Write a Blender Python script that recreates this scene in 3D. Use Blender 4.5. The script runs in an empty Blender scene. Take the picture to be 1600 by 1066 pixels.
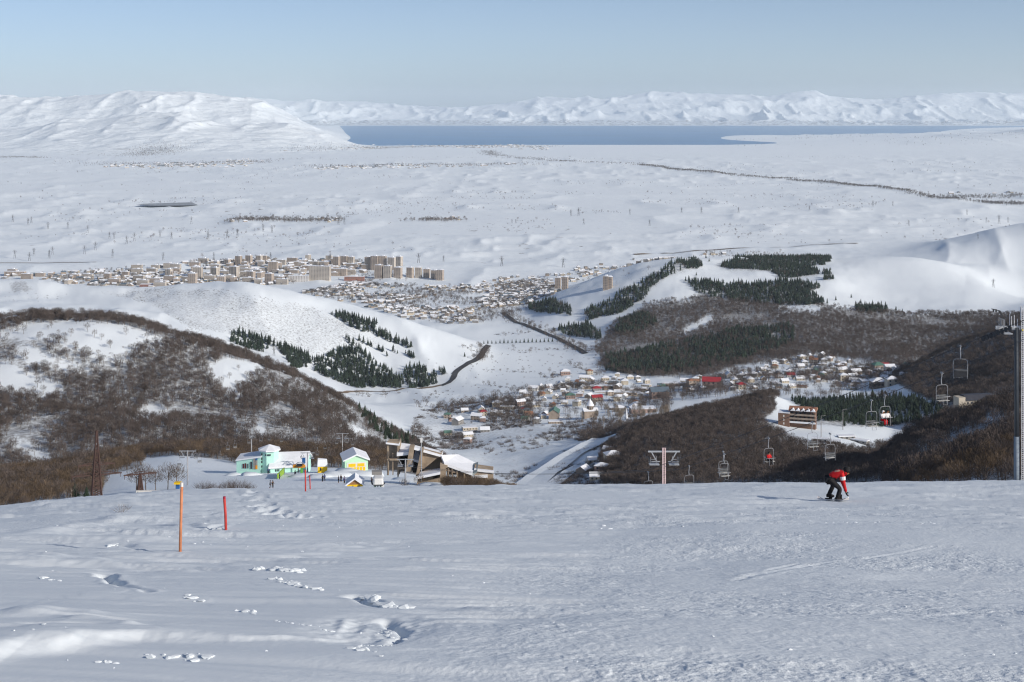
import bpy, bmesh, math, random
import numpy as np
from mathutils import Vector, Matrix, Euler

S = bpy.context.scene
C = S.collection
rng = np.random.default_rng(11)
random.seed(5)
R = math.radians

# ------------------------------------------------------------------ camera, sky, sun, exposure
F, CX, HR, DSL = 2222.2, 800.0, 178.0, 0.238      # focal length in photo pixels, centre column, horizon row, slope of the piste
cam = bpy.data.objects.new('camera', bpy.data.cameras.new('camera'))
C.objects.link(cam)
cam.location = (0, 0, 0)
cam.rotation_euler = (R(90), 0, 0)
cam.data.lens = 50.0
cam.data.sensor_width = 36.0
cam.data.shift_y = -(533 - HR) / 1600
cam.data.clip_start = 0.1
cam.data.clip_end = 300000
S.camera = cam

SUN_DIR = Vector((0.83, -0.56, 0)).normalized()
SUN_EL = R(24.5)
w = bpy.data.worlds.new('World')
S.world = w
w.use_nodes = True
nt = w.node_tree
nt.nodes.clear()
sky = nt.nodes.new('ShaderNodeTexSky')
sky.sky_type = 'NISHITA'
sky.sun_disc = False
sky.sun_elevation = SUN_EL
sky.sun_rotation = math.atan2(SUN_DIR.x, SUN_DIR.y)
sky.altitude = 1500
sky.air_density = 0.6
sky.dust_density = 3.0
sky.ozone_density = 1.1
bgn = nt.nodes.new('ShaderNodeBackground')
bgn.inputs[1].default_value = 0.116
won = nt.nodes.new('ShaderNodeOutputWorld')
nt.links.new(sky.outputs[0], bgn.inputs[0])
nt.links.new(bgn.outputs[0], won.inputs[0])

sl = bpy.data.lights.new('sun', 'SUN')
sl.energy = 3.65
sl.angle = R(0.5)
sl.color = (1.0, 0.93, 0.83)
sun = bpy.data.objects.new('sun', sl)
C.objects.link(sun)
sd = Vector((SUN_DIR.x * math.cos(SUN_EL), SUN_DIR.y * math.cos(SUN_EL), math.sin(SUN_EL)))
sun.rotation_euler = sd.to_track_quat('Z', 'Y').to_euler()

S.view_settings.view_transform = 'Standard'
S.view_settings.look = 'None'
S.view_settings.exposure = 0.07
S.view_settings.gamma = 1.0
S.view_settings.use_curve_mapping = False
S.render.engine = 'CYCLES'
S.cycles.use_denoising = True
S.cycles.max_bounces = 5
S.cycles.diffuse_bounces = 2
S.cycles.volume_bounces = 2
S.cycles.transparent_max_bounces = 8
S.cycles.use_adaptive_sampling = True
S.cycles.adaptive_threshold = 0.005
S.cycles.filter_width = 1.2

# ------------------------------------------------------------------ noise and helpers
def _hash(ix, iy, seed):
    h = (ix.astype(np.int64) * 374761393 + iy.astype(np.int64) * 668265263 + seed * 974634777) & 0xFFFFFFFF
    h = ((h ^ (h >> 13)) * 1274126177) & 0xFFFFFFFF
    return ((h ^ (h >> 16)) & 0xFFFF) / 65535.0

def vnoise(x, y, seed=0):
    ix, iy = np.floor(x), np.floor(y)
    fx, fy = x - ix, y - iy
    fx = fx * fx * fx * (fx * (fx * 6 - 15) + 10)
    fy = fy * fy * fy * (fy * (fy * 6 - 15) + 10)
    a, b = _hash(ix, iy, seed), _hash(ix + 1, iy, seed)
    c, d = _hash(ix, iy + 1, seed), _hash(ix + 1, iy + 1, seed)
    return ((a + (b - a) * fx) * (1 - fy) + (c + (d - c) * fx) * fy) * 2 - 1

def fbm(x, y, lam, oct=4, seed=0, gain=0.5):
    s, a, n = 0, 1.0, 0.0
    c_, s_ = 0.8, 0.6
    x, y = x / lam, y / lam
    for o in range(oct):
        s = s + a * vnoise(x + 17.3 * o, y - 9.1 * o, seed + o)
        n += a
        a *= gain
        x, y = (x * c_ - y * s_) * 2.03, (x * s_ + y * c_) * 2.03
    return s / n

def streak(u, v, lu, lv, oct=3, seed=0):
    """noise drawn out along u; the octaves keep that direction"""
    s, a, n = 0, 1.0, 0.0
    for o in range(oct):
        s = s + a * vnoise(u / lu + 11.7 * o + 0.35 * vnoise(v / lv * 0.7, u / lu, seed + 31), v / lv + 5.3 * o, seed + o)
        n += a
        a *= 0.55
        lu, lv = lu / 1.7, lv / 1.9
    return s / n

def ridged(x, y, lam, oct=5, seed=0):
    s, a, n = 0, 1.0, 0.0
    wgt = 1.0
    x, y = x / lam, y / lam
    for o in range(oct):
        v = 1 - np.abs(vnoise(x + 7.7 * o, y + 3.1 * o, seed + o)) * 1.6
        v = np.clip(v, 0, 1) ** 1.5 * wgt
        s = s + a * v
        n += a
        wgt = np.clip(v * 1.5, 0.2, 1)
        a *= 0.5
        x, y = (x * 0.8 - y * 0.6) * 2.07, (x * 0.6 + y * 0.8) * 2.07
    return s / n

def sstep(a, b, x):
    t = np.clip((x - a) / (b - a), 0, 1)
    return t * t * (3 - 2 * t)

def P(col, row, d):
    return Vector(((col - CX) / F * d, d, -(row - HR) / F * d))

def in_poly(px, py, poly):
    px, py = np.asarray(px, float), np.asarray(py, float)
    r = np.zeros(px.shape, bool)
    n = len(poly)
    for i in range(n):
        x0, y0 = poly[i]
        x1, y1 = poly[(i + 1) % n]
        if y0 == y1:
            continue
        c = ((y0 > py) != (y1 > py)) & (px < (x1 - x0) * (py - y0) / (y1 - y0) + x0)
        r ^= c
    return r

# ------------------------------------------------------------------ materials
MATS = {}
def mat(name, col, rough=0.8, var=0.12, scale=3.0, bump=0.0, metal=0.0, rnd=0.0, spec=0.3, alpha=None, obj_coord=True):
    if name in MATS:
        return MATS[name]
    m = bpy.data.materials.new(name)
    m.use_nodes = True
    n, l = m.node_tree.nodes, m.node_tree.links
    b = n['Principled BSDF']
    b.inputs['Roughness'].default_value = rough
    b.inputs['Metallic'].default_value = metal
    b.inputs['Specular IOR Level'].default_value = spec
    tc = n.new('ShaderNodeTexCoord')
    nz = n.new('ShaderNodeTexNoise')
    nz.inputs['Scale'].default_value = scale
    nz.inputs['Detail'].default_value = 4
    l.new(tc.outputs['Object'], nz.inputs['Vector'])
    mr = n.new('ShaderNodeMapRange')
    mr.inputs[1].default_value = 0.3
    mr.inputs[2].default_value = 0.7
    mr.inputs[3].default_value = 1 - var
    mr.inputs[4].default_value = 1 + var
    l.new(nz.outputs[0], mr.inputs[0])
    val = mr.outputs[0]
    if rnd:
        oi = n.new('ShaderNodeObjectInfo')
        mr2 = n.new('ShaderNodeMapRange')
        mr2.inputs[3].default_value = 1 - rnd
        mr2.inputs[4].default_value = 1 + rnd
        l.new(oi.outputs['Random'], mr2.inputs[0])
        mm = n.new('ShaderNodeMath')
        mm.operation = 'MULTIPLY'
        l.new(val, mm.inputs[0])
        l.new(mr2.outputs[0], mm.inputs[1])
        val = mm.outputs[0]
    vm = n.new('ShaderNodeVectorMath')
    vm.operation = 'SCALE'
    vm.inputs[0].default_value = col[:3]
    l.new(val, vm.inputs['Scale'])
    l.new(vm.outputs[0], b.inputs['Base Color'])
    if bump:
        bp = n.new('ShaderNodeBump')
        bp.inputs['Strength'].default_value = bump
        bp.inputs['Distance'].default_value = 0.02
        l.new(nz.outputs[0], bp.inputs['Height'])
        l.new(bp.outputs[0], b.inputs['Normal'])
    MATS[name] = m
    return m

def snow_ground(name, fine, cover_cols, bump=0.3, bdist=0.02, cn=6.0, soft=0.08, spk=False, tone=1.0):
    """Snow with scrub / bare ground where the mesh's cover attribute says so."""
    m = bpy.data.materials.new(name)
    m.use_nodes = True
    n, l = m.node_tree.nodes, m.node_tree.links
    b = n['Principled BSDF']
    b.inputs['Roughness'].default_value = 0.7
    b.inputs['Specular IOR Level'].default_value = 0.2
    tc = n.new('ShaderNodeTexCoord')
    nz = n.new('ShaderNodeTexNoise'); nz.inputs['Scale'].default_value = fine; nz.inputs['Detail'].default_value = 5
    l.new(tc.outputs['Object'], nz.inputs['Vector'])
    n2 = n.new('ShaderNodeTexNoise'); n2.inputs['Scale'].default_value = cn; n2.inputs['Detail'].default_value = 6; n2.inputs['Roughness'].default_value = 0.65
    l.new(tc.outputs['Object'], n2.inputs['Vector'])
    at = n.new('ShaderNodeAttribute'); at.attribute_name = 'cover'
    # cover > noise -> bare
    sb = n.new('ShaderNodeMath'); sb.operation = 'SUBTRACT'
    l.new(at.outputs['Fac'], sb.inputs[0]); l.new(n2.outputs[0], sb.inputs[1])
    mr = n.new('ShaderNodeMapRange'); mr.inputs[1].default_value = -0.5 * soft; mr.inputs[2].default_value = soft
    l.new(sb.outputs[0], mr.inputs[0])
    sn = n.new('ShaderNodeMix'); sn.data_type = 'RGBA'
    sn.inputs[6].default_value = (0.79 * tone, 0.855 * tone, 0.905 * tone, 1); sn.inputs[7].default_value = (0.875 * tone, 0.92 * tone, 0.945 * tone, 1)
    l.new(nz.outputs[0], sn.inputs[0])
    gc = n.new('ShaderNodeMix'); gc.data_type = 'RGBA'
    gc.inputs[6].default_value = (*cover_cols[0], 1); gc.inputs[7].default_value = (*cover_cols[1], 1)
    l.new(nz.outputs[0], gc.inputs[0])
    mx = n.new('ShaderNodeMix'); mx.data_type = 'RGBA'
    l.new(mr.outputs[0], mx.inputs[0]); l.new(sn.outputs[2], mx.inputs[6]); l.new(gc.outputs[2], mx.inputs[7])
    l.new(mx.outputs[2], b.inputs['Base Color'])
    bp = n.new('ShaderNodeBump'); bp.inputs['Strength'].default_value = bump; bp.inputs['Distance'].default_value = bdist
    l.new(nz.outputs[0], bp.inputs['Height']); l.new(bp.outputs[0], b.inputs['Normal'])
    if spk:                                   # rougher where the crust is broken up
        ac = n.new('ShaderNodeAttribute'); ac.attribute_name = 'crust'
        ms = n.new('ShaderNodeMath'); ms.operation = 'MULTIPLY_ADD'; ms.inputs[1].default_value = bump; ms.inputs[2].default_value = 0.10
        l.new(ac.outputs['Fac'], ms.inputs[0]); l.new(ms.outputs[0], bp.inputs['Strength'])
    return m

# ------------------------------------------------------------------ objects
def tag(o, label=None, cat=None, group=None, kind=None):
    if label: o['label'] = label
    if cat: o['category'] = cat
    if group: o['group'] = group
    if kind: o['kind'] = kind
    return o

def empty(name, loc=(0, 0, 0), rz=0.0, label=None, cat=None, group=None):
    o = bpy.data.objects.new(name, None)
    C.objects.link(o)
    o.empty_display_size = 0.2
    o.location = loc
    o.rotation_euler = (0, 0, rz)
    return tag(o, label, cat, group)

def copy_tree(o, parent=None):
    c = o.copy()
    C.objects.link(c)
    c.parent = parent
    for ch in KIDS.get(o.name, ()):
        KIDS.setdefault(c.name, []).append(copy_tree(ch, c))
    return c
KIDS = {}

class MB:
    def __init__(s):
        s.v, s.f, s.mi = [], [], []
        s.m = 0
    def add(s, verts, faces, M=None):
        k = len(s.v)
        for p in verts:
            p = Vector(p)
            s.v.append(tuple(M @ p if M is not None else p))
        for f in faces:
            s.f.append(tuple(i + k for i in f))
            s.mi.append(s.m)
        return s
    def box(s, c, size, rz=0.0, M=None):
        hx, hy, hz = size[0] / 2, size[1] / 2, size[2] / 2
        vs = [(x, y, z) for z in (-hz, hz) for y in (-hy, hy) for x in (-hx, hx)]
        T = Matrix.Translation(c) @ Matrix.Rotation(rz, 4, 'Z')
        if M is not None: T = M @ T
        return s.add(vs, [(0, 2, 3, 1), (4, 5, 7, 6), (0, 1, 5, 4), (2, 6, 7, 3), (0, 4, 6, 2), (1, 3, 7, 5)], T)
    def bar(s, a, b, w, h=None):
        a, b = Vector(a), Vector(b)
        d = (b - a)
        L = d.length
        if L < 1e-6: return s
        q = d.to_track_quat('Z', 'Y').to_matrix().to_4x4()
        T = Matrix.Translation((a + b) / 2) @ q
        h = h or w
        vs = [(x, y, z) for z in (-L / 2, L / 2) for y in (-h / 2, h / 2) for x in (-w / 2, w / 2)]
        return s.add(vs, [(0, 2, 3, 1), (4, 5, 7, 6), (0, 1, 5, 4), (2, 6, 7, 3), (0, 4, 6, 2), (1, 3, 7, 5)], T)
    def tube(s, pts, r, n=6, caps=True):
        pts = [Vector(p) for p in pts]
        rs = r if isinstance(r, (list, tuple)) else [r] * len(pts)
        k = len(s.v)
        for i, p in enumerate(pts):
            d = (pts[min(i + 1, len(pts) - 1)] - pts[max(i - 1, 0)])
            d = d.normalized() if d.length > 1e-9 else Vector((0, 0, 1))
            u = d.cross(Vector((0.13, 0.97, 0.21)))
            if u.length < 1e-3: u = d.cross(Vector((1, 0, 0)))
            u.normalize()
            v = d.cross(u)
            for j in range(n):
                a = 2 * math.pi * j / n
                s.v.append(tuple(p + (u * math.cos(a) + v * math.sin(a)) * rs[i]))
        for i in range(len(pts) - 1):
            for j in range(n):
                a, b = k + i * n + j, k + i * n + (j + 1) % n
                s.f.append((a, b, b + n, a + n)); s.mi.append(s.m)
        if caps:
            s.f.append(tuple(k + j for j in range(n))[::-1]); s.mi.append(s.m)
            e = k + (len(pts) - 1) * n
            s.f.append(tuple(e + j for j in range(n))); s.mi.append(s.m)
        return s
    def prism(s, poly, y0, y1, M=None):
        """poly in (x, z), extruded along y."""
        n = len(poly)
        vs = [(x, y0, z) for x, z in poly] + [(x, y1, z) for x, z in poly]
        fs = [tuple(range(n)), tuple(range(2 * n - 1, n - 1, -1))]
        fs += [(i, i + n, (i + 1) % n + n, (i + 1) % n) for i in range(n)]
        return s.add(vs, fs, M)
    def blob(s, c, r, seed=0, jit=0.25, sub=1):
        bm = bmesh.new()
        bmesh.ops.create_icosphere(bm, subdivisions=sub, radius=1)
        rr = random.Random(seed)
        vs = [tuple(Vector(c) + Vector((v.co.x * r[0], v.co.y * r[1], v.co.z * r[2])) * (1 + rr.uniform(-jit, jit))) for v in bm.verts]
        fs = [tuple(v.index for v in f.verts) for f in bm.faces]
        bm.free()
        return s.add(vs, fs)
    def mesh(s, name, mats, smooth=False):
        me = bpy.data.meshes.new(name)
        me.from_pydata(s.v, [], s.f)
        if not isinstance(mats, (list, tuple)): mats = [mats]
        for m in mats: me.materials.append(m)
        if len(mats) > 1: me.polygons.foreach_set('material_index', s.mi)
        bm = bmesh.new(); bm.from_mesh(me)
        bmesh.ops.recalc_face_normals(bm, faces=bm.faces)
        bm.to_mesh(me); bm.free()
        if smooth: me.polygons.foreach_set('use_smooth', [True] * len(me.polygons))
        me.update()
        return me
    def build(s, name, mats, parent=None, smooth=False, loc=None, rz=0.0):
        return link(name, s.mesh(name, mats, smooth), parent, loc, rz)

def link(name, me, parent=None, loc=None, rz=0.0):
    o = bpy.data.objects.new(name, me)
    C.objects.link(o)
    if parent is not None:
        o.parent = parent
        KIDS.setdefault(parent.name, []).append(o)
    if loc is not None: o.location = loc
    if rz: o.rotation_euler = (0, 0, rz)
    return o
# ------------------------------------------------------------------ terrain: one loft through knots of known distance and height
def prow(d): return HR + F * (DSL + 1.7 / d)
ZP = -440.0
def plain(d): return HR - F * ZP / d
KN = [
 (2.5, [(0, prow(2.5))]), (10, [(0, prow(10))]), (25, [(0, prow(25))]),
 (50, [(-600, 836), (-200, 815), (0, 797), (100, 786), (200, 781), (300, 781), (800, 781), (1600, 780)]),
 (78, [(-600, 836), (-100, 812), (0, 803), (100, 789), (200, 773), (280, 767), (400, 765), (600, 762), (800, 760), (1000, 758), (1200, 755), (1600, 754)]),
 (112, [(-600, 850), (0, 820), (280, 785), (400, 784), (800, 785), (1600, 790)]),
 (200, [(-600, 852), (0, 825), (150, 800), (280, 783), (400, 777), (700, 777), (820, 790), (1000, 805), (1420, 795), (1600, 770), (2200, 700)]),
 (300, [(-600, 840), (0, 808), (150, 793), (230, 781), (300, 771), (400, 768), (700, 766), (760, 770), (830, 785), (1000, 800), (1300, 790), (1420, 765), (1500, 740), (1600, 708), (2200, 600)]),
 (420, [(-600, 780), (0, 785), (120, 772), (200, 757), (260, 751), (330, 747), (400, 744), (480, 741), (560, 740), (640, 748), (700, 757), (760, 762), (820, 775), (900, 800), (1300, 790), (1400, 755), (1440, 740), (1500, 717), (1587, 683), (1700, 645), (2200, 540)]),
 (540, [(-600, 752), (0, 757), (100, 742), (200, 722), (280, 713), (350, 719), (450, 725), (560, 728), (640, 738), (720, 757), (800, 785), (900, 800), (1000, 800), (1300, 795), (1420, 770), (1500, 735), (1600, 705), (2200, 570)]),
 (660, [(-600, 738), (0, 738), (100, 726), (200, 710), (300, 702), (400, 700), (500, 703), (560, 707), (640, 720), (700, 740), (760, 765), (850, 790), (950, 800), (1200, 785), (1300, 762), (1380, 740), (1430, 712), (1480, 690), (1540, 665), (1600, 645), (2200, 540)]),
 (790, [(-600, 765), (0, 760), (200, 745), (400, 738), (560, 738), (640, 748), (700, 765), (800, 785), (900, 785), (950, 778), (1050, 770), (1150, 762), (1250, 748), (1320, 738), (1367, 728), (1418, 683), (1463, 660), (1517, 644), (1546, 632), (1600, 616), (1700, 590), (2200, 510)]),
 (950, [(-600, 640), (0, 640), (200, 650), (400, 655), (500, 670), (560, 690), (620, 718), (700, 755), (780, 770), (850, 768), (930, 758), (1000, 738), (1050, 725), (1100, 718), (1200, 715), (1250, 712), (1310, 712), (1367, 722), (1450, 700), (1550, 670), (1650, 640), (2200, 540)]),
 (1130, [(-600, 518), (-100, 513), (0, 505), (60, 497), (140, 492), (200, 501), (280, 524), (350, 544), (420, 569), (480, 595), (540, 628), (600, 666), (650, 693), (700, 724), (760, 742), (820, 743), (900, 730), (950, 713), (1000, 693), (1100, 668), (1150, 658), (1190, 658), (1215, 662), (1260, 668), (1300, 672), (1350, 684), (1400, 697), (1450, 692), (1520, 670), (1600, 645), (2200, 530)]),
 (1300, [(-600, 560), (0, 552), (140, 545), (280, 565), (420, 600), (540, 648), (600, 684), (650, 702), (700, 714), (760, 722), (820, 715), (880, 703), (950, 688), (1000, 668), (1050, 656), (1112, 637), (1169, 623), (1207, 612), (1240, 632), (1300, 645), (1400, 650), (1500, 630), (1600, 600), (2200, 500)]),
 (1520, [(-600, 560), (0, 552), (140, 545), (280, 555), (420, 590), (500, 615), (560, 645), (640, 678), (700, 688), (760, 682), (820, 676), (900, 670), (960, 658), (1000, 652), (1050, 650), (1112, 648), (1169, 640), (1207, 630), (1240, 627), (1300, 627), (1400, 622), (1480, 605), (1550, 578), (1600, 560), (2200, 470)]),
 (1780, [(-600, 540), (0, 532), (140, 535), (280, 540), (350, 550), (420, 580), (480, 605), (540, 627), (600, 640), (700, 644), (760, 637), (840, 632), (900, 629), (1000, 628), (1060, 618), (1150, 609), (1250, 608), (1330, 607), (1390, 594), (1440, 565), (1500, 540), (1550, 524), (1590, 509), (1700, 480), (2200, 430)]),
 (2080, [(-600, 478), (0, 480), (200, 486), (280, 500), (350, 520), (420, 548), (480, 572), (540, 590), (600, 602), (680, 606), (720, 604), (780, 600), (860, 595), (930, 592), (1000, 592), (1060, 588), (1150, 582), (1250, 577), (1330, 574), (1400, 568), (1450, 568), (1500, 558), (1600, 535), (2200, 450)]),
 (2400, [(-600, 440), (0, 441), (60, 438), (100, 447), (200, 450), (300, 446), (380, 441), (420, 448), (470, 460), (560, 481), (640, 505), (700, 525), (740, 542), (770, 555), (830, 560), (880, 560), (930, 555), (960, 549), (1060, 542), (1150, 537), (1250, 531), (1350, 531), (1450, 536), (1520, 522), (1600, 500), (2200, 430)]),
 (2750, [(-600, 480), (200, 480), (380, 474), (470, 484), (560, 500), (640, 516), (700, 522), (780, 526), (850, 522), (900, 517), (950, 505), (1000, 493), (1100, 484), (1200, 479), (1270, 476), (1350, 485), (1420, 491), (1500, 488), (1560, 490), (1620, 480), (2200, 420)]),
 (3100, [(-600, 486), (780, 487), (830, 481), (870, 463), (900, 451), (960, 432), (1000, 420), (1060, 413), (1150, 428), (1250, 433), (1300, 432), (1380, 444), (1450, 446), (1530, 452), (1600, 469), (2200, 430)]),
 (3450, [(-600, 461), (780, 461), (820, 459), (860, 453), (900, 447), (960, 426), (1000, 415), (1060, 405), (1130, 401), (1200, 401), (1300, 404), (1380, 401), (1430, 403), (1480, 412), (1530, 431), (1560, 446), (1600, 462), (1700, 466), (2200, 430)]),
 (3850, [(-600, 432), (900, 432), (1060, 430), (1200, 428), (1320, 426), (1400, 418), (1450, 410), (1500, 408), (1550, 412), (1600, 416), (2200, 380)]),
 (4300, [(-600, 405), (1300, 405), (1380, 400), (1410, 396), (1450, 387), (1500, 373), (1550, 359), (1600, 350), (1700, 335), (2200, 300)]),
 (5200, [(-600, plain(5200)), (1300, plain(5200)), (1500, 370), (1600, 378), (2200, 380)]),
 (8000, [(0, plain(8000))]), (12000, [(0, plain(12000))]),
 (15000, [(-600, 243), (600, 243), (2200, 243)]),
 (16800, [(-600, 226), (0, 222), (100, 214), (200, 206), (260, 204), (330, 210), (420, 219), (470, 227), (540, 236), (600, plain(16800)), (2200, plain(16800))]),
 (18800, [(-600, 206), (0, 204), (60, 196), (130, 180), (200, 169), (250, 169), (300, 174), (345, 187), (390, 188), (430, 181), (470, 188), (510, 203), (545, 218), (570, 230.2), (850, 230.0), (1130, 229.7), (1230, 227.5), (1300, 225.5), (1600, 219), (2200, 218)]),
 (20000, [(-600, 210), (430, 200), (500, 212), (540, 222), (570, 227.4), (850, 226.9), (1130, 226.9), (1200, 225.5), (1300, 221), (1400, 217), (1500, 212), (1600, 207), (2200, 200)]),
 (21500, [(-600, 215), (450, 215), (540, 224.8), (600, 225.8), (1120, 225.8), (1170, 225), (1235, 222), (1330, 217), (1400, 213), (1500, 207), (1600, 199), (2200, 185)]),
 (26000, [(-600, 152), (0, 152), (60, 157), (130, 145), (220, 137), (300, 137), (350, 142), (400, 152), (450, 172), (500, 200), (540, 216.5), (1110, 216.6), (1160, 214.5), (1300, 212), (1450, 207), (1600, 204), (2200, 190)]),
 (33000, [(-600, 175), (350, 176), (420, 185), (500, 202), (540, 208.6), (1430, 208.8), (1500, 206.6), (1600, 201.5), (2200, 198)]),
 (52500, [(-600, 190), (400, 190), (500, 195.5), (540, 197.2), (2200, 197.2)]),
 (56500, [(-600, 178), (400, 182), (500, 181), (600, 187), (700, 190), (800, 186), (900, 181), (1000, 183), (1100, 182), (1200, 178), (1300, 185), (1400, 181), (1600, 184), (2200, 182)]),
 (64000, [(-600, 158), (300, 150), (400, 151), (450, 157), (480, 156), (560, 159), (640, 167), (700, 170), (760, 162), (850, 149), (880, 148), (950, 152), (1015, 139), (1070, 145), (1130, 145), (1200, 150), (1265, 140), (1300, 150), (1380, 157), (1430, 150), (1480, 143), (1540, 145), (1600, 143), (2200, 146)]),
 (74000, [(0, 182)]),
]
fine = np.arange(-110, 1711, 2.4)
coarse_l = CX - F * np.geomspace(3.0, 0.425, 34)
coarse_r = CX + F * np.geomspace(0.425, 3.0, 34)
COLS = np.concatenate([coarse_l, fine, coarse_r])
US = (COLS - CX) / F
NC = len(COLS)
zk = np.zeros((len(KN), NC))
for i, (d, pts) in enumerate(KN):
    xs, ys = [p[0] for p in pts], [p[1] for p in pts]
    r = np.interp(COLS, xs, ys)
    if len(pts) > 1:                     # soften the joints between knots
        k = np.exp(-0.5 * (np.arange(-12, 13) / 4.5) ** 2); k /= k.sum()
        rp = np.concatenate([np.full(12, r[0]), r, np.full(12, r[-1])])
        r = np.convolve(rp, k, 'valid')
    zk[i] = -(r - HR) / F * d

rows_f = np.arange(1088, 756.5, -0.52)
Y1 = 1.7 / ((rows_f - HR) / F - DSL)
Y1 = Y1[Y1 < 80]
YS = np.concatenate([np.linspace(2.5, Y1[0] * 0.985, 26), Y1, np.linspace(Y1[-1] + 1.0, 118, 26),
                     np.geomspace(119.5, 5200, 420), np.geomspace(5245, 15000, 100), np.geomspace(15070, 30000, 170), np.geomspace(30300, 51800, 28), np.geomspace(52000, 66000, 120), np.geomspace(66300, 74000, 12)])
IY_MID = int(np.searchsorted(YS, 118.5))
IY_FAR = int(np.searchsorted(YS, 5190))
NY = len(YS)

def pchip(xk, yk, x):
    h = np.diff(xk)[:, None]
    dl = np.diff(yk, axis=0) / h
    m = np.zeros_like(yk)
    w1, w2 = 2 * h[1:] + h[:-1], h[1:] + 2 * h[:-1]
    with np.errstate(divide='ignore', invalid='ignore'):
        hm = (w1 + w2) / (w1 / dl[:-1] + w2 / dl[1:])
    m[1:-1] = np.where(dl[:-1] * dl[1:] > 0, hm, 0)
    m[0], m[-1] = dl[0], dl[-1]
    j = np.clip(np.searchsorted(xk, x) - 1, 0, len(xk) - 2)
    hj = (xk[j + 1] - xk[j])[:, None]
    t = ((x - xk[j])[:, None]) / hj
    t2, t3 = t * t, t * t * t
    return (2 * t3 - 3 * t2 + 1) * yk[j] + (t3 - 2 * t2 + t) * hj * m[j] + (-2 * t3 + 3 * t2) * yk[j + 1] + (t3 - t2) * hj * m[j + 1]

DK = np.array([k[0] for k in KN], float)
Z = pchip(np.log(DK), zk, np.log(YS))
XX = US[None, :] * YS[:, None]
YY = np.repeat(YS[:, None], NC, 1)
COLG = np.repeat(COLS[None, :], NY, 0)

# relief: rolling ground on the hills, low drifts on the plain, ridges and gullies on the mountains
iM, iF = IY_MID, IY_FAR
x, y, cg = XX[iM:iF], YY[iM:iF], COLG[iM:iF]
fade = sstep(119, 300, y) * (1 - 0.75 * sstep(200, 280, cg) * (1 - sstep(820, 900, cg)) * (1 - sstep(560, 700, y)))
flat = sstep(660, 740, cg) * (1 - sstep(900, 960, cg)) * sstep(1800, 2100, y) * (1 - sstep(2700, 3000, y))
hill = sstep(3500, 2900, y) if False else (1 - sstep(3300, 3900, y))
dome = sstep(1290, 1400, cg) * sstep(2700, 3000, y)
Z[iM:iF] += fade * (1 - 0.85 * flat) * (1 - 0.7 * dome) * (
    hill * (fbm(x, y, 280, 3, 3) * np.minimum(0.0035 * y, 7) + fbm(x, y, 75, 4, 8) * np.minimum(0.0028 * y, 5))
    + (1 - hill) * (fbm(x, y, 600, 2, 13) * 9.0 + (ridged(x, y, 210, 2, 17) - 0.4) * 9.0 + (ridged(x * 0.7, y, 75, 3, 18) - 0.4) * 6.0 * sstep(-0.2, 0.4, fbm(x, y, 500, 2, 19))))
# gullies in the left slopes and the far dome
g3 = sstep(1750, 1900, y) * (1 - sstep(2350, 2450, y)) * (1 - sstep(700, 760, cg))
Z[iM:iF] += g3 * (ridged(x * 1.3 + y * 0.5, y * 0.45, 170, 4, 21) - 0.5) * 12
g2 = sstep(820, 900, y) * (1 - sstep(1110, 1180, y)) * (1 - sstep(640, 720, cg))
Z[iM:iF] += g2 * ((ridged(x + 0.4 * y, y * 0.7, 105, 3, 23) - 0.45) * 7 + fbm(x, y, 40, 2, 24) * 2.0)
d2 = sstep(3700, 3900, y) * (1 - sstep(4250, 4400, y)) * sstep(1400, 1470, cg)
Z[iM:iF] += d2 * (ridged(x - 0.25 * y, y * 0.25, 150, 3, 25) - 0.4) * 9
x, y, cg = XX[iF:], YY[iF:], COLG[iF:]
zb = Z[iF:]
hm = np.clip((zb - ZP - 8) / 300, 0, 1.4)
isfar = sstep(40000, 52000, y)
wx, wy = fbm(x, y, 5000, 3, 35) * 900, fbm(x, y, 5000, 3, 36) * 900
r1 = 0.5 * ridged(x + 0.3 * y + wx, y * 0.6 + wy, 3400, 3, 31) + 0.3 * ridged(x + 0.2 * y + wx * .5, y * 0.55 + wy, 1300, 3, 33) + 0.2 * ridged(x + wx * .3, y * 0.6, 520, 3, 34) - 0.42
r2 = 0.42 * ridged(x + wx * 2, y * 0.5 + wy, 5600, 3, 41) + 0.33 * ridged(x + wx, y * 0.5 + wy, 2100, 3, 43) + 0.25 * ridged(x + wx * .4, y * 0.5, 800, 3, 44) - 0.42
mtn_l = hm * (1 - isfar) * r1 * 210
pre = 1 - sstep(53000, 64500, y) * (1 - sstep(64500, 70000, y)) * 0.74
mtn_f = hm * isfar * r2 * 880 * pre
land = (1 - np.clip(hm * 3, 0, 1)) * (1 - sstep(15000, 20000, y) * (1 - sstep(1150, 1400, cg)))
Z[iF:] = zb + mtn_l + mtn_f + land * (1 - sstep(12500, 16500, y)) * (fbm(x, y, 1600, 2, 51) * 12 + (ridged(x, y, 420, 3, 55) - 0.4) * 14.0 + (ridged(x * 0.7, y, 150, 3, 56) - 0.4) * 13.0 * sstep(0.0, 0.35, fbm(x, y, 1400, 2, 57) + 0.15))
rough_r = sstep(1150, 1300, cg) * sstep(17000, 20000, y) * (1 - sstep(30000, 36000, y))
Z[iF:] += rough_r * (ridged(x, y * 0.5, 1500, 4, 61) - 0.5) * 45

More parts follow.
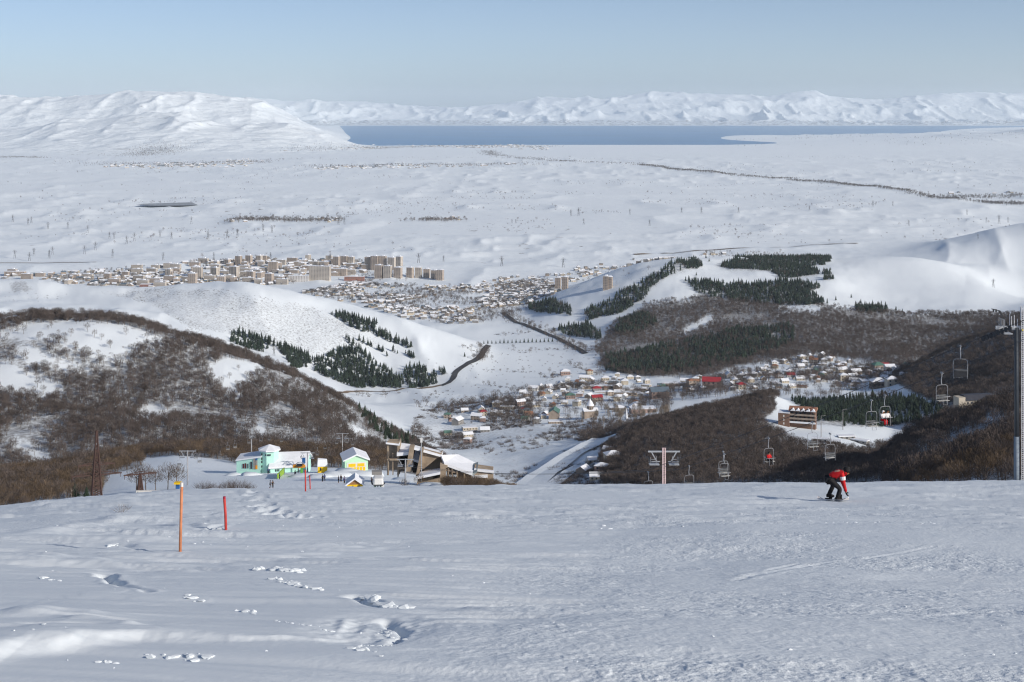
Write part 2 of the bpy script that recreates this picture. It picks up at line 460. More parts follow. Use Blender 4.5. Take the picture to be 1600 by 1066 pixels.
# the piste: wind crust, skied snow, drifts and tracks
iE = IY_MID
x, y, cg = XX[:iE], YY[:iE], COLG[:iE]
near = 1 - sstep(90, 112, y)
rightm = sstep(620, 1050, cg + 260 * fbm(x, y, 9, 2, 77) + 9 * (18 - np.minimum(y, 40)))   # skied, dappled on the right; wind-pressed on the left
patch = sstep(-0.15, 0.5, fbm(x, y, 5.0, 3, 70) + 0.25 * rightm + 0.5 * sstep(24, 45, y))
res = YS[:iE, None] ** 2 / (F * 1.7) * 0.52                                     # row spacing: drop detail finer than the mesh
def oct_(lam): return sstep(0.35, 0.9, lam / np.maximum(res, 0.012))
wu, wv_ = x * 0.95 - y * 0.31, x * 0.31 + y * 0.95                              # wind runs along wu
micro = fbm(x, y, 16, 2, 71) * 0.12 + fbm(x, y, 5.5, 2, 72) * 0.045 * (1 + rightm) + fbm(x, y * 0.8, 2.3, 2, 56) * 0.035 * rightm
leftm = 1 - rightm
far_t = sstep(20, 34, y)
micro += streak(wu, wv_, 4.2, 0.42, 2, 73) * 0.030 * (0.35 + 0.65 * leftm) * np.maximum(oct_(0.5), 0.25)
micro += streak(wu, wv_, 1.7, 0.18, 1, 67) * 0.007 * (0.2 + leftm) * oct_(0.22)
# broken wind crust: long flat plates ending in low sharp lips
cr = streak(wu, wv_, 3.0, 0.60, 3, 62)
cm = sstep(0.05, 0.45, fbm(x, y, 3.2, 2, 68) + 0.12 + 0.25 * far_t)
def lips(t, k, e):
    q = t * k
    f = q - np.floor(q)
    return (np.floor(q) + sstep(1 - e, 1, f)) / k
micro += (lips(cr, 3.0, 0.5) * 0.9 + cr * 0.1) * 0.105 * cm * (0.45 + 0.55 * leftm)
crn = streak(x + 0.15 * y, y, 1.6, 1.0, 3, 74)
micro += (lips(crn, 4.0, 0.3) * 0.7 + crn * 0.3) * (0.024 + 0.075 * far_t) * sstep(-0.2, 0.5, fbm(x, y, 4.1, 2, 63) + 0.3 * far_t) * np.maximum(oct_(0.8), 0.8)
spk = sstep(-0.4, 0.55, fbm(x * 0.7, y, 2.4, 3, 61) + 0.12 * far_t) * (0.15 + 0.85 * np.maximum(rightm, far_t * 0.6))
spk = np.maximum(spk, 0.35 * rightm)
micro += fbm(x, y, 0.20, 3, 75) * 0.017 * spk * np.maximum(oct_(0.25), 0.6)
dots = sstep(0.25, 0.5, vnoise(x / 0.11, y / 0.13, 54)) * sstep(0.05, 0.5, vnoise(x / 0.9, y / 0.9, 53) + 0.2) * spk
micro += dots * 0.008
cord = sstep(0.22, 0.45, fbm(x, y, 3.4, 2, 78)) * rightm * (1 - sstep(20, 28, y))
micro += cord * np.sin((x * 0.75 + y * 0.66 + 0.3 * fbm(x, y, 2, 2, 79)) * 2 * math.pi / 0.20) * 0.008 * sstep(-0.2, 0.3, fbm(x, y, 0.6, 2, 64))
SPK = np.zeros((NY, NC), np.float32); SPK[:iE] = spk

def ground_pt(col, row):       # piste plane under a pixel
    d = 1.7 / ((row - HR) / F - DSL)
    return np.array([(col - CX) / F * d, d])

def poly_dist(px, py, pts):
    """distance to a polyline, signed side and run along it"""
    best = np.full(px.shape, 1e9); side = np.zeros(px.shape); run = np.zeros(px.shape)
    acc = 0.0
    for a, b in zip(pts[:-1], pts[1:]):
        ab = b - a; L2 = ab @ ab; L = math.sqrt(L2)
        t = np.clip(((px - a[0]) * ab[0] + (py - a[1]) * ab[1]) / L2, 0, 1)
        dx, dy = px - a[0] - t * ab[0], py - a[1] - t * ab[1]
        d = np.sqrt(dx * dx + dy * dy)
        m = d < best
        best = np.where(m, d, best)
        side = np.where(m, np.sign(ab[0] * (py - a[1]) - ab[1] * (px - a[0])), side)
        run = np.where(m, acc + t * L, run)
        acc += L
    return best, side, run

sub = y < 90
def groove(pts_px, depth, width, rim=0.3):
    global micro
    pts = [ground_pt(*p) for p in pts_px]
    a = np.array(pts)
    m = (x > a[:, 0].min() - 1) & (x < a[:, 0].max() + 1) & (y > a[:, 1].min() - 2) & (y < a[:, 1].max() + 2)
    if not m.any(): return
    d, s, r = poly_dist(x[m], y[m], pts)
    depth_ = depth * 0.5 * (1 + 0.6 * vnoise(r * 1.7, r * 0 + depth, 6))
    wv = width * 0.5 * (1 + 0.35 * vnoise(r * 3, r * 0, 5))
    micro[m] += -depth_ * np.exp(-(d / wv) ** 2) + depth_ * rim * np.exp(-((d - 1.9 * wv) / wv) ** 2)
# drift crest at the lower left
pts = [ground_pt(*p) for p in [(-120, 1066), (0, 1040), (60, 1030), (150, 1022), (230, 1017), (290, 1018), (360, 1022), (430, 1022), (500, 1019), (560, 1016)]]
m = (y < 14) & (x < 0.3)
xm, ym = x[m], y[m]
pa = np.array(pts)
sl_ = np.interp(xm, pa[:, 0], np.gradient(pa[:, 1], pa[:, 0]))
dv = (ym - np.interp(xm, pa[:, 0], pa[:, 1]) + 0.05 * fbm(xm, ym, 0.4, 3, 59)) / np.sqrt(1 + sl_ ** 2)
cm_ = CX + F * xm / ym
fadec = 1 - sstep(60, 430, cm_)
nw = (0.08 + 0.20 * fadec) * (1 + 0.3 * fbm(xm, ym, 0.7, 2, 58))
prof = np.where(dv > 0, np.exp(-(dv / 1.0) ** 2), np.exp(-(dv / nw) ** 2))
endf = 1 - sstep(500, 585, cm_)
micro[m] += ((0.034 + 0.10 * fadec) * prof + 0.012 * fbm(xm, ym, 0.22, 3, 57) * np.exp(-((dv + nw * .5) / nw) ** 2)) * endf
groove([(160, 892), (168, 899), (174, 905), (183, 912)], 0.26, 0.16, 0.06)
groove([(183, 912), (205, 920), (232, 930)], 0.05, 0.12, 0.3)
groove([(553, 941), (566, 947), (585, 953), (604, 959)], 0.12, 0.15, 0.1)
groove([(602, 984), (618, 995), (632, 1004)], 0.10, 0.11, 0.1)
groove([(632, 1004), (622, 1018), (608, 1027)], 0.05, 0.08, 0.1)
groove([(540, 984), (534, 1000), (524, 1015)], -0.03, 0.09, 0.0)
groove([(155, 851), (190, 852), (230, 858), (279, 862)], 0.07, 0.22, 0.3)
groove([(285, 826), (320, 832), (352, 828)], 0.06, 0.22, 0.4)
groove([(60, 838), (200, 818), (300, 812), (360, 810)], -0.14, 0.9, 0.0)
groove([(0, 972), (60, 982), (110, 990), (200, 1003)], -0.07, 0.30, 0.0)
groove([(60, 865), (120, 872), (200, 882), (300, 888)], -0.06, 0.40, 0.0)
for pp in [[(1180, 900), (1300, 880), (1450, 862), (1620, 852)], [(1150, 905), (1250, 882), (1400, 896), (1600, 905)]]:
    groove(pp, 0.016, 0.12, 0.5)
# the disturbed hollow beside the crack
m = (y < 24) & (x > -3.5) & (x < 0)
dc = ground_pt(585, 1000)
q = ((x[m] - dc[0]) / 0.55) ** 2 + ((y[m] - dc[1]) / 1.0) ** 2
micro[m] += -0.05 * np.exp(-q ** 2) + np.exp(-q ** 2) * 0.02 * fbm(x[m], y[m], 0.12, 2, 9)
# footprints running down to the base
fp = [(394, 769), (397, 774), (400, 779), (404, 784), (408, 789), (413, 793), (418, 796), (423, 799), (429, 801), (436, 804), (442, 806), (450, 808), (458, 810), (467, 811), (476, 813)]
for k, (c, r_) in enumerate(fp):
    px_, py_ = ground_pt(c, r_)
    px_ += 0.12 * (-1) ** k
    m = (np.abs(x - px_) < 1.2) & (np.abs(y - py_) < 2.5)
    q = ((x[m] - px_) / 0.24) ** 2 + ((y[m] - py_) / 0.75) ** 2
    micro[m] += -0.11 * np.exp(-q) + 0.03 * np.exp(-(q - 2.2) ** 2)
Z[:iE] += near * micro

ROWS = HR - F * Z / YY
CUM = np.minimum.accumulate(ROWS, 0)
LY = np.log(YS)

def fcol(col): return np.interp(col, COLS, np.arange(NC))
def frow(yv): return np.interp(np.log(yv), LY, np.arange(NY))
def samp(A, X, Y):
    X, Y = np.asarray(X, float), np.asarray(Y, float)
    j, i = fcol(CX + F * X / Y), frow(Y)
    j0 = np.clip(np.floor(j).astype(int), 0, NC - 2); i0 = np.clip(np.floor(i).astype(int), 0, NY - 2)
    a, b = j - j0, i - i0
    return (A[i0, j0] * (1 - a) + A[i0, j0 + 1] * a) * (1 - b) + (A[i0 + 1, j0] * (1 - a) + A[i0 + 1, j0 + 1] * a) * b
def ground(X, Y): return float(samp(Z, X, Y))
def at(col, row, d0, d1):
    """the ground seen at this pixel, between two distances"""
    j = fcol(col); j0 = int(min(j, NC - 2)); a = j - j0
    pr = ROWS[:, j0] * (1 - a) + ROWS[:, j0 + 1] * a
    i0, i1 = np.searchsorted(YS, [d0, d1]); i1 = min(i1, NY - 1)
    k = np.nonzero(pr[i0:i1] <= row)[0]
    if len(k) == 0:
        yy = YS[i0 + int(np.argmin(pr[i0:i1]))]
    elif k[0] == 0:
        yy = YS[i0]
    else:
        i = i0 + k[0]
        t = (pr[i - 1] - row) / max(pr[i - 1] - pr[i], 1e-9)
        yy = YS[i - 1] + t * (YS[i] - YS[i - 1])
    X = (col - CX) / F * yy
    return Vector((X, yy, ground(X, yy)))

def zone(poly, d0, d1, spacing, holes=(), noise=None, vis=10, edge=1.0):
    pc = np.array(poly, float)
    u0, u1 = (pc[:, 0].min() - CX) / F, (pc[:, 0].max() - CX) / F
    n = int((u1 - u0) * (d1 * d1 - d0 * d0) / 2 / spacing ** 2)
    Y = np.sqrt(rng.uniform(d0 * d0, d1 * d1, n)); X = rng.uniform(u0, u1, n) * Y
    z = samp(Z, X, Y)
    col, row = CX + F * X / Y, HR - F * z / Y
    er, ec = fbm(X, Y, 0.03 * (d0 + d1) / 2, 3, 95) * 6, fbm(X, Y, 0.03 * (d0 + d1) / 2, 3, 96) * 14
    col, row = col + ec * edge, row + er * edge
    ok = in_poly(col, row, poly)
    for h in holes: ok &= ~(in_poly(col, row, h) & (rng.random(n) > 0.06))
    ok &= row - er * edge <= samp(CUM, X, Y) + vis
    if noise:
        lam, thr = noise
        ok &= fbm(X, Y, lam, 3, 91) + rng.uniform(-0.25, 0.25, n) > thr
    return np.stack([X[ok], Y[ok], z[ok]], 1)
# ------------------------------------------------------------------ where things grow (outlines in photo pixels, with the distances they lie at)
HOLES_L = [
 [(0, 519), (41, 508), (134, 500), (179, 506), (223, 517), (265, 533), (220, 548), (191, 568), (153, 563), (128, 548), (73, 532), (0, 525)],
 [(19, 548), (57, 549), (105, 567), (143, 579), (137, 586), (96, 573), (64, 563), (41, 560)],
 [(0, 572), (10, 567), (38, 586), (73, 595), (99, 602), (96, 615), (64, 627), (32, 618), (0, 611)],
 [(217, 643), (242, 632), (265, 643), (255, 660), (230, 656)],
 [(325, 573), (357, 560), (415, 570), (402, 586), (380, 605), (370, 624), (357, 608), (332, 589)],
 [(354, 653), (383, 662), (395, 676), (367, 672)], [(392, 655), (418, 672), (405, 678)],
 [(0, 682), (32, 691), (73, 713), (83, 728), (57, 726), (25, 694)], [(540, 670), (560, 668), (580, 690), (560, 688)]]
Z_HILL_L = [(-110, 505), (0, 497), (60, 488), (140, 483), (200, 493), (280, 516), (350, 536), (420, 561), (480, 586), (540, 618), (600, 655), (650, 682), (700, 715), (660, 735), (400, 700), (0, 765), (-110, 770)]
Z_BELT_L = [(-110, 733), (0, 733), (75, 722), (130, 714), (212, 706), (225, 728), (165, 745), (160, 775), (0, 800), (-110, 800)]
Z_BELT_M = [(205, 712), (230, 698), (330, 697), (400, 695), (600, 700), (700, 735), (690, 748), (600, 735), (430, 728), (385, 728), (345, 718), (270, 712), (235, 716)]
Z_BUSH_R = [(652, 751), (700, 748), (770, 740), (800, 750), (840, 762), (652, 763)]
Z_RIDGE_C = [(545, 626), (583, 645), (612, 664), (647, 680), (700, 712), (679, 705), (602, 692), (564, 660)]
Z_PINES_L = [
 [(360, 521), (379, 520), (427, 532), (429, 542), (411, 553), (389, 548), (360, 536)],
 [(433, 539), (465, 545), (488, 558), (489, 574), (456, 576), (437, 550)],
 [(491, 561), (539, 545), (564, 545), (580, 558), (615, 584), (631, 596), (628, 606), (596, 606), (558, 606), (526, 596), (494, 580)],
 [(634, 577), (653, 574), (682, 587), (682, 601), (641, 607), (631, 596)],
 [(510, 491), (539, 493), (588, 509), (588, 520), (564, 520), (532, 504)],
 [(583, 519), (600, 521), (647, 542), (640, 545), (583, 524)], [(534, 529), (548, 532), (555, 545), (539, 539)],
 [(556, 532), (583, 541), (582, 547), (561, 536)], [(590, 542), (606, 558), (600, 558), (588, 546)], [(612, 548), (625, 551), (622, 556)],
 [(632, 552), (652, 558), (650, 561), (634, 557)], [(682, 580), (698, 584), (696, 589), (684, 588)]]
Z_PINES_R = [
 ([(1057, 408), (1086, 406), (1099, 417), (1054, 428), (1022, 450), (1003, 469), (971, 492), (914, 503), (920, 479), (984, 453), (1022, 434)], 2500, 3600),
 ([(1115, 415), (1147, 405), (1169, 405), (1210, 401), (1296, 401), (1299, 411), (1268, 417), (1280, 430), (1245, 436), (1217, 436), (1210, 425), (1140, 423)], 2950, 3600),
 ([(1067, 441), (1100, 441), (1163, 447), (1166, 449), (1223, 438), (1280, 449), (1264, 459), (1293, 478), (1204, 478), (1140, 468), (1100, 465), (1085, 458)], 2700, 3400),
 ([(1285, 428), (1303, 422), (1303, 438), (1285, 440)], 2950, 3400), ([(1335, 478), (1388, 481), (1388, 490), (1340, 488)], 2600, 3000),
 ([(946, 559), (1003, 549), (1067, 533), (1131, 520), (1195, 514), (1240, 510), (1240, 540), (1131, 572), (1048, 585), (1003, 587), (952, 580)], 2000, 2720),
 ([(860, 514), (920, 508), (946, 520), (927, 530), (882, 524)], 2450, 2950), ([(825, 478), (860, 468), (893, 480), (890, 492), (835, 488)], 2700, 3300),
 ([(970, 500), (1010, 490), (1030, 505), (990, 530), (960, 520)], 2300, 2900)]
Z_PINES_H = [(1238, 626), (1262, 618), (1290, 616), (1380, 620), (1480, 636), (1478, 655), (1400, 668), (1330, 668), (1268, 664)]
Z_R3 = [(952, 512), (1010, 475), (1100, 465), (1270, 478), (1420, 492), (1560, 490), (1600, 492), (1710, 480), (1710, 500), (1590, 508), (1550, 522), (1500, 538), (1440, 562), (1400, 577), (1340, 562), (1260, 555), (1180, 567), (1100, 587), (1000, 590), (946, 580), (930, 545)]
H_R3 = [[(1067, 514), (1112, 492), (1115, 501), (1073, 522)], [(1212, 476), (1280, 478), (1282, 488), (1225, 487)], [(1182, 530), (1230, 514), (1222, 524), (1190, 536)], [(1150, 540), (1175, 546), (1160, 552)]]
Z_R2 = [(1388, 594), (1440, 560), (1500, 533), (1550, 517), (1590, 502), (1710, 470), (1710, 600), (1600, 606), (1546, 622), (1480, 640), (1420, 612)]
Z_M = [(938, 705), (955, 690), (1000, 662), (1050, 650), (1112, 630), (1207, 605), (1215, 640), (1190, 660), (1240, 694), (1330, 708), (1392, 694), (1420, 672), (1418, 680), (1367, 730), (1310, 757), (938, 760)]
Z_MR = [(1392, 694), (1420, 668), (1470, 650), (1540, 618), (1546, 626), (1463, 654), (1400, 690), (1367, 728), (1340, 720)]
Z_B = [(1300, 757), (1367, 727), (1418, 677), (1463, 653), (1517, 637), (1546, 625), (1587, 612), (1710, 575), (1710, 640), (1587, 690), (1500, 720), (1418, 757)]
H_B = [[(1415, 735), (1440, 715), (1500, 690), (1560, 676), (1556, 684), (1480, 705), (1430, 738)], [(1538, 655), (1562, 645), (1560, 658), (1542, 664)]]
Z_A = [(1380, 758), (1418, 745), (1500, 715), (1587, 681), (1710, 640), (1710, 800), (1400, 790)]
Z_VAL = [(655, 645), (720, 632), (800, 628), (830, 640), (850, 665), (900, 660), (960, 648), (1010, 650), (960, 690), (945, 700), (890, 684), (800, 690), (740, 702), (690, 700), (640, 680)]
Z_VALH = [[(668, 660), (700, 655), (705, 668), (680, 672)], [(668, 672), (690, 670), (690, 684), (672, 684)]]
Z_SLOPE_C = [(700, 700), (800, 690), (890, 684), (940, 700), (900, 720), (830, 740), (800, 757), (760, 735), (690, 715)]
Z_BASE_C = [(860, 735), (900, 722), (945, 712), (1040, 720), (1050, 758), (860, 758)]

# ------------------------------------------------------------------ ground
cover = np.zeros((NY, NC), np.float32)
def paint(poly, d0, d1, val, holes=()):
    i0, i1 = np.searchsorted(YS, [d0, d1])
    c, r_ = COLG[i0:i1], ROWS[i0:i1]
    ok = in_poly(c, r_, poly)
    for h in holes: ok &= ~in_poly(c, r_, h)
    cover[i0:i1][ok] = np.maximum(cover[i0:i1][ok], val)
paint(Z_HILL_L, 800, 1200, 0.58, HOLES_L)
paint(Z_BELT_L, 140, 740, 0.62); paint(Z_BELT_M, 440, 740, 0.62); paint(Z_RIDGE_C, 900, 1200, 0.6)
paint(Z_R3, 1950, 2950, 0.68, H_R3); paint(Z_R2, 1250, 1850, 0.72); paint(Z_M, 560, 1400, 0.72); paint(Z_MR, 780, 1400, 0.60)
paint(Z_B, 430, 800, 0.66, H_B); paint(Z_A, 112, 460, 0.63); paint(Z_PINES_H, 1150, 1560, 0.55)
for zp, a, b in Z_PINES_R: paint(zp, a, b, 0.52)
paint(Z_VAL, 1300, 1900, 0.40); paint([(690, 745), (842, 750), (842, 800), (690, 790)], 310, 480, 0.6); paint(Z_SLOPE_C, 1000, 1500, 0.33); paint(Z_BASE_C, 700, 1200, 0.5)
# wind-bared rock and stubble on the middle-left hill and in the plain
paint([(140, 452), (330, 450), (480, 475), (540, 500), (620, 545), (560, 545), (480, 560), (380, 525), (300, 515), (230, 475)], 1800, 2420, 0.41)
paint([(10, 440), (40, 437), (60, 455), (20, 460)], 1800, 2420, 0.5)
kf = sstep(6000, 14000, YY) * (YY < 52000)
cover = np.maximum(cover, (kf * np.clip(0.30 + 0.14 * fbm(XX, YY, 2500, 3, 101), 0, 0.42)).astype(np.float32))
cover = np.maximum(cover, np.where((YY > 3000) & (YY < 9000), 0.31 + 0.05 * fbm(XX, YY, 900, 2, 105), 0).astype(np.float32) * (COLG < 1290))
cover = np.where((YY > 50000) & (Z < -250) & (Z > -438), np.maximum(cover, 0.50), cover)   # bare lower slopes on the far shore
rk = np.where((YY > 15500) & (Z > -380), np.clip(0.30 + 0.13 * fbm(XX, YY, 1500, 3, 111), 0, 0.42), 0)
cover = np.maximum(cover, rk.astype(np.float32))
cb = cover.copy()
for ax in (0, 1):
    for sft in (-1, 1): cb += np.roll(cover, sft, ax)
cover = np.maximum(cb / 5, 0).astype(np.float32)
cover[:IY_MID - 4] = 0

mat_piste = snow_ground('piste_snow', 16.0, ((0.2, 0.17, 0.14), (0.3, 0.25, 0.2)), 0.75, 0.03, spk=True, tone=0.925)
mat_hill = snow_ground('hill_snow', 0.9, ((0.068, 0.054, 0.047), (0.14, 0.118, 0.105)), 0.5, 0.5, 0.3, 0.3)
mat_far = snow_ground('plain_snow', 0.02, ((0.13, 0.12, 0.12), (0.26, 0.24, 0.22)), 0.5, 5.0, 0.016, 0.05)
mat_mtn = snow_ground('mountain_snow', 0.0035, ((0.12, 0.12, 0.13), (0.22, 0.21, 0.20)), 0.9, 70.0, 0.006, 0.10)

def sheet(name, i0, i1, m, sel=None):
    ii, jj = np.meshgrid(np.arange(i0, i1), np.arange(NC - 1), indexing='ij')
    ii, jj = ii.ravel(), jj.ravel()
    if sel is not None:
        k = sel[ii, jj]
        ii, jj = ii[k], jj[k]
    if len(ii) == 0: return None
    q = np.stack([ii * NC + jj, ii * NC + jj + 1, (ii + 1) * NC + jj + 1, (ii + 1) * NC + jj], 1)
    used, inv = np.unique(q, return_inverse=True)
    q = inv.reshape(-1, 4).astype(np.int32)
    co = np.stack([XX.ravel()[used], YY.ravel()[used], Z.ravel()[used]], 1).astype(np.float32)
    me = bpy.data.meshes.new(name)
    me.vertices.add(len(co)); me.vertices.foreach_set('co', co.ravel())
    me.loops.add(q.size); me.loops.foreach_set('vertex_index', q.ravel())
    me.polygons.add(len(q)); me.polygons.foreach_set('loop_start', np.arange(0, q.size, 4, dtype=np.int32))
    me.polygons.foreach_set('use_smooth', np.ones(len(q), bool))
    a = me.attributes.new('cover', 'FLOAT', 'POINT'); a.data.foreach_set('value', cover.ravel()[used])
    if m is mat_piste:
        a = me.attributes.new('crust', 'FLOAT', 'POINT'); a.data.foreach_set('value', SPK.ravel()[used])
    me.materials.append(m)
    me.update(calc_edges=True)
    return tag(link(name, me), kind='structure')

# which sheet a cell belongs to: the piste, the base area, each hill, the valley, the plain, the mountains
reg = np.zeros((NY, NC), np.int8)
reg[:IY_MID] = 1
mid = (YY >= YS[IY_MID]) & (YY < YS[IY_FAR])
reg[mid] = 5
reg[mid & (YY < 790) & (COLG < 860)] = 2
reg[mid & (YY >= 790) & (YY < 1300) & (COLG < 745)] = 3
reg[mid & (YY >= 1700) & (YY < 2700) & (COLG < 690 + (YY - 1700) * 0.06)] = 4
reg[mid & (YY < 1520) & (COLG >= 935)] = 6
reg[mid & (YY < 800) & (COLG >= 860)] = 6
reg[mid & (YY >= 1350) & (YY < 1950) & (COLG >= 1385)] = 7
reg[mid & (YY >= 2080) & (YY < 3900) & (COLG >= 850 + (YY < 2300) * 90)] = 8
reg[mid & (YY >= 3850) & (COLG > 1370)] = 9
reg[mid & (YY >= 3100) & (COLG <= 850)] = 10
reg[mid & (YY >= 3900) & (COLG <= 1370)] = 10
reg[YY >= YS[IY_FAR]] = 10
reg[(YY > 15500) & (YY < 45000) & (COLG < 575)] = 11
reg[(YY >= 50000)] = 12
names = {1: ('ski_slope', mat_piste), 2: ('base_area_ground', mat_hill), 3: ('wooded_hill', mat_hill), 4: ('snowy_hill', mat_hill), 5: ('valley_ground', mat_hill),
         6: ('wooded_spur', mat_hill), 7: ('dark_hill', mat_hill), 8: ('forested_hill', mat_hill), 9: ('snow_dome_hill', mat_hill), 10: ('snow_plain', mat_far), 11: ('near_mountains', mat_mtn), 12: ('far_mountains', mat_mtn)}
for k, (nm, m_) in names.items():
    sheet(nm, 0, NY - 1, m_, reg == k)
# the slope behind and beside the camera
mb = MB()
xs_ = [-160, -40, -7.5, 7.5, 40, 160]
ys_ = [-160, -60, -20, 2.5]
def zb_(X, Y): return -1.7 - DSL * Y
for i in range(len(xs_) - 1):
    for j in range(len(ys_) - 1):
        mb.add([(xs_[i], ys_[j], zb_(0, ys_[j])), (xs_[i + 1], ys_[j], zb_(0, ys_[j])), (xs_[i + 1], ys_[j + 1], zb_(0, ys_[j + 1])), (xs_[i], ys_[j + 1], zb_(0, ys_[j + 1]))], [(0, 1, 2, 3)])
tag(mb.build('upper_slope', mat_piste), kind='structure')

# the lake
lk = mat('lake_water', (0.055, 0.22, 0.45), 0.5, 0.10, 0.0006, 0.0, spec=0.35)
mb = MB()
mb.add([(-30000, 15500, ZP - 3.5), (30000, 15500, ZP - 3.5), (60000, 55500, ZP - 3.5), (-60000, 55500, ZP - 3.5)], [(0, 1, 2, 3)])
tag(mb.build('lake', lk), kind='structure')
# sink everything of the plain that lies under the lake
# haze
hz = bpy.data.materials.new('haze'); hz.use_nodes = True
n, l = hz.node_tree.nodes, hz.node_tree.links
for x_ in list(n):
    if x_.type == 'BSDF_PRINCIPLED': n.remove(x_)
pv = n.new('ShaderNodeVolumePrincipled')
pv.inputs['Color'].default_value = (0.80, 0.91, 1.0, 1)
pv.inputs['Density'].default_value = 1.7e-5
pv.inputs['Anisotropy'].default_value = 0.0
l.new(pv.outputs[0], [x_ for x_ in n if x_.type == 'OUTPUT_MATERIAL'][0].inputs['Volume'])
zmax, zmin = float(Z.max()), float(Z.min())
mb = MB(); mb.box((0, 38000, (zmax + 60 + zmin - 40) / 2), (480000, 78400 * 1.0, zmax + 60 - zmin + 40))
hb = mb.build('haze', hz); tag(hb, kind='stuff')

# ------------------------------------------------------------------ roads, laid over the ground as ribbons
asph = mat('road_asphalt', (0.055, 0.055, 0.06), 0.8, 0.2, 0.2)
slush = mat('road_packed_snow', (0.42, 0.40, 0.39), 0.8, 0.2, 0.2)
brownr = mat('road_verge_earth', (0.21, 0.16, 0.12), 0.9, 0.25, 0.15)
def road(name, px, d0, d1, width, m, lift=0.5, step=12, crown=0.0):
    pts = [at(c, r_, d0, d1) for c, r_ in px]
    out = []
    for a, b in zip(pts[:-1], pts[1:]):
        n_ = max(1, int((b - a).length / step))
        out += [a.lerp(b, i / n_) for i in range(n_)]
    out.append(pts[-1])
    for _ in range(3):
        out = [out[0]] + [(out[i - 1] + out[i] * 2 + out[i + 1]) / 4 for i in range(1, len(out) - 1)] + [out[-1]]
    mb = MB(); vs = []
    for i, p in enumerate(out):
        d = out[min(i + 1, len(out) - 1)] - out[max(i - 1, 0)]
        nrm = Vector((-d.y, d.x, 0)).normalized()
        for s_ in (-1, -0.33, 0.33, 1):
            q = p + nrm * (s_ * width / 2)
            vs.append((q.x, q.y, max(ground(q.x, q.y), ground(p.x, p.y) - 1) + lift))
    fs = []
    for i in range(len(out) - 1):
        for k in range(3):
            a = i * 4 + k
            fs.append((a, a + 1, a + 5, a + 4))
    mb.add(vs, fs)
    return tag(mb.build(name, m), kind='structure')
road('curving_road', [(690, 603), (707, 600), (712, 592), (708, 585), (716, 577), (730, 570), (745, 563), (752, 556), (758, 546), (764, 540)], 1800, 2600, 9, asph, 0.7)
road('valley_road', [(915, 553), (895, 541), (870, 528), (845, 518), (820, 508), (800, 500), (786, 489)], 2150, 3300, 10, asph, 0.8)
road('hillside_track', [(505, 610), (540, 611), (580, 612), (620, 611), (655, 607), (690, 602)], 1650, 2200, 7, brownr, 0.6)
road('village_lane', [(680, 700), (700, 696), (718, 688), (732, 678), (748, 673), (766, 671)], 1200, 1900, 8, slush, 0.7)
road('dark_lane', [(1000, 713), (975, 702), (955, 697), (938, 690), (924, 683), (920, 677), (930, 671), (940, 668)], 1050, 1700, 7, asph, 0.7)
road('village_street', [(1075, 610), (1100, 603), (1125, 592), (1150, 583), (1165, 578)], 1700, 2300, 6, slush, 0.7)
road('hill_street', [(1270, 575), (1279, 562), (1286, 552), (1287, 543)], 1900, 2500, 6, asph, 0.7)
road('plain_highway', [(150, 410), (0, 411), (-110, 412)], 3900, 4700, 14, slush, 1)
road('ski_run', [(945, 686), (925, 697), (905, 707), (885, 719), (862, 735), (838, 752), (815, 768)], 880, 1750, 24, mat_hill, 1.4, 10)
road('ski_run', [(958, 700), (935, 712), (905, 730), (880, 746), (862, 760)], 880, 1500, 13, mat_hill, 1.2, 10)
# ------------------------------------------------------------------ plants
twig = mat('twigs', (0.105, 0.086, 0.078), 0.9, 0.25, 0.6, rnd=0.35, spec=0.1)
twig_olive = mat('twigs_olive', (0.135, 0.098, 0.066), 0.9, 0.25, 0.6, rnd=0.35, spec=0.1)
twig_tan = mat('twigs_tan', (0.22, 0.18, 0.14), 0.9, 0.2, 0.6, rnd=0.25, spec=0.1)
bark = mat('bark', (0.16, 0.125, 0.10), 0.9, 0.25, 2.0, rnd=0.3, spec=0.1)
bark_pale = mat('bark_pale', (0.36, 0.31, 0.26), 0.9, 0.25, 2.0, spec=0.1)
needle = mat('pine_needles', (0.030, 0.045, 0.030), 0.8, 0.35, 0.8, rnd=0.4, spec=0.15)
needle_b = mat('pine_needles_blue', (0.028, 0.043, 0.037), 0.8, 0.35, 0.8, rnd=0.4, spec=0.15)

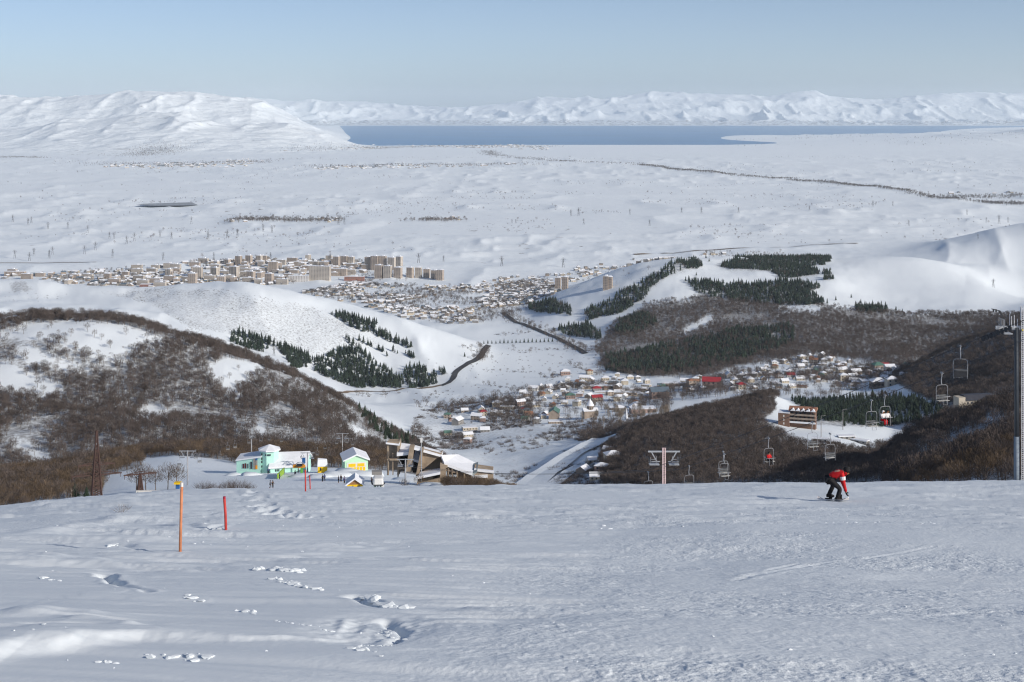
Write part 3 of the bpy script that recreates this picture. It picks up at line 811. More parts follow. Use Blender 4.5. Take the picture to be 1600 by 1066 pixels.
def bare_tree(seed, h, spread, nl, nt, trunk_h=0.5, tw=0.010):
    """returns trunk-and-limbs MB and twig-crown MB"""
    r = random.Random(seed)
    T, K = MB(), MB()
    lean = Vector((r.uniform(-.06, .06), r.uniform(-.06, .06), 0))
    top = Vector((lean.x * h, lean.y * h, h * 0.82))
    T.tube([(0, 0, -0.5), (lean.x * h * .4, lean.y * h * .4, h * .42), top], [h * .022, h * .014, h * .003], 4, False)
    limbs = []
    for i in range(nl):
        t = r.uniform(0.18, 0.78)
        a = i * 2.4 + r.uniform(-.5, .5)
        p = Vector((lean.x * h * t, lean.y * h * t, h * t))
        L = h * spread * (1.05 - t * 0.7) * r.uniform(.7, 1.1)
        d = Vector((math.cos(a), math.sin(a), r.uniform(.55, 1.25))).normalized()
        m = p + d * L * .55
        e = m + (d + Vector((0, 0, .5))).normalized() * L * .55
        T.tube([p, m, e], [h * .008, h * .005, h * .0015], 3, False)
        limbs += [(p, m), (m, e), (m, e)]
    limbs.append((Vector((lean.x * h * .5, lean.y * h * .5, h * .5)), top))
    cz, rz_, rx = h * .62, h * .38, h * spread
    for i in range(nt):
        a = r.uniform(0, 6.283); u = r.uniform(-.75, 1); q_ = math.sqrt(max(0, 1 - u * u)); k = r.uniform(.25, .95) ** .6
        p = Vector((math.cos(a) * q_ * rx * k + lean.x * h * .6, math.sin(a) * q_ * rx * k + lean.y * h * .6, cz + u * rz_ * k))
        d = (p - Vector((0, 0, h * .32))).normalized() + Vector((r.gauss(0, .35), r.gauss(0, .35), r.uniform(0, .5)))
        d.normalize()
        L = h * r.uniform(.10, .20)
        p = p - d * L * .5
        s_ = d.cross(Vector((r.uniform(-1, 1), r.uniform(-1, 1), r.uniform(-1, 1)))).normalized() * h * tw * r.uniform(.7, 1.3)
        e = p + d * L
        m = p + d * L * .4
        q = m + (d + Vector((r.gauss(0, .6), r.gauss(0, .6), r.uniform(-.1, .5)))).normalized() * L * .6
        K.add([p - s_, p + s_, e, m - s_ * .7, m + s_ * .7, q], [(0, 1, 2), (3, 4, 5)])
    return T, K

def bush(seed, h, wd, n, tw=0.012):
    r = random.Random(seed)
    K = MB()
    for i in range(n):
        a, rr = r.uniform(0, 6.283), r.random() ** .5 * wd * .5
        p = Vector((math.cos(a) * rr * .6, math.sin(a) * rr * .6, -0.1))
        d = Vector((math.cos(a) * rr / wd * 2 + r.gauss(0, .3), math.sin(a) * rr / wd * 2 + r.gauss(0, .3), r.uniform(.8, 1.6))).normalized()
        L = h * r.uniform(.55, 1.05) * (1 - .35 * rr / wd)
        s_ = d.cross(Vector((r.uniform(-1, 1), r.uniform(-1, 1), .2))).normalized() * h * tw
        m = p + d * L * r.uniform(.3, .6)
        e = p + d * L
        q = m + (d + Vector((r.gauss(0, .6), r.gauss(0, .6), .2))).normalized() * L * .5
        K.add([p - s_, p + s_, e, m - s_ * .8, m + s_ * .8, q], [(0, 1, 2), (3, 4, 5)])
    return K

def conifer(seed, h, w, rings=8, n=8):
    r = random.Random(seed)
    T, K = MB(), MB()
    T.tube([(0, 0, -0.6), (0, 0, h * .5), (0, 0, h * .97)], [h * .022, h * .013, h * .003], 4, False)
    for i in range(rings):
        t = i / (rings - 1)
        z0 = h * (.13 + .72 * t)
        rad = w * .5 * (1 - t) ** .8 * r.uniform(.85, 1.15) + w * .05
        ph = r.uniform(0, 6.28)
        vs = [(r.uniform(-.04, .04) * w, r.uniform(-.04, .04) * w, z0 + h * .17)]
        for k in range(2 * n):
            a = ph + math.pi * k / n
            q = rad * ((1.0 if k % 2 == 0 else .5) * r.uniform(.75, 1.2))
            vs.append((math.cos(a) * q, math.sin(a) * q, z0 - h * (.05 if k % 2 == 0 else -.02) * r.uniform(.4, 1.4)))
        fs = [(0, 1 + k, 1 + (k + 1) % (2 * n)) for k in range(2 * n)]
        K.add(vs, fs)
    return T, K

def both(TK, m1, m2, name):
    T, K = TK
    mb = MB(); mb.v = list(T.v); mb.f = list(T.f); mb.mi = [0] * len(T.f)
    k = len(mb.v); mb.v += K.v; mb.f += [tuple(i + k for i in f) for f in K.f]; mb.mi += [1] * len(K.f)
    return mb.mesh(name, [m1, m2])

# meshes for the far masses
far_tree = [both(bare_tree(40 + i, 7, .40, 7, 110, tw=.010), bark, twig, 'far_tree') for i in range(5)]
far_bush = [bush(60 + i, 2.6, 3.6, 60, .014).mesh('far_bush', twig) for i in range(4)]
olive_bush = [both(bare_tree(70 + i, 5.0, .48, 8, 190, tw=.0075), bark, twig_olive, 'olive_tree') for i in range(4)]
far_pine = [both(conifer(80 + i, 9, 4.6, 6, 6), bark, needle_b if i % 2 else needle, 'far_pine') for i in range(5)]
tuft = [bush(90 + i, .8, 1.3, 14, .05).mesh('tuft', twig) for i in range(3)]

def scatter(name, pts, meshes, smin, smax, kind='stuff', tilt=.06, sk=1.4):
    if len(pts) == 0: return
    n = len(pts)
    me = bpy.data.meshes.new(name)
    me.vertices.add(n); me.vertices.foreach_set('co', np.asarray(pts, np.float32).ravel())
    sc = (smin + (smax - smin) * rng.random(n) ** sk).astype(np.float32)
    a = me.attributes.new('size', 'FLOAT', 'POINT'); a.data.foreach_set('value', sc)
    ro = np.stack([rng.normal(0, tilt, n), rng.normal(0, tilt, n), rng.uniform(0, 6.283, n)], 1).astype(np.float32)
    a = me.attributes.new('turn', 'FLOAT_VECTOR', 'POINT'); a.data.foreach_set('vector', ro.ravel())
    a = me.attributes.new('which', 'INT', 'POINT'); a.data.foreach_set('value', rng.integers(0, len(meshes), n).astype(np.int32))
    o = link(name, me)
    g = bpy.data.node_groups.new(name, 'GeometryNodeTree')
    g.interface.new_socket('Geometry', in_out='INPUT', socket_type='NodeSocketGeometry')
    g.interface.new_socket('Geometry', in_out='OUTPUT', socket_type='NodeSocketGeometry')
    N, Lk = g.nodes, g.links
    gi, go = N.new('NodeGroupInput'), N.new('NodeGroupOutput')
    iop = N.new('GeometryNodeInstanceOnPoints')
    gti = N.new('GeometryNodeGeometryToInstance')
    for m_ in meshes:
        so = bpy.data.objects.new('source_' + m_.name, m_)
        oi = N.new('GeometryNodeObjectInfo'); oi.inputs['Object'].default_value = so
        Lk.new(oi.outputs['Geometry'], gti.inputs[0])
    Lk.new(gi.outputs[0], iop.inputs['Points']); Lk.new(gti.outputs[0], iop.inputs['Instance'])
    iop.inputs['Pick Instance'].default_value = True
    for nm, tp, sk_ in (('which', 'INT', 'Instance Index'), ('turn', 'FLOAT_VECTOR', 'Rotation'), ('size', 'FLOAT', 'Scale')):
        na = N.new('GeometryNodeInputNamedAttribute'); na.data_type = tp; na.inputs[0].default_value = nm
        Lk.new(na.outputs[0], iop.inputs[sk_])
    Lk.new(iop.outputs[0], go.inputs[0])
    md = o.modifiers.new('scatter', 'NODES'); md.node_group = g
    return tag(o, kind=kind)

def split_big(pts, n):
    """the n that show largest (nearest) and the rest"""
    c = CX + F * pts[:, 0] / pts[:, 1]
    seen = (c > 0) & (c < 1600)
    k = np.argsort(pts[:, 1] + 1e6 * ~seen)
    return pts[k[:n]], pts[k[n:]]

# zones of bare woods
woods_l = zone(Z_HILL_L, 790, 1190, 3.1, HOLES_L, (38, -0.22))
belt = np.concatenate([zone(Z_BELT_L, 150, 735, 3.4, (), (30, -0.5), 14, .4), zone(Z_BELT_M, 445, 735, 3.0, (), (30, -0.6), 14, .3)])
bush_r = np.concatenate([zone([(696, 745), (775, 745), (775, 790), (690, 790)], 310, 371, 1.9, (), None, 26, .1), zone([(772, 748), (800, 752), (842, 782), (842, 800), (770, 800)], 330, 470, 2.6, (), None, 24, .1)])
woods_a = zone(Z_A, 150, 450, 3.3, (), (25, -0.5), 14)
woods_b = zone(Z_B, 430, 800, 3.2, H_B, (40, -0.42), 12)
woods_m = zone(Z_M, 560, 1400, 3.3, (), (50, -0.5), 12)
woods_mr = zone(Z_MR, 780, 1400, 4.2, (), (40, -0.2), 12)
woods_r2 = zone(Z_R2, 1250, 1850, 4.4, (), (60, -0.45), 12)
woods_r3 = zone(Z_R3, 1950, 2950, 5.3, H_R3, (110, -0.34), 10)
ridge_top = zone([(0, 497), (60, 488), (140, 483), (200, 493), (280, 516), (350, 536), (420, 561), (480, 586), (480, 596), (350, 548), (200, 502), (60, 500), (0, 508)], 1000, 1200, 2.6, (), None, 12)
pines_l = np.concatenate([zone(p, 1780, 2450, 4.4, (), (40, -0.45), 10, .5) for p in Z_PINES_L])
pines_r = np.concatenate([zone(p, a, b, 5.4, (), (70, -0.36), 10, .8) for p, a, b in Z_PINES_R])
pines_h = zone(Z_PINES_H, 1180, 1560, 5.0, (), (40, -0.45), 12)
pines_c = zone(Z_RIDGE_C, 950, 1190, 7.0, (), (30, -0.2), 12)
val_bush = np.concatenate([zone(Z_VAL, 1250, 1950, 5.0, Z_VALH, (70, -0.12), 10), zone(Z_SLOPE_C, 1000, 1560, 9.0, (), (60, 0.1), 10)])
val_tree = np.concatenate([zone(Z_VAL, 1300, 1900, 9, (), (70, 0.05), 10), zone([(770, 622), (880, 606), (1060, 604), (1050, 640), (900, 650), (740, 640)], 1500, 2200, 8, (), (60, -0.02), 10), zone([(1060, 606), (1400, 604), (1400, 626), (1210, 624), (1060, 630)], 1500, 2100, 8, (), (60, -0.1), 10),
                           zone([(1060, 575), (1290, 552), (1440, 575), (1430, 605), (1060, 612)], 1750, 2300, 8.5, (), (60, -0.1), 10), zone([(1200, 540), (1420, 545), (1400, 572), (1290, 558), (1210, 565)], 1950, 2400, 8, (), (80, -0.1), 10)])
base_c = zone(Z_BASE_C, 700, 1300, 5.0, (), (50, -0.15), 12)
streaks_b = zone([(1405, 740), (1440, 712), (1560, 672), (1587, 690), (1430, 745)], 430, 800, 6, (), (30, 0.05), 10)

# the largest 300 of each kind stand as trees of their own
LABELS_DONE = {}
def individuals(name, pts, meshes, label_of, group_of, cat, smin, smax, parts):
    """meshes: list of [(part, mesh)] sets; each copy shares its mesh data"""
    for i, p in enumerate(pts):
        ms = meshes[i % len(meshes)]
        r = empty(name, p, rng.uniform(0, 6.28), label_of(p), cat, group_of(p))
        s_ = smin + (smax - smin) * rng.random() ** 1.3
        r.scale = (s_, s_, s_ * rng.uniform(.9, 1.1))
        for pn, m_ in ms: link(pn, m_, r)

def px(p):
    return CX + F * p[0] / p[1], HR - F * p[2] / p[1]

bush_sets = []
for i in range(4):
    K = bush(500 + i, 2.6, 4.2, 330, .0042); T = MB(); T.tube([(0, 0, -.4), (.1, 0, .9)], [.06, .03], 4, False); T.tube([(.1, .1, -.4), (-.3, .2, .8)], [.05, .02], 4, False)
    bush_sets.append([('stem', T.mesh('stem', bark)), ('crown', K.mesh('crown', twig))])
near_sets = []
for i in range(8):
    T, K = bare_tree(200 + i, 5.0, .46, 11, 300, tw=.0055)
    near_sets.append([('trunk', T.mesh('trunk', bark)), ('crown', K.mesh('crown', twig_olive if i % 3 else twig))])
pine_sets = []
for i in range(6):
    T, K = conifer(300 + i, 9, 4.4, 8, 8)
    pine_sets.append([('trunk', T.mesh('trunk', bark)), ('crown', K.mesh('crown', needle))])

bl, br_ = split_big(belt, 150)
print('ZONES', len(bush_r), len(belt), len(woods_a))
al, ar = split_big(woods_a, 90)
rl, rr_ = split_big(bush_r, 40)
TREE_MARKS = [(5, 788, 'at the very left edge above the snow'), (40, 788, 'above the snow left of the dead trees'), (8, 765, 'on the far left behind the first row of the thicket'), (95, 785, 'among the dead trees'), (120, 755, 'midway between the dead trees and the thicket top'), (30, 752, 'halfway up the thicket on the left'), (175, 778, 'just right of the rust brown pylon'), (20, 770, 'above the far left end of the snow edge'), (68, 768, 'behind the dead trees'), (120, 770, 'behind the dark green pine bushes'), (151, 760, 'round the foot of the rust brown pylon'), (185, 750, 'between the two dark pylons'), (215, 740, 'at the edge of the small snow slope'), (20, 735, 'at the top of the thicket on the far left'), (110, 730, 'at the top of the thicket left of the pylon'), (60, 750, 'in the middle of the thicket on the left'),
              (300, 705, 'above the small snow slope'), (360, 708, 'left behind the mint building'), (430, 705, 'behind the mint tower'), (500, 715, 'behind the yellow kiosk'), (540, 712, 'behind the mint hut'), (590, 715, 'between the mint hut and the ruin'), (640, 722, 'behind the ruin'),
              (680, 755, 'below the facade of the ruin'), (730, 752, 'below the right wing of the ruin'), (780, 752, 'right of the ruin'), (815, 758, 'at the right end of the ruin scrub'),
              (1420, 748, 'at the left end of the slope below the ladder tower'), (1460, 740, 'low on the slope left of the ladder tower'), (1500, 735, 'midway on the slope left of the ladder tower'), (1545, 720, 'high on the slope left of the ladder tower'), (1580, 745, 'at the foot of the ladder tower'), (1580, 700, 'beside the shaft of the ladder tower'), (1520, 752, 'at the snow edge left of the ladder tower')]
def tree_label(p):
    c, r_ = px(p)
    m_ = min(TREE_MARKS, key=lambda q: (q[0] - c) ** 2 + 2 * (q[1] - r_) ** 2)
    return f'{["small", "middling", "tall", "wide", "thin"][int(rng.integers(0, 5))]} {"brown" if c < 900 else "dark brown"} tree {m_[2]}'
def tree_group(p):
    c, r_ = px(p)
    return 'thicket left of the piste' if c < 240 else 'trees behind the huts' if c < 640 else 'bushes by the ruin' if c < 900 else 'trees below the ladder tower'
individuals('bare_tree', rl, near_sets, tree_label, tree_group, 'tree', .42, .72, None)
individuals('bare_tree', np.concatenate([bl, al]), near_sets, tree_label, tree_group, 'tree', .55, 1.15, None)
for nm, pts_ in (('bare_woods', br_), ('scrub', rr_)):
    scatter(nm, pts_, olive_bush + [far_tree[0]] if nm == 'bare_woods' else olive_bush, *((.5, 1.05) if nm == 'bare_woods' else (.3, .62)))
scatter('bare_woods', ar, far_tree, .5, 1.0)
scatter('bare_woods', woods_l, far_tree, .55, 1.15)
scatter('bare_woods', np.concatenate([woods_m, woods_mr, woods_b]), far_tree, .55, 1.15)
scatter('bare_woods', np.concatenate([woods_r2, woods_r3]), far_tree, .7, 1.4)
scatter('scrub', ridge_top, far_bush, .6, 1.3)
scatter('scrub', np.concatenate([val_bush, base_c, streaks_b]), far_bush, .7, 1.9)
scatter('valley_trees', val_tree, far_tree, .8, 1.8)

hp, hr = split_big(pines_h, 130)
cp, cr = split_big(pines_c, 60)
lp, lr = split_big(pines_l, 110)
PINE_MARKS = [(565, 640, 'at the top of the wooded shoulder'), (610, 668, 'halfway down the wooded shoulder'), (660, 692, 'at the lower end of the wooded shoulder'), (390, 535, 'in the leftmost clump of the snowy hill'), (460, 560, 'in the second clump of the snowy hill'), (500, 580, 'at the left of the big plantation'), (550, 560, 'at the top of the big plantation'), (560, 600, 'at the lower edge of the big plantation'), (610, 598, 'at the right of the big plantation'), (660, 595, 'in the small grove by the curving road'), (550, 505, 'in the upper strip of the snowy hill'), (640, 545, 'among the loose pines high on the snowy hill'),
              (1260, 640, 'close behind the brick hotel'), (1290, 655, 'right beside the brick hotel'), (1320, 660, 'behind the tall lamp post'), (1350, 650, 'behind the two riders on the lift'), (1400, 655, 'at the front of the hotel grove'), (1440, 645, 'at the right of the hotel grove'), (1475, 645, 'at the far right end of the hotel grove')]
def pine_label(p):
    c, r_ = px(p)
    m_ = min(PINE_MARKS, key=lambda q: (q[0] - c) ** 2 + 2 * (q[1] - r_) ** 2)
    return f'{["small", "tall", "slim", "broad"][int(rng.integers(0, 4))]} dark pine {m_[2]}'
def pine_group(p):
    c, r_ = px(p)
    return 'conifers on the wooded shoulder' if p[1] < 1250 and c < 800 else 'pines on the snowy hill' if c < 720 else 'pines behind the brick hotel'
individuals('pine_tree', np.concatenate([hp, cp, lp]), pine_sets, pine_label, pine_group, 'tree', .6, 1.15, None)
scatter('pine_woods', np.concatenate([hr, cr]), far_pine, .6, 1.15)
scatter('pine_woods', lr, far_pine, .6, 1.55, sk=1.0)
scatter('pine_woods', pines_r, far_pine + far_pine + far_tree[:1], .55, 1.7, sk=1.0)
# single trees scattered over the snow
single = [at(c, r_, a, b) for c, r_, a, b in [(1330, 466, 2600, 3300), (1345, 474, 2600, 3300), (1306, 470, 2600, 3300), (1400, 486, 2500, 2900), (1410, 489, 2500, 2900), (1230, 412, 2900, 3500), (726, 558, 2000, 2500), (1103, 404, 2900, 3500), (1108, 409, 2900, 3500), (1088, 431, 2900, 3500)]]
LONE = ['at the lower edge of the right hand pine strip', 'left of the small pine row above the brown wood', 'right of the upper pine patch', 'left one of a pair under the smooth dome hill', 'right one of a pair under the smooth dome hill', 'inside the upper pine patch clearing', 'by the end of the curving road', 'at the top edge of the forested hill, upper of two', 'at the top edge of the forested hill, lower of two', 'in the white clearing between the pine strips']
for k, p in enumerate(single):
    individuals('pine_tree', [p], [pine_sets[k % 6]], lambda p: 'lone dark pine ' + LONE[k], lambda p: 'lone pines on the snow', 'tree', .9, 1.3, None)
# grass and stone tufts on the wind-bared slope of the snowy hill
scatter('grass_tufts', np.concatenate([zone([(140, 452), (330, 450), (480, 475), (560, 510), (640, 548), (560, 545), (480, 560), (380, 525), (300, 515), (230, 475)], 1800, 2420, 5.0, (), (60, -0.05)),
                                       zone([(0, 445), (120, 450), (110, 470), (0, 470)], 1800, 2420, 12, (), (50, 0.1)),
                                       zone([(900, 448), (1040, 412), (1060, 420), (960, 450), (900, 470)], 2700, 3500, 16, (), (60, 0.05)),
                                       zone([(0, 505), (200, 500), (330, 540), (200, 590), (60, 560)], 900, 1180, 8, (), (40, 0.05))]), tuft, .6, 2.6)
# poplars of the village
pops = zone([(905, 640), (960, 636), (1010, 645), (1075, 655), (1060, 668), (1000, 680), (960, 676), (920, 672)], 1350, 1800, 14, (), None, 12)[:46]
pop_sets = []
for i in range(4):
    T, K = bare_tree(400 + i, 14, .20, 8, 230, tw=.006)
    pop_sets.append([('trunk', T.mesh('trunk', bark_pale)), ('crown', K.mesh('crown', twig_tan))])
def poplar_label(p):
    c, r_ = px(p)
    q = min([(895, 648, 'left of the white church'), (910, 660, 'on the snow below the white church'), (940, 640, 'just right of the white church'), (950, 660, 'between the white church and the white spire'), (985, 655, 'beside the slender white spire'), (1000, 640, 'behind the pink brick hall'), (1020, 662, 'right of the white spire above the dark wood'), (1060, 660, 'at the right end of the poplars')], key=lambda q: (q[0] - c) ** 2 + 2 * (q[1] - r_) ** 2)
    return f'{["tall", "short", "slim", "broad"][int(rng.integers(0, 4))]} bare tan poplar {q[2]}'
individuals('poplar_tree', pops, pop_sets, poplar_label, lambda p: 'poplars in the village', 'tree', .6, 1.1, None)
row_t = [at(756 + i * 6.3, 538 - 0.2 * i, 2200, 2900) for i in range(18)]
for p in row_t:
    individuals('pine_tree', [p], pine_sets, lambda p: 'dark narrow tree in the straight row across the white valley field', lambda p: 'row of trees in the valley field', 'tree', .8, 1.1, None)
# trees along the valley road and the belt of trees on the plain
def along(pxs, d0, d1, n, jit):
    pts = [at(c, r_, d0, d1) for c, r_ in pxs]
    seg = [(b - a).length for a, b in zip(pts[:-1], pts[1:])]
    out = []
    for _ in range(n):
        k = rng.choice(len(seg), p=np.array(seg) / sum(seg))
        p = pts[k].lerp(pts[k + 1], rng.random())
        X, Y = p.x + rng.normal(0, jit[0]), p.y + rng.normal(0, jit[1])
        out.append((X, Y, ground(X, Y)))
    return np.array(out)
scatter('roadside_trees', along([(915, 551), (870, 526), (830, 510), (800, 498), (786, 487)], 2150, 3300, 190, (9, 14)), far_tree, .8, 1.6)
scatter('roadside_trees', along([(758, 546), (754, 560), (750, 566)], 2000, 2500, 40, (5, 8)), far_tree, 1.2, 2.0)
scatter('tree_belt', np.concatenate([along([(1000, 258), (1075, 266), (1140, 273), (1230, 279), (1300, 286), (1380, 294), (1430, 303)], 8000, 16000, 2300, (14, 80)), along([(1430, 303), (1500, 313), (1560, 318)], 7000, 12000, 350, (25, 60)), along([(760, 236), (770, 243), (830, 249), (900, 253), (1000, 258)], 11000, 18000, 900, (60, 130)), along([(1540, 318), (1620, 320)], 6500, 9000, 300, (30, 60)), along([(1480, 309), (1610, 306)], 7000, 11000, 350, (60, 90))]), far_tree, 1.2, 2.4)
scatter('far_tree_rows', np.concatenate([along([(360, 346), (430, 344), (530, 345)], 5200, 7000, 500, (20, 50)), along([(650, 345), (720, 344)], 5200, 7000, 160, (30, 50)), along([(210, 238), (270, 236)], 13000, 19000, 900, (120, 350)), along([(460, 234), (590, 232)], 14000, 19000, 500, (150, 200)), along([(150, 256), (290, 258), (420, 252)], 10500, 15000, 600, (120, 200)),
    along([(490, 261), (650, 259), (820, 257)], 10500, 15000, 700, (120, 120)), along([(0, 246), (60, 247)], 12500, 16000, 200, (60, 60)), along([(560, 229.5), (640, 230), (740, 229), (860, 229.5)], 15500, 20000, 900, (160, 200))]), far_tree, 1.3, 2.4)

# scrub and stones dotted over the plain
scatter('plain_scrub', np.concatenate([zone([(-110, 300), (1710, 300), (1710, 402), (-110, 402)], 4300, 8200, 50, (), (420, 0.30), 3), zone([(-110, 240), (1710, 240), (1710, 302), (-110, 302)], 8200, 14500, 85, (), (900, 0.30), 3)]), far_bush + far_tree[:2], .8, 2.2)
scatter('plain_scrub', np.concatenate([zone([(1150, 200), (1710, 190), (1710, 232), (1150, 230)], 15000, 26000, 260, (), (1500, 0.0), 3)]), far_tree, 1.5, 4.0)

# hedges and field edges across the white valley floor
hed = [along(q, 1500, 2900, n_, (4, 6)) for q, n_ in (([(700, 640), (760, 632), (830, 626)], 60), ([(745, 577), (800, 580), (860, 584)], 26), ([(828, 548), (870, 546), (905, 545)], 34), ([(860, 566), (900, 572), (940, 588)], 50), ([(690, 612), (672, 622), (650, 640)], 26), ([(850, 590), (880, 588)], 30), ([(800, 545), (815, 552), (835, 550)], 22), ([(640, 612), (600, 616), (560, 618)], 22), ([(770, 523), (830, 520)], 26), ([(720, 545), (740, 548)], 14), ([(930, 545), (944, 560), (940, 585)], 50), ([(880, 530), (900, 545), (925, 550)], 60), ([(750, 600), (800, 606), (850, 604)], 26))]
scatter('field_hedges', np.concatenate(hed), far_bush + far_tree[:2], .5, 1.5)
loose = zone([(660, 560), (940, 545), (940, 590), (840, 610), (700, 640), (640, 625)], 1650, 2500, 26, (), None, 5)
scatter('field_hedges', loose, far_bush, .4, 1.0)
# ------------------------------------------------------------------ houses
snow_roof = mat('roof_snow', (0.84, 0.86, 0.90), 0.7, 0.05, 0.6)
WALL = {'cream': mat('wall_cream', (0.50, 0.44, 0.35), 0.85, 0.1, 0.4), 'tan': mat('wall_tan_tuff', (0.33, 0.27, 0.22), 0.85, 0.15, 0.4), 'pink': mat('wall_pink_tuff', (0.32, 0.23, 0.20), 0.85, 0.12, 0.4),
        'grey': mat('wall_grey', (0.27, 0.26, 0.25), 0.85, 0.12, 0.4), 'white': mat('wall_white', (0.68, 0.66, 0.62), 0.8, 0.06, 0.4), 'brown': mat('wall_brown_brick', (0.20, 0.12, 0.085), 0.85, 0.15, 0.5)}
ROOFM = {'snowy': snow_roof, 'red': mat('roof_red', (0.36, 0.035, 0.045), 0.6, 0.15, 0.3), 'green': mat('roof_green', (0.10, 0.20, 0.16), 0.6, 0.15, 0.3), 'slate': mat('roof_slate_blue', (0.12, 0.16, 0.20), 0.6, 0.15, 0.3), 'rust': mat('roof_rust', (0.30, 0.15, 0.09), 0.7, 0.2, 0.3)}
glass = mat('window_dark', (0.035, 0.04, 0.05), 0.25, 0.1, 1.0, spec=0.5)
concrete = mat('concrete', (0.33, 0.29, 0.24), 0.9, 0.15, 0.5)

def house_meshes(w_, d_, h_, wall, roof, shape):
    """wall, roof, window meshes: gabled, hipped or flat"""
    Wm, Rm = MB(), MB()
    if shape == 'gable':
        rh = d_ * .32
        Wm.box((0, 0, (h_ - 4) / 2), (w_, d_, h_ + 4))
        for s_ in (-1, 1):
            x0 = s_ * (w_ / 2 - .15)
            Wm.add([(x0 - .14, -d_ / 2, h_), (x0 - .14, d_ / 2, h_), (x0 - .14, 0, h_ + rh), (x0 + .14, -d_ / 2, h_), (x0 + .14, d_ / 2, h_), (x0 + .14, 0, h_ + rh)], [(0, 1, 2), (3, 5, 4), (0, 2, 5, 3), (1, 4, 5, 2), (0, 3, 4, 1)])
        e, t_ = .5, .35
        for s_ in (-1, 1):
            Rm.add([(-w_ / 2 - e, s_ * (d_ / 2 + e), h_ - e * .6), (w_ / 2 + e, s_ * (d_ / 2 + e), h_ - e * .6), (w_ / 2 + e, 0, h_ + rh + .02), (-w_ / 2 - e, 0, h_ + rh + .02),
                    (-w_ / 2 - e, s_ * (d_ / 2 + e), h_ - e * .6 + t_), (w_ / 2 + e, s_ * (d_ / 2 + e), h_ - e * .6 + t_), (w_ / 2 + e, 0, h_ + rh + t_), (-w_ / 2 - e, 0, h_ + rh + t_)],
                   [(0, 1, 2, 3), (4, 7, 6, 5), (0, 4, 5, 1), (1, 5, 6, 2), (3, 7, 4, 0), (2, 6, 7, 3)])
    elif shape == 'hip':
        rh = d_ * .28
        Wm.box((0, 0, (h_ - 4) / 2), (w_, d_, h_ + 4))
        e = .5; a, b_ = w_ / 2 + e, d_ / 2 + e; c_ = max(.3, w_ / 2 - d_ / 2)
        Rm.add([(-a, -b_, h_), (a, -b_, h_), (a, b_, h_), (-a, b_, h_), (-a, -b_, h_ + .25), (a, -b_, h_ + .25), (a, b_, h_ + .25), (-a, b_, h_ + .25), (-c_, 0, h_ + rh), (c_, 0, h_ + rh)],
               [(0, 3, 2, 1), (0, 1, 5, 4), (1, 2, 6, 5), (2, 3, 7, 6), (3, 0, 4, 7), (4, 5, 9, 8), (5, 6, 9), (6, 7, 8, 9), (7, 4, 8)])
    else:
        Wm.box((0, 0, (h_ - 4) / 2), (w_, d_, h_ + 4))
        Rm.box((0, 0, h_ + .22), (w_ + .4, d_ + .4, .45))
    wins = []
    n = max(2, int(w_ / 3.2))
    fl = max(1, int(h_ / 2.9))
    for f_ in range(fl):
        for k in range(n):
            m_ = MB(); m_.box((-w_ / 2 + w_ * (k + .5) / n, -d_ / 2 - .03, h_ * (f_ + .55) / fl), (1.2, .12, 1.4)); wins.append(m_)
    m_ = MB(); m_.box((w_ / 2 + .03, 0, h_ * .55), (.12, 1.2, 1.4)); wins.append(m_)
    return Wm.mesh('wall', WALL[wall]), Rm.mesh('roof', ROOFM[roof]), [q.mesh('window', glass) for q in wins]

ARCH = {}
def archetype(wall, roof, k):
    key = (wall, roof, k)
    if key not in ARCH:
        w_, d_, h_, sh = [(11, 8.5, 3.6, 'gable'), (9, 8, 5.8, 'hip'), (15, 9, 6.2, 'gable'), (8, 6.5, 3.2, 'gable'), (13, 10, 5.6, 'hip'), (18, 10, 3.6, 'flat')][k]
        ARCH[key] = house_meshes(w_, d_, h_, wall, roof, sh)
    return ARCH[key]

LANDMARKS = [((1112, 598), 'the red roofed hall'), ((922, 641), 'the white church'), ((1237, 574), 'the top of the steep street'), ((1370, 575), 'the green roofed house'), ((1160, 603), 'the red gabled villa'),
             ((1320, 590), 'the twin gabled house'), ((870, 645), 'the long green roof'), ((1060, 608), 'the long white sheds'), ((975, 632), 'the brick hall'), ((870, 600), 'the lone brick house'), ((1390, 603), 'the two village hotels'), ((740, 655), 'the bend of the snowy lane')]
ORD = ['nearest', 'second', 'third', 'fourth', 'fifth', 'sixth', 'seventh', 'eighth', 'ninth', 'tenth', 'eleventh', 'twelfth']
house_list = []
NAMES_SIZE = ['low gabled', 'two storey hipped', 'long gabled', 'tiny gabled', 'broad hipped', 'long flat']
def place_house(p, wall, roof, k, rz, name='house', label=None, group=None, scale=1.0):
    wm, rm, ws = archetype(wall, roof, k)
    r = empty(name, p, rz, label, 'house', group)
    r.scale = (scale, scale, scale)
    link('wall', wm, r); link('roof', rm, r)
    for m_ in ws: link('window', m_, r)
    house_list.append((r, p, wall, roof, k))
    return r

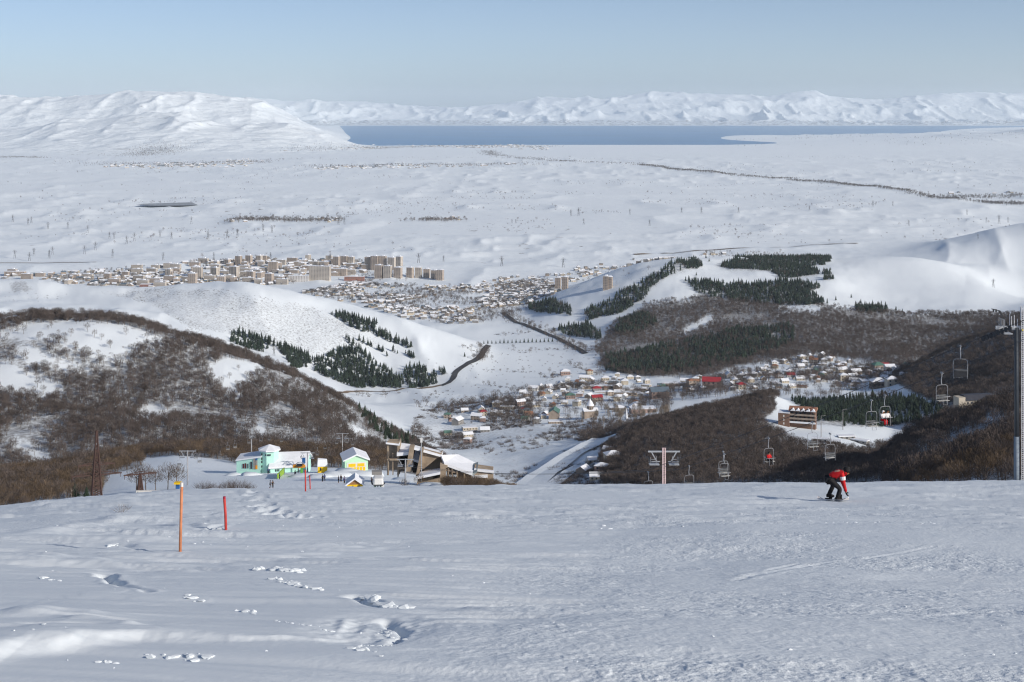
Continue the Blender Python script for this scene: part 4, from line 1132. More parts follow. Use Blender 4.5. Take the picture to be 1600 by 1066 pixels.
def spread(poly, d0, d1, spacing, n, holes=()):
    pts = zone(poly, d0, d1, spacing * .5, holes, None, 2)
    out = []
    for p in pts:
        if all((p[0] - q[0]) ** 2 + ((p[1] - q[1]) * .8) ** 2 > spacing ** 2 for q in out):
            out.append(p)
        if len(out) >= n: break
    return out
V1 = [(1060, 598), (1100, 588), (1150, 580), (1190, 572), (1240, 560), (1290, 556), (1345, 566), (1430, 576), (1428, 598), (1400, 611), (1340, 609), (1250, 607), (1150, 612), (1062, 614)]
V2 = [(835, 612), (880, 600), (905, 588), (1000, 592), (1050, 606), (1030, 618), (1000, 640), (985, 650), (935, 632), (890, 650), (845, 668), (790, 648), (700, 660), (720, 645), (790, 628)]
V3 = [(690, 655), (760, 645), (800, 655), (770, 672), (740, 690), (700, 690), (680, 672)]
V4 = [(905, 712), (950, 704), (978, 722), (975, 752), (910, 752)]
wl = ['cream', 'tan', 'cream', 'grey', 'white', 'pink', 'tan', 'grey', 'cream']
rl_ = ['snowy'] * 21 + ['red', 'slate', 'green', 'rust', 'slate', 'rust']
group_names = {1: 'houses of the hillside village', 2: 'houses in the valley village', 3: 'houses by the snowy lane', 4: 'houses below the piste edge'}
for vid, poly, d0, d1, sp, n in ((1, V1, 1750, 2350, 14.5, 130), (2, V2, 1450, 2150, 18, 95), (3, V3, 1350, 1850, 26, 16), (4, V4, 850, 1250, 26, 9)):
    for p in spread(poly, d0, d1, sp, n):
        c_, r_ = px(p)
        if abs(c_ - 922) < 16 and abs(r_ - 645) < 18 or abs(c_ - 1112) < 18 and abs(r_ - 600) < 10 or abs(c_ - 872) < 16 and abs(r_ - 648) < 12: continue
        h = place_house(p, wl[rng.integers(0, 9)], rl_[rng.integers(0, 27)], int(rng.choice(6, p=[.25, .25, .15, .15, .12, .08])), rng.choice([0, .3, 1.57, -.35, 1.2]) + rng.normal(0, .12), group=group_names[vid], scale=rng.uniform(.7, 1.0))
# label each by its look and the landmark it stands by
seen = {}
for h, p, wall, roof, k in sorted(house_list, key=lambda q: min((px(q[1])[0] - a[0][0]) ** 2 + (px(q[1])[1] - a[0][1]) ** 2 * 4 for a in LANDMARKS)):
    c_, r_ = px(p)
    (lc, lr_), lm = min(LANDMARKS, key=lambda a: (c_ - a[0][0]) ** 2 + (r_ - a[0][1]) ** 2 * 4)
    dx_, dy_ = c_ - lc, (r_ - lr_) * 2
    side = ('left of' if dx_ < 0 else 'right of') if abs(dx_) > abs(dy_) else ('behind' if dy_ < 0 else 'below')
    key = (wall, roof, NAMES_SIZE[k], side, lm)
    n_ = seen[key] = seen.get(key, 0) + 1
    h['label'] = ('' if n_ == 1 else ORD[min(n_ - 1, 11)] + ' ') + f'{NAMES_SIZE[k]} {wall} {roof}-roofed house {side} {lm}'

# landmark houses
def landmark(px_, d0, d1, wall, roof, k, rz, label, scale=1.0, group='houses of the hillside village'):
    p = at(px_[0], px_[1], d0, d1)
    return place_house(p, wall, roof, k, rz, label=label, group=group, scale=scale)
landmark((1112, 606), 1750, 2350, 'pink', 'red', 2, -.25, 'long hall with a bright red roof at the left end of the hillside village', 1.5)
landmark((1372, 578), 1800, 2400, 'tan', 'green', 4, .25, 'broad tan house with dark green roof high in the hillside village', 1.35)
landmark((1158, 608), 1750, 2350, 'cream', 'red', 1, .2, 'cream villa with a small red gable in the lower village row', 1.1)
landmark((1332, 592), 1750, 2350, 'white', 'snowy', 0, .4, 'white twin gabled house with steep snowy roof, front row of the village', 1.2)
landmark((1318, 594), 1750, 2350, 'cream', 'snowy', 1, .1, 'cream villa with snowy roof left of the white twin gabled house', 1.25)
landmark((1373, 606), 1700, 2300, 'tan', 'snowy', 4, .05, 'tan hotel block at the lower right end of the hillside village', 1.5)
landmark((1393, 605), 1700, 2300, 'cream', 'snowy', 1, .05, 'cream hotel block right of the tan hotel at the village end', 1.5)
landmark((1080, 602), 1750, 2350, 'tan', 'rust', 1, .3, 'tan brick house with two storeys left of the long red hall', 1.15)
landmark((866, 653), 1400, 1900, 'tan', 'green', 2, 1.45, 'long house with dark green roof left of the white church', 1.25, 'houses in the valley village')
landmark((1004, 645), 1400, 1900, 'pink', 'snowy', 5, .1, 'long pink brick hall with snowy flat roof beside the poplars', 1.6, 'houses in the valley village')
landmark((1030, 622), 1500, 2100, 'pink', 'slate', 2, .15, 'long brick house with slate roof beside the big brown tree', 1.5, 'houses in the valley village')
landmark((883, 586), 1800, 2400, 'pink', 'snowy', 4, .1, 'lone pink brick house at the edge of the white fields', 1.1, 'houses in the valley village')
landmark((921, 585), 1800, 2400, 'cream', 'rust', 1, .3, 'cream house with rust roof, farthest one below the pine hillside', 1.0, 'houses in the valley village')

# the long sheds of the valley village
for i, (c_, r_, w_) in enumerate([(940, 607, 50), (965, 617, 60), (1000, 612, 44), (1062, 603, 46)]):
    p = at(c_, r_, 1500, 2350)
    r = empty('shed', p, .06 * (-1) ** i, ['long low white roofed shed on the left of the valley sheds', 'longest low white roofed shed in front of the snowy lot', 'short low shed behind the snowy lot', 'long low shed at the left end of the hillside village'][i], 'shed', 'long sheds of the village')
    m_ = MB(); m_.box((0, 0, .5), (w_, 9, 7)); m_.build('wall', WALL['tan'], r)
    m_ = MB(); m_.box((0, 0, 4.3), (w_ + 1, 10.5, .6)); m_.build('roof', snow_roof, r)
    for k in range(int(w_ / 7)):
        m_ = MB(); m_.box((-w_ / 2 + 4 + k * 7, -4.52, 1.8), (3.2, .15, 1.6)); m_.build('window', glass, r)

# the white church
p = at(922, 652, 1400, 1900)
r = empty('church', p, .2, 'small church with a white conical tower cap among the poplars', 'church')
r.scale = (1.15,) * 3
m_ = MB(); m_.box((0, 0, 2), (14, 9, 10)); m_.tube([(0, 0, 6.5), (0, 0, 12)], 3.4, 10); m_.build('wall', WALL['tan'], r)
m_ = MB(); m_.prism([(-4.9, 6.8), (4.9, 6.8), (0, 9.6)], -7.6, 7.6, Matrix.Rotation(R(90), 4, 'Z')); m_.build('roof', snow_roof, r)
m_ = MB(); m_.tube([(0, 0, 11.8), (0, 0, 12.3), (0, 0, 18.5)], [4.0, 3.9, .15], 10); m_.build('tower_cap', snow_roof, r)
m_ = MB(); m_.bar((0, 0, 18.3), (0, 0, 20), .12); m_.bar((-.5, 0, 19.3), (.5, 0, 19.3), .12); m_.build('cross', WALL['grey'], r)
for k in range(5):
    a = -R(90) + (k - 2) * R(36)
    m_ = MB(); m_.box((math.cos(a) * 3.35, math.sin(a) * 3.35, 9.4), (.3, .7, 2.2), a); m_.build('window', glass, r)
p = at(979, 655, 1400, 1900)
r = empty('obelisk', p, 0, 'slender white spire standing right of the poplars', 'monument')
m_ = MB(); m_.tube([(0, 0, -1), (0, 0, 2.5)], 1.7, 4); m_.build('base', snow_roof, r)
m_ = MB(); m_.tube([(0, 0, 2.5), (0, 0, 5), (0, 0, 12)], [1.3, 1.1, .1], 6); m_.build('spire', snow_roof, r)

# the brick hotel on its terrace
p = at(1243, 667, 1080, 1350)
s_ = p.y / F
r = empty('brick_hotel', p, R(-18), 'brown brick hotel with balconies and a snow dusted tile roof on the terrace', 'hotel')
bw = WALL['brown']
m_ = MB(); m_.box((-8.5, -1, 4.2), (9, 11, 15)); m_.build('stair_tower', bw, r)
m_ = MB(); m_.box((6, 1, 5.2), (20, 9, 14)); m_.build('wall', bw, r)
m_ = MB(); m_.add([(-5, -5.6, 13.6), (17, -5.6, 13.6), (17, 6.4, 14.2), (-5, 6.4, 14.2), (-5, -5.6, 14), (17, -5.6, 14), (17, 2, 16.4), (-5, 2, 16.4), (-5, 6.4, 14.6), (17, 6.4, 14.6)], [(0, 3, 2, 1), (0, 1, 5, 4), (4, 5, 6, 7), (7, 6, 9, 8), (2, 3, 8, 9), (1, 2, 9, 6, 5), (3, 0, 4, 7, 8)]); m_.build('roof', mat('roof_tile', (0.34, 0.17, 0.11), .8, .3, .25), r)
for k in range(5):
    m_ = MB(); m_.prism([(-1.5 + 4 * k - 2, 13.9), (-1.5 + 4 * k + 2, 13.9), (-1.5 + 4 * k, 15.8)], -6.1, -2.0); m_.build('dormer', snow_roof, r)
for f_ in range(3):
    m_ = MB(); m_.box((6, -4.6, 4.4 + f_ * 3), (20.4, 2.4, .5)); m_.box((6, -5.7, 5.1 + f_ * 3), (20.4, .15, .9)); m_.build('balcony', WALL['tan'] if f_ else snow_roof, r)
    for k in range(6):
        m_ = MB(); m_.box((-2.3 + 3.3 * k, -3.55, 6.1 + f_ * 3 - 0.6), (1.5, .14, 1.8)); m_.build('window', glass, r)
m_ = MB(); m_.box((-8.5, -1, 11.95), (9.4, 11.4, .5)); m_.build('tower_roof', snow_roof, r)
for f_ in range(3):
    m_ = MB(); m_.box((-8.5, -6.55, 3.5 + 3 * f_), (1.0, .14, 1.6)); m_.build('window', WALL['white'], r)
# low snowed-in cabins of the terrace
for i, (c_, r_, w_, rz) in enumerate([(1282, 690, 12, -.3), (1303, 694, 10, -.3), (1322, 686, 13, .1), (1342, 692, 15, -.7)]):
    p = at(c_, r_, 1000, 1350)
    r = empty('cabin', p, rz, ['low snow covered cabin nearest the brick hotel', 'low snow covered cabin second from the brick hotel', 'white cabin in the middle of the terrace', 'long dark walled cabin at the right of the terrace'][i], 'cabin', 'cabins on the hotel terrace')
    m_ = MB(); m_.box((0, 0, .6), (w_, 5, 3.6)); m_.build('wall', WALL['grey'], r)
    m_ = MB(); m_.box((0, 0, 2.7), (w_ + .6, 5.6, .7)); m_.build('roof', snow_roof, r)
    for k in range(3):
        m_ = MB(); m_.box((-w_ / 3 + k * w_ / 3, -2.52, 1.3), (1.6, .12, 1.1)); m_.build('window', glass, r)
# lamp posts of the terrace
for c_, rt, rb in ((1283, 650, 690), (1317, 640, 672)):
    p = at(c_, rb, 1000, 1400)
    r = empty('lamp_post', p, 0, 'grey lamp post with a short arm on the hotel terrace' if c_ == 1283 else 'tall thin lamp post in front of the pine grove', 'lamp post', 'lamp posts of the terrace')
    h_ = (rb - rt) / F * p.y
    m_ = MB(); m_.tube([(0, 0, -.5), (0, 0, h_)], [.28, .2], 6); m_.build('pole', WALL['grey'], r)
    m_ = MB(); m_.bar((0, 0, h_), (2.4, 0, h_ + .3), .22); m_.box((2.6, 0, h_ + .3), (1.2, .5, .3)); m_.build('lamp_arm', WALL['grey'], r)

# the cream block with the dark roof on the right
p = at(1518, 630, 880, 1350)
p = Vector(((1520 - CX) / F * 1200, 1200, -(628 - HR) / F * 1200))
r = empty('cream_block', p, R(12), 'cream building with a dark pitched roof seen over the right hand ridge', 'hotel')
m_ = MB(); m_.box((3, 0, -4), (26, 11, 14)); m_.build('wall', WALL['cream'], r)
m_ = MB(); m_.box((-13.5, -2, -3.6), (6, 9, 18)); m_.build('stair_tower', WALL['cream'], r)
m_ = MB(); m_.prism([(-7.5, 2.9), (7.5, 2.9), (2.5, 6.6), (-2.5, 6.6)], -10, 17, Matrix.Rotation(R(90), 4, 'Z') @ Matrix.Scale(-1, 4, Vector((0, 1, 0)))); m_.build('roof', mat('roof_dark', (.05, .052, .065), .6, .15, .3), r)
for f_ in range(2):
    for k in range(7):
        m_ = MB(); m_.box((-7.6 + 3.5 * k, -5.55, -3.2 + 3.6 * f_), (1.4, .14, 1.7)); m_.build('window', glass, r)

# town of apartment blocks on the plain
def block_meshes(w_, d_, h_, wall, nw, nf):
    Wm = MB(); Wm.box((0, 0, h_ / 2 - 3), (w_, d_, h_ + 6))
    for k in range(nw + 1):                                   # vertical ribs between the bays
        Wm.box((-w_ / 2 + w_ * k / nw, -d_ / 2 - .12, h_ / 2), (.5, .3, h_))
    Rm = MB(); Rm.box((0, 0, h_ + .3), (w_ + .3, d_ + .3, .6)); Rm.box((w_ * .1, 0, h_ + 1.8), (min(6, w_ * .4), 4, 2.4))
    Gm = MB()
    for f_ in range(nf):
        z = h_ * (f_ + .55) / nf
        for k in range(nw):
            Gm.box((-w_ / 2 + w_ * (k + .5) / nw, -d_ / 2 - .05, z), (w_ / nw * .5, .16, h_ / nf * .5))
        for k in range(2):
            Gm.box((w_ / 2 + .05, -d_ * .25 + d_ * .5 * k, z), (.16, d_ * .2, h_ / nf * .5))
    return Wm.mesh('wall', APW[wall]), Rm.mesh('roof', snow_roof), Gm.mesh('window', apg)
APW = {'tan': mat('apartment_tan', (0.44, 0.37, 0.31), .85, .1, .05), 'pale': mat('apartment_pale', (0.52, 0.47, 0.41), .85, .1, .05), 'white': mat('apartment_white', (0.72, .70, .68), .85, .06, .05), 'brick': mat('apartment_brick', (0.35, .16, .12), .85, .1, .05)}
apg = mat('apartment_window', (0.17, 0.15, 0.14), .4, .1, .2)
BL = {}
def block(c_, rt, rb, wpx, wall, label, name='apartment_tower', rz=-.25, group='apartment towers of the town', cat='tower block', depth=None):
    p = at(c_, rb, 3000, 5200)
    s_ = p.y / F
    w_, h_ = max(10, round(wpx * s_ / 4) * 4), max(8, round((rb - rt) * s_ / 4) * 4)
    key = (w_, h_, wall)
    if key not in BL:
        BL[key] = block_meshes(w_, depth or 14, h_, wall, max(3, int(w_ / 4.2)), max(2, int(h_ / 3.2)))
    r = empty(name, p, rz, label, cat, group)
    for nm, m_ in zip(('wall', 'roof', 'window'), BL[key]):
        o = link(nm, m_, r)
        if nm == 'window': o['kind'] = 'stuff'
TW = [(339, 410, 417, 6), (356, 408, 416, 7), (373, 403, 415, 8), (389, 401, 414, 8.5), (405, 401, 412, 8), (309, 420, 436, 13), (336, 421, 434, 12), (366, 419, 435, 14), (392, 426, 438, 12), (427, 413, 427, 14), (421, 430, 444, 13), (301, 432, 449, 12), (346, 434, 446, 13), (264, 422, 432, 10),
      (526, 404, 416, 9), (538, 403, 413, 10), (549, 403, 412, 9), (575, 405, 421, 9), (586, 404, 422, 10), (598, 404, 422, 11), (612, 405, 422, 12), (624, 404, 416, 9), (592, 418, 435, 12), (606, 419, 434, 11), (622, 421, 434, 11), (641, 421, 434, 10), (654, 420, 434, 10), (667, 422, 434, 9), (679, 424, 436, 10), (688, 425, 438, 9),
      (872, 437, 452, 9), (883, 437, 452, 9), (947, 496, 512, 7), (953, 495, 510, 7)]
ZN = [(0, 330, 'in the middle left of the town', 'the low roofs'), (330, 412, 'on the upper left row of the town', 'the group of four'), (412, 470, 'in the middle of the town', 'the snowy knoll'), (470, 600, 'on the upper right row of the town', 'the long slab'), (600, 700, 'on the right edge of the town', 'the open snow'), (700, 1000, 'alone beside the snow hill', 'the road')]
tcount = {}
for c_, rt, rb, w_ in sorted(TW):
    z = next(q for q in ZN if q[0] <= c_ < q[1])
    n_ = tcount[z[2]] = tcount.get(z[2], 0) + 1
    hi = 'tall' if rb - rt > 13 else 'medium height'
    block(c_, rb - (rb - rt) * 1.22, rb, w_, 'tan' if int(c_) % 3 else 'pale', f'{hi} tan tower, {"first" if n_ == 1 else ORD[n_ - 1]} from the left {z[2]}', rz=-.3 + .1 * rng.normal())
block(500, 416, 437, 34, 'pale', 'long pale apartment slab in the middle of the town', 'apartment_slab', -.2)
block(533, 419, 431, 18, 'tan', 'short tan apartment slab right of the long pale one', 'apartment_slab', -.2)
block(467, 431, 440, 34, 'white', 'long white public building below the apartment slabs', 'public_building', -.1, None, 'building')
block(554, 433, 439, 30, 'brick', 'low red brick building on the snow below the towers', 'brick_building', -.1, None, 'building')
block(234, 443, 449, 30, 'brick', 'low pink brick building at the lower left edge of the town', 'brick_building', -.1, None, 'building')
block(24, 424, 431, 32, 'tan', 'long tan block at the far left end of the town', 'apartment_slab', -.1)
# the low blocks between: individuals first, then the mass of small roofs
lows = spread([(10, 428), (130, 426), (250, 418), (320, 408), (430, 404), (520, 408), (580, 424), (540, 432), (430, 446), (300, 448), (100, 446), (0, 440)], 3300, 5000, 38, 110)
for i, p in enumerate(lows):
    c_, r_ = px(p)
    if c_ < 210 and i % 3: continue
    wpx_ = rng.uniform(8, 20)
    q = 'left' if c_ < 200 else 'middle' if c_ < 400 else 'right'
    bm = min([(20, 436, 'at the far left end of the town'), (80, 436, 'left in the town above the rocky snow crest'), (140, 436, 'left of the pink brick block'), (200, 430, 'above the pink brick block'), (250, 440, 'right of the pink brick block'), (290, 422, 'round the leftmost towers'), (340, 428, 'among the lower left towers'), (370, 416, 'under the row of four towers'), (420, 410, 'right of the row of four towers'), (430, 432, 'behind the snowy knoll'), (470, 415, 'left of the long pale slab'), (480, 436, 'beside the white public building'), (540, 425, 'right of the long pale slab'), (570, 428, 'above the red brick building')], key=lambda m: (m[0] - c_) ** 2 + 4 * (m[1] - r_) ** 2)[2]
    key = ('low', int(wpx_ / 5), ['tan', 'pale'][i % 2])
    if key not in BL: BL[key] = block_meshes(12 + 6 * int(wpx_ / 5), 11, 10 + 4 * int(wpx_ / 5 % 2), key[2], 4 + 2 * int(wpx_ / 5), 4)
    r = empty('apartment_block', p, rng.choice([-.2, -.2, 1.35]) + rng.normal(0, .06), f'{["short", "short", "medium", "long"][int(wpx_ / 5)] if wpx_ < 20 else "long"} {key[2]} four storey block {bm}', 'apartment block', f'four storey blocks in the {q} of the town')
    for nm, m_ in zip(('wall', 'roof', 'window'), BL[key]):
        o = link(nm, m_, r)
        if nm == 'window': o['kind'] = 'stuff'

def small_roofs(name, polys, spacing, d0, d1, noise, size=(6, 13)):
    pts = np.concatenate([zone(q, d0, d1, spacing, (), noise, 3) for q in polys])
    mb = MB()
    V, Fc, Mi = [], [], []
    for p in pts:
        w_, d_, h_ = rng.uniform(*size), rng.uniform(size[0] * .8, size[1] * .8), rng.uniform(2.8, 5.5)
        a = rng.choice([-.2, 1.35, .3]) + rng.normal(0, .1)
        ca, sa = math.cos(a), math.sin(a)
        k = len(V)
        def q(x_, y_, z_): V.append((p[0] + x_ * ca - y_ * sa, p[1] + x_ * sa + y_ * ca, p[2] + z_))
        a2, b2 = w_ / 2, d_ / 2
        for z_ in (-2, h_):
            for x_, y_ in ((-a2, -b2), (a2, -b2), (a2, b2), (-a2, b2)): q(x_, y_, z_)
        e = .4
        for x_, y_ in ((-a2 - e, -b2 - e), (a2 + e, -b2 - e), (a2 + e, b2 + e), (-a2 - e, b2 + e)): q(x_, y_, h_ + .03)
        q(-a2 - e, 0, h_ + d_ * .28); q(a2 + e, 0, h_ + d_ * .28)
        Fc += [(k, k + 1, k + 5, k + 4), (k + 1, k + 2, k + 6, k + 5), (k + 2, k + 3, k + 7, k + 6), (k + 3, k, k + 4, k + 7), (k + 8, k + 9, k + 13, k + 12), (k + 10, k + 11, k + 12, k + 13), (k + 9, k + 10, k + 13), (k + 11, k + 8, k + 12)]
        wmi = int(rng.integers(1, 5)); rmi = 0 if rng.random() < .72 else int(rng.integers(5, 7))
        Mi += [wmi] * 4 + [rmi] * 2 + [wmi] * 2
    if not V: return
    me = bpy.data.meshes.new(name); me.from_pydata(V, [], Fc)
    for m_ in (snow_roof, WALL['tan'], WALL['grey'], WALL['grey'], WALL['cream'], ROOFM['slate'], WALL['grey']): me.materials.append(m_)
    me.polygons.foreach_set('material_index', Mi); me.update()
    tag(link(name, me), kind='stuff')
TOWN = [(470, 458), (560, 440), (640, 446), (700, 452), (760, 448), (850, 440), (880, 452), (840, 470), (820, 490), (780, 500), (740, 505), (690, 508), (640, 500), (580, 482)]
small_roofs('town_roofs', [TOWN], 15, 2700, 4400, (140, -0.05))
small_roofs('town_roofs', [[(0, 432), (130, 425), (250, 417), (320, 409), (430, 404), (580, 408), (560, 430), (430, 447), (300, 450), (100, 448), (0, 444)]], 24, 3300, 5200, (160, -0.25), (8, 18))
small_roofs('village_roofs', [[(700, 448), (860, 425), (900, 418), (1040, 404), (1060, 410), (900, 440), (860, 450)]], 30, 3300, 5600, (200, 0.0))
small_roofs('far_village_roofs', [[(160, 258), (290, 254), (420, 250), (420, 257), (290, 262), (160, 262)], [(480, 262), (820, 256), (820, 260), (480, 265)], [(550, 227), (860, 227), (860, 232), (560, 232)], [(440, 236), (590, 231), (590, 235), (440, 239)], [(1440, 305), (1600, 302), (1600, 312), (1480, 311)]], 85, 8000, 21500, (700, 0.0), (12, 34))
small_roofs('far_village_roofs', [[(360, 343), (530, 342), (530, 348), (360, 348)], [(1095, 396), (1160, 394), (1160, 400), (1095, 402)], [(650, 343), (720, 343), (720, 347)]], 34, 3900, 7000, (200, -0.1), (8, 16))
town_tree = np.concatenate([zone(TOWN, 2700, 4400, 10.5, (), (110, -0.12), 6), zone([(0, 432), (130, 425), (320, 409), (600, 408), (640, 440), (430, 447), (100, 448), (0, 444)], 3300, 5200, 15, (), (160, -0.15), 6),
                            zone([(700, 450), (1040, 404), (1060, 412), (900, 446), (860, 452)], 3000, 5600, 34, (), (200, 0.1), 6), zone([(1090, 394), (1230, 392), (1230, 400), (1090, 402)], 3600, 5200, 22, (), None, 6)])
scatter('town_trees', town_tree, far_tree, .7, 1.7)
bt = zone([(760, 632), (840, 622), (900, 618), (860, 640), (780, 644)], 1500, 2200, 8, (), (50, -.1), 8)
scatter('valley_trees', bt, far_tree, .8, 1.5)

# frozen pond on the plain and the marsh strips
pond = mat('pond_ice', (0.30, 0.32, 0.34), .6, .15, .01)
def flat_patch(name, poly, m_, d0, d1, lift):
    pts = [at(c_, r_, d0, d1) for c_, r_ in poly]
    z = max(p.z for p in pts) + lift
    mb = MB(); mb.add([(p.x, p.y, z) for p in pts], [tuple(range(len(pts)))])
    tag(mb.build(name, m_), kind='structure')
flat_patch('frozen_pond', [(212, 323.2), (240, 324.6), (280, 324.2), (310, 321.6), (300, 320), (260, 320.2), (225, 321.4)], pond, 5400, 9000, 2.5)
road('plain_road', [(990, 398), (1080, 393), (1160, 388), (1260, 384), (1340, 381)], 3950, 5600, 12, brownr, 2.0)

# power pylons striding over the plain
steel = mat('pylon_steel', (0.10, 0.10, 0.11), .6, .1, .1)
PY = MB()
for sx in (-1, 1):
    for sy in (-1, 1): PY.bar((sx * 3.6, sy * 3.6, -3), (sx * .6, sy * .6, 30), .5)
PY.bar((0, 0, 29), (0, 0, 36), .6)
for z in (8, 16, 23):
    e = 3.6 * (1 - z / 36)
    for sx in (-1, 1):
        PY.bar((sx * e, -e, z), (-sx * e, -e, z + 6), .3); PY.bar((sx * e, e, z), (sx * e, -e, z + 6), .3)
AR = MB()
for z, L in ((22, 7), (27, 8.5), (32, 6)): AR.bar((-L, 0, z), (L, 0, z), .5); AR.bar((-L, 0, z), (0, 0, z + 2.4), .3); AR.bar((L, 0, z), (0, 0, z + 2.4), .3)
pym, arm_ = PY.mesh('lattice_mast', steel), AR.mesh('crossarm', steel)
PYL = [(20, 347, 12), (44, 352, 12), (49, 349, 11), (75, 358, 11), (106, 358, 11), (137, 364, 12), (171, 373, 11), (178, 374, 12), (198, 381, 13), (210, 377, 14), (250, 371, 12), (268, 374, 12), (299, 350, 12), (325, 374, 13), (355, 372, 14), (371, 370, 13), (411, 362, 12), (425, 364, 12), (529, 351, 13), (538, 351, 13), (23, 404, 14), (46, 408, 14), (53, 400, 13), (77, 404, 14), (82, 398, 13), (132, 397, 14), (149, 391, 14), (176, 403, 14), (255, 407, 13), (334, 407, 13), (423, 407, 13), (516, 407, 13), (654, 411, 16), (693, 409, 10), (784, 416, 16), (880, 418, 16),
       (892, 338, 11), (904, 337, 13), (912, 351, 10), (984, 336, 10), (1015, 353, 10), (1065, 333, 9), (1096, 334, 11), (1154, 333, 10), (1265, 329, 8), (1364, 323, 10), (1420, 353, 9), (1511, 336, 9), (1541, 348, 9), (1561, 350, 15), (1575, 348, 9), (1528, 374, 9), (1552, 440, 14), (800, 349, 7), (806, 349, 7), (1395, 322, 8)]
for c_, rb, h_ in PYL:
    p = at(c_, rb, 3800, 9500) if c_ != 1552 else at(c_, rb, 2600, 3300)
    z = 'left' if c_ < 600 else 'middle' if c_ < 900 else 'right'
    row_ = 'nearer' if rb > 385 else 'farther'
    r = empty('power_pylon', p, rng.uniform(-.6, .6), f'lattice power pylon in the {row_} line, {z} of the plain', 'pylon', f'power pylons, {row_} line, {z} of the plain')
    sc_ = h_ / F * p.y / 36
    r.scale = (sc_ * 1.1, sc_ * 1.1, sc_)
    link('lattice_mast', pym, r); link('crossarm', arm_, r)
# ------------------------------------------------------------------ people: skinned from joint skeletons
def skin_mesh(name, verts, edges, radii, m, sub=1):
    me = bpy.data.meshes.new(name)
    me.from_pydata([tuple(v) for v in verts], edges, [])
    o = bpy.data.objects.new(name, me)
    ts = bpy.data.scenes.new('tmp'); ts.collection.objects.link(o)
    sk = o.modifiers.new('skin', 'SKIN'); sk.use_smooth_shade = True
    if not me.skin_vertices: me.skin_vertices.new() if hasattr(me.skin_vertices, 'new') else None
    for i, r_ in enumerate(radii):
        me.skin_vertices[0].data[i].radius = (r_, r_) if not isinstance(r_, tuple) else r_
    me.skin_vertices[0].data[0].use_root = True
    sb = o.modifiers.new('sub', 'SUBSURF'); sb.levels = sub; sb.render_levels = sub
    vl = ts.view_layers[0]; vl.update()
    ev = o.evaluated_get(vl.depsgraph)
    out = bpy.data.meshes.new_from_object(ev)
    out.name = name
    bpy.data.scenes.remove(ts); bpy.data.objects.remove(o)
    out.materials.clear(); out.materials.append(m)
    out.polygons.foreach_set('use_smooth', [True] * len(out.polygons))
    return out

skin_m = mat('skin', (0.50, 0.29, 0.21), .6, .05)
CLOTH = {'red': mat('cloth_red', (0.52, 0.012, 0.016), .75, .15, 6), 'black': mat('cloth_black', (0.012, 0.012, 0.014), .8, .2, 6), 'white': mat('cloth_white', (0.72, .70, .70), .8, .08, 6), 'blue': mat('cloth_blue', (0.03, .05, .16), .8, .1, 6), 'grey': mat('cloth_grey', (0.09, .09, .10), .8, .15, 6)}
visor = mat('goggle_lens', (0.25, 0.10, 0.03), .15, .05, spec=.6)

STAND = dict(pelvis=(0, 0, .93), chest=(.03, 0, 1.30), neck=(.04, 0, 1.50), head=(.06, 0, 1.66), sh=(.03, .19, 1.44), el=(-.02, .26, 1.16), wr=(.12, .24, .95), hip=(0, .10, .90), kn=(.05, .12, .49), an=(-.02, .12, .09), toe=(.17, .14, .05))
SIT = dict(pelvis=(0, 0, .12), chest=(-.04, 0, .50), neck=(-.02, 0, .70), head=(.02, 0, .86), sh=(-.03, .19, .63), el=(.08, .26, .38), wr=(.30, .18, .30), hip=(.02, .10, .10), kn=(.45, .12, .12), an=(.42, .12, -.33), toe=(.60, .13, -.38))
RIDE = dict(pelvis=(-.15, 0, .80), chest=(.10, 0, 1.02), neck=(.29, 0, 1.05), head=(.42, 0, 1.08), sh=(.25, .19, 1.02), el=(.30, .25, .70), wr=(.37, .18, .44), hip=(-.13, .11, .76), kn=(.14, .17, .47), an=(-.06, .18, .10), toe=(.17, .08, .06))

def joints(base, over=None):
    """both sides: every limb joint mirrored in y unless given"""
    J = {}
    for k, v in base.items():
        if k in ('pelvis', 'chest', 'neck', 'head'): J[k] = Vector(v)
        else:
            J[k + 'L'] = Vector(v); J[k + 'R'] = Vector((v[0], -v[1], v[2]))
    for k, v in (over or {}).items(): J[k] = Vector(v)
    return J

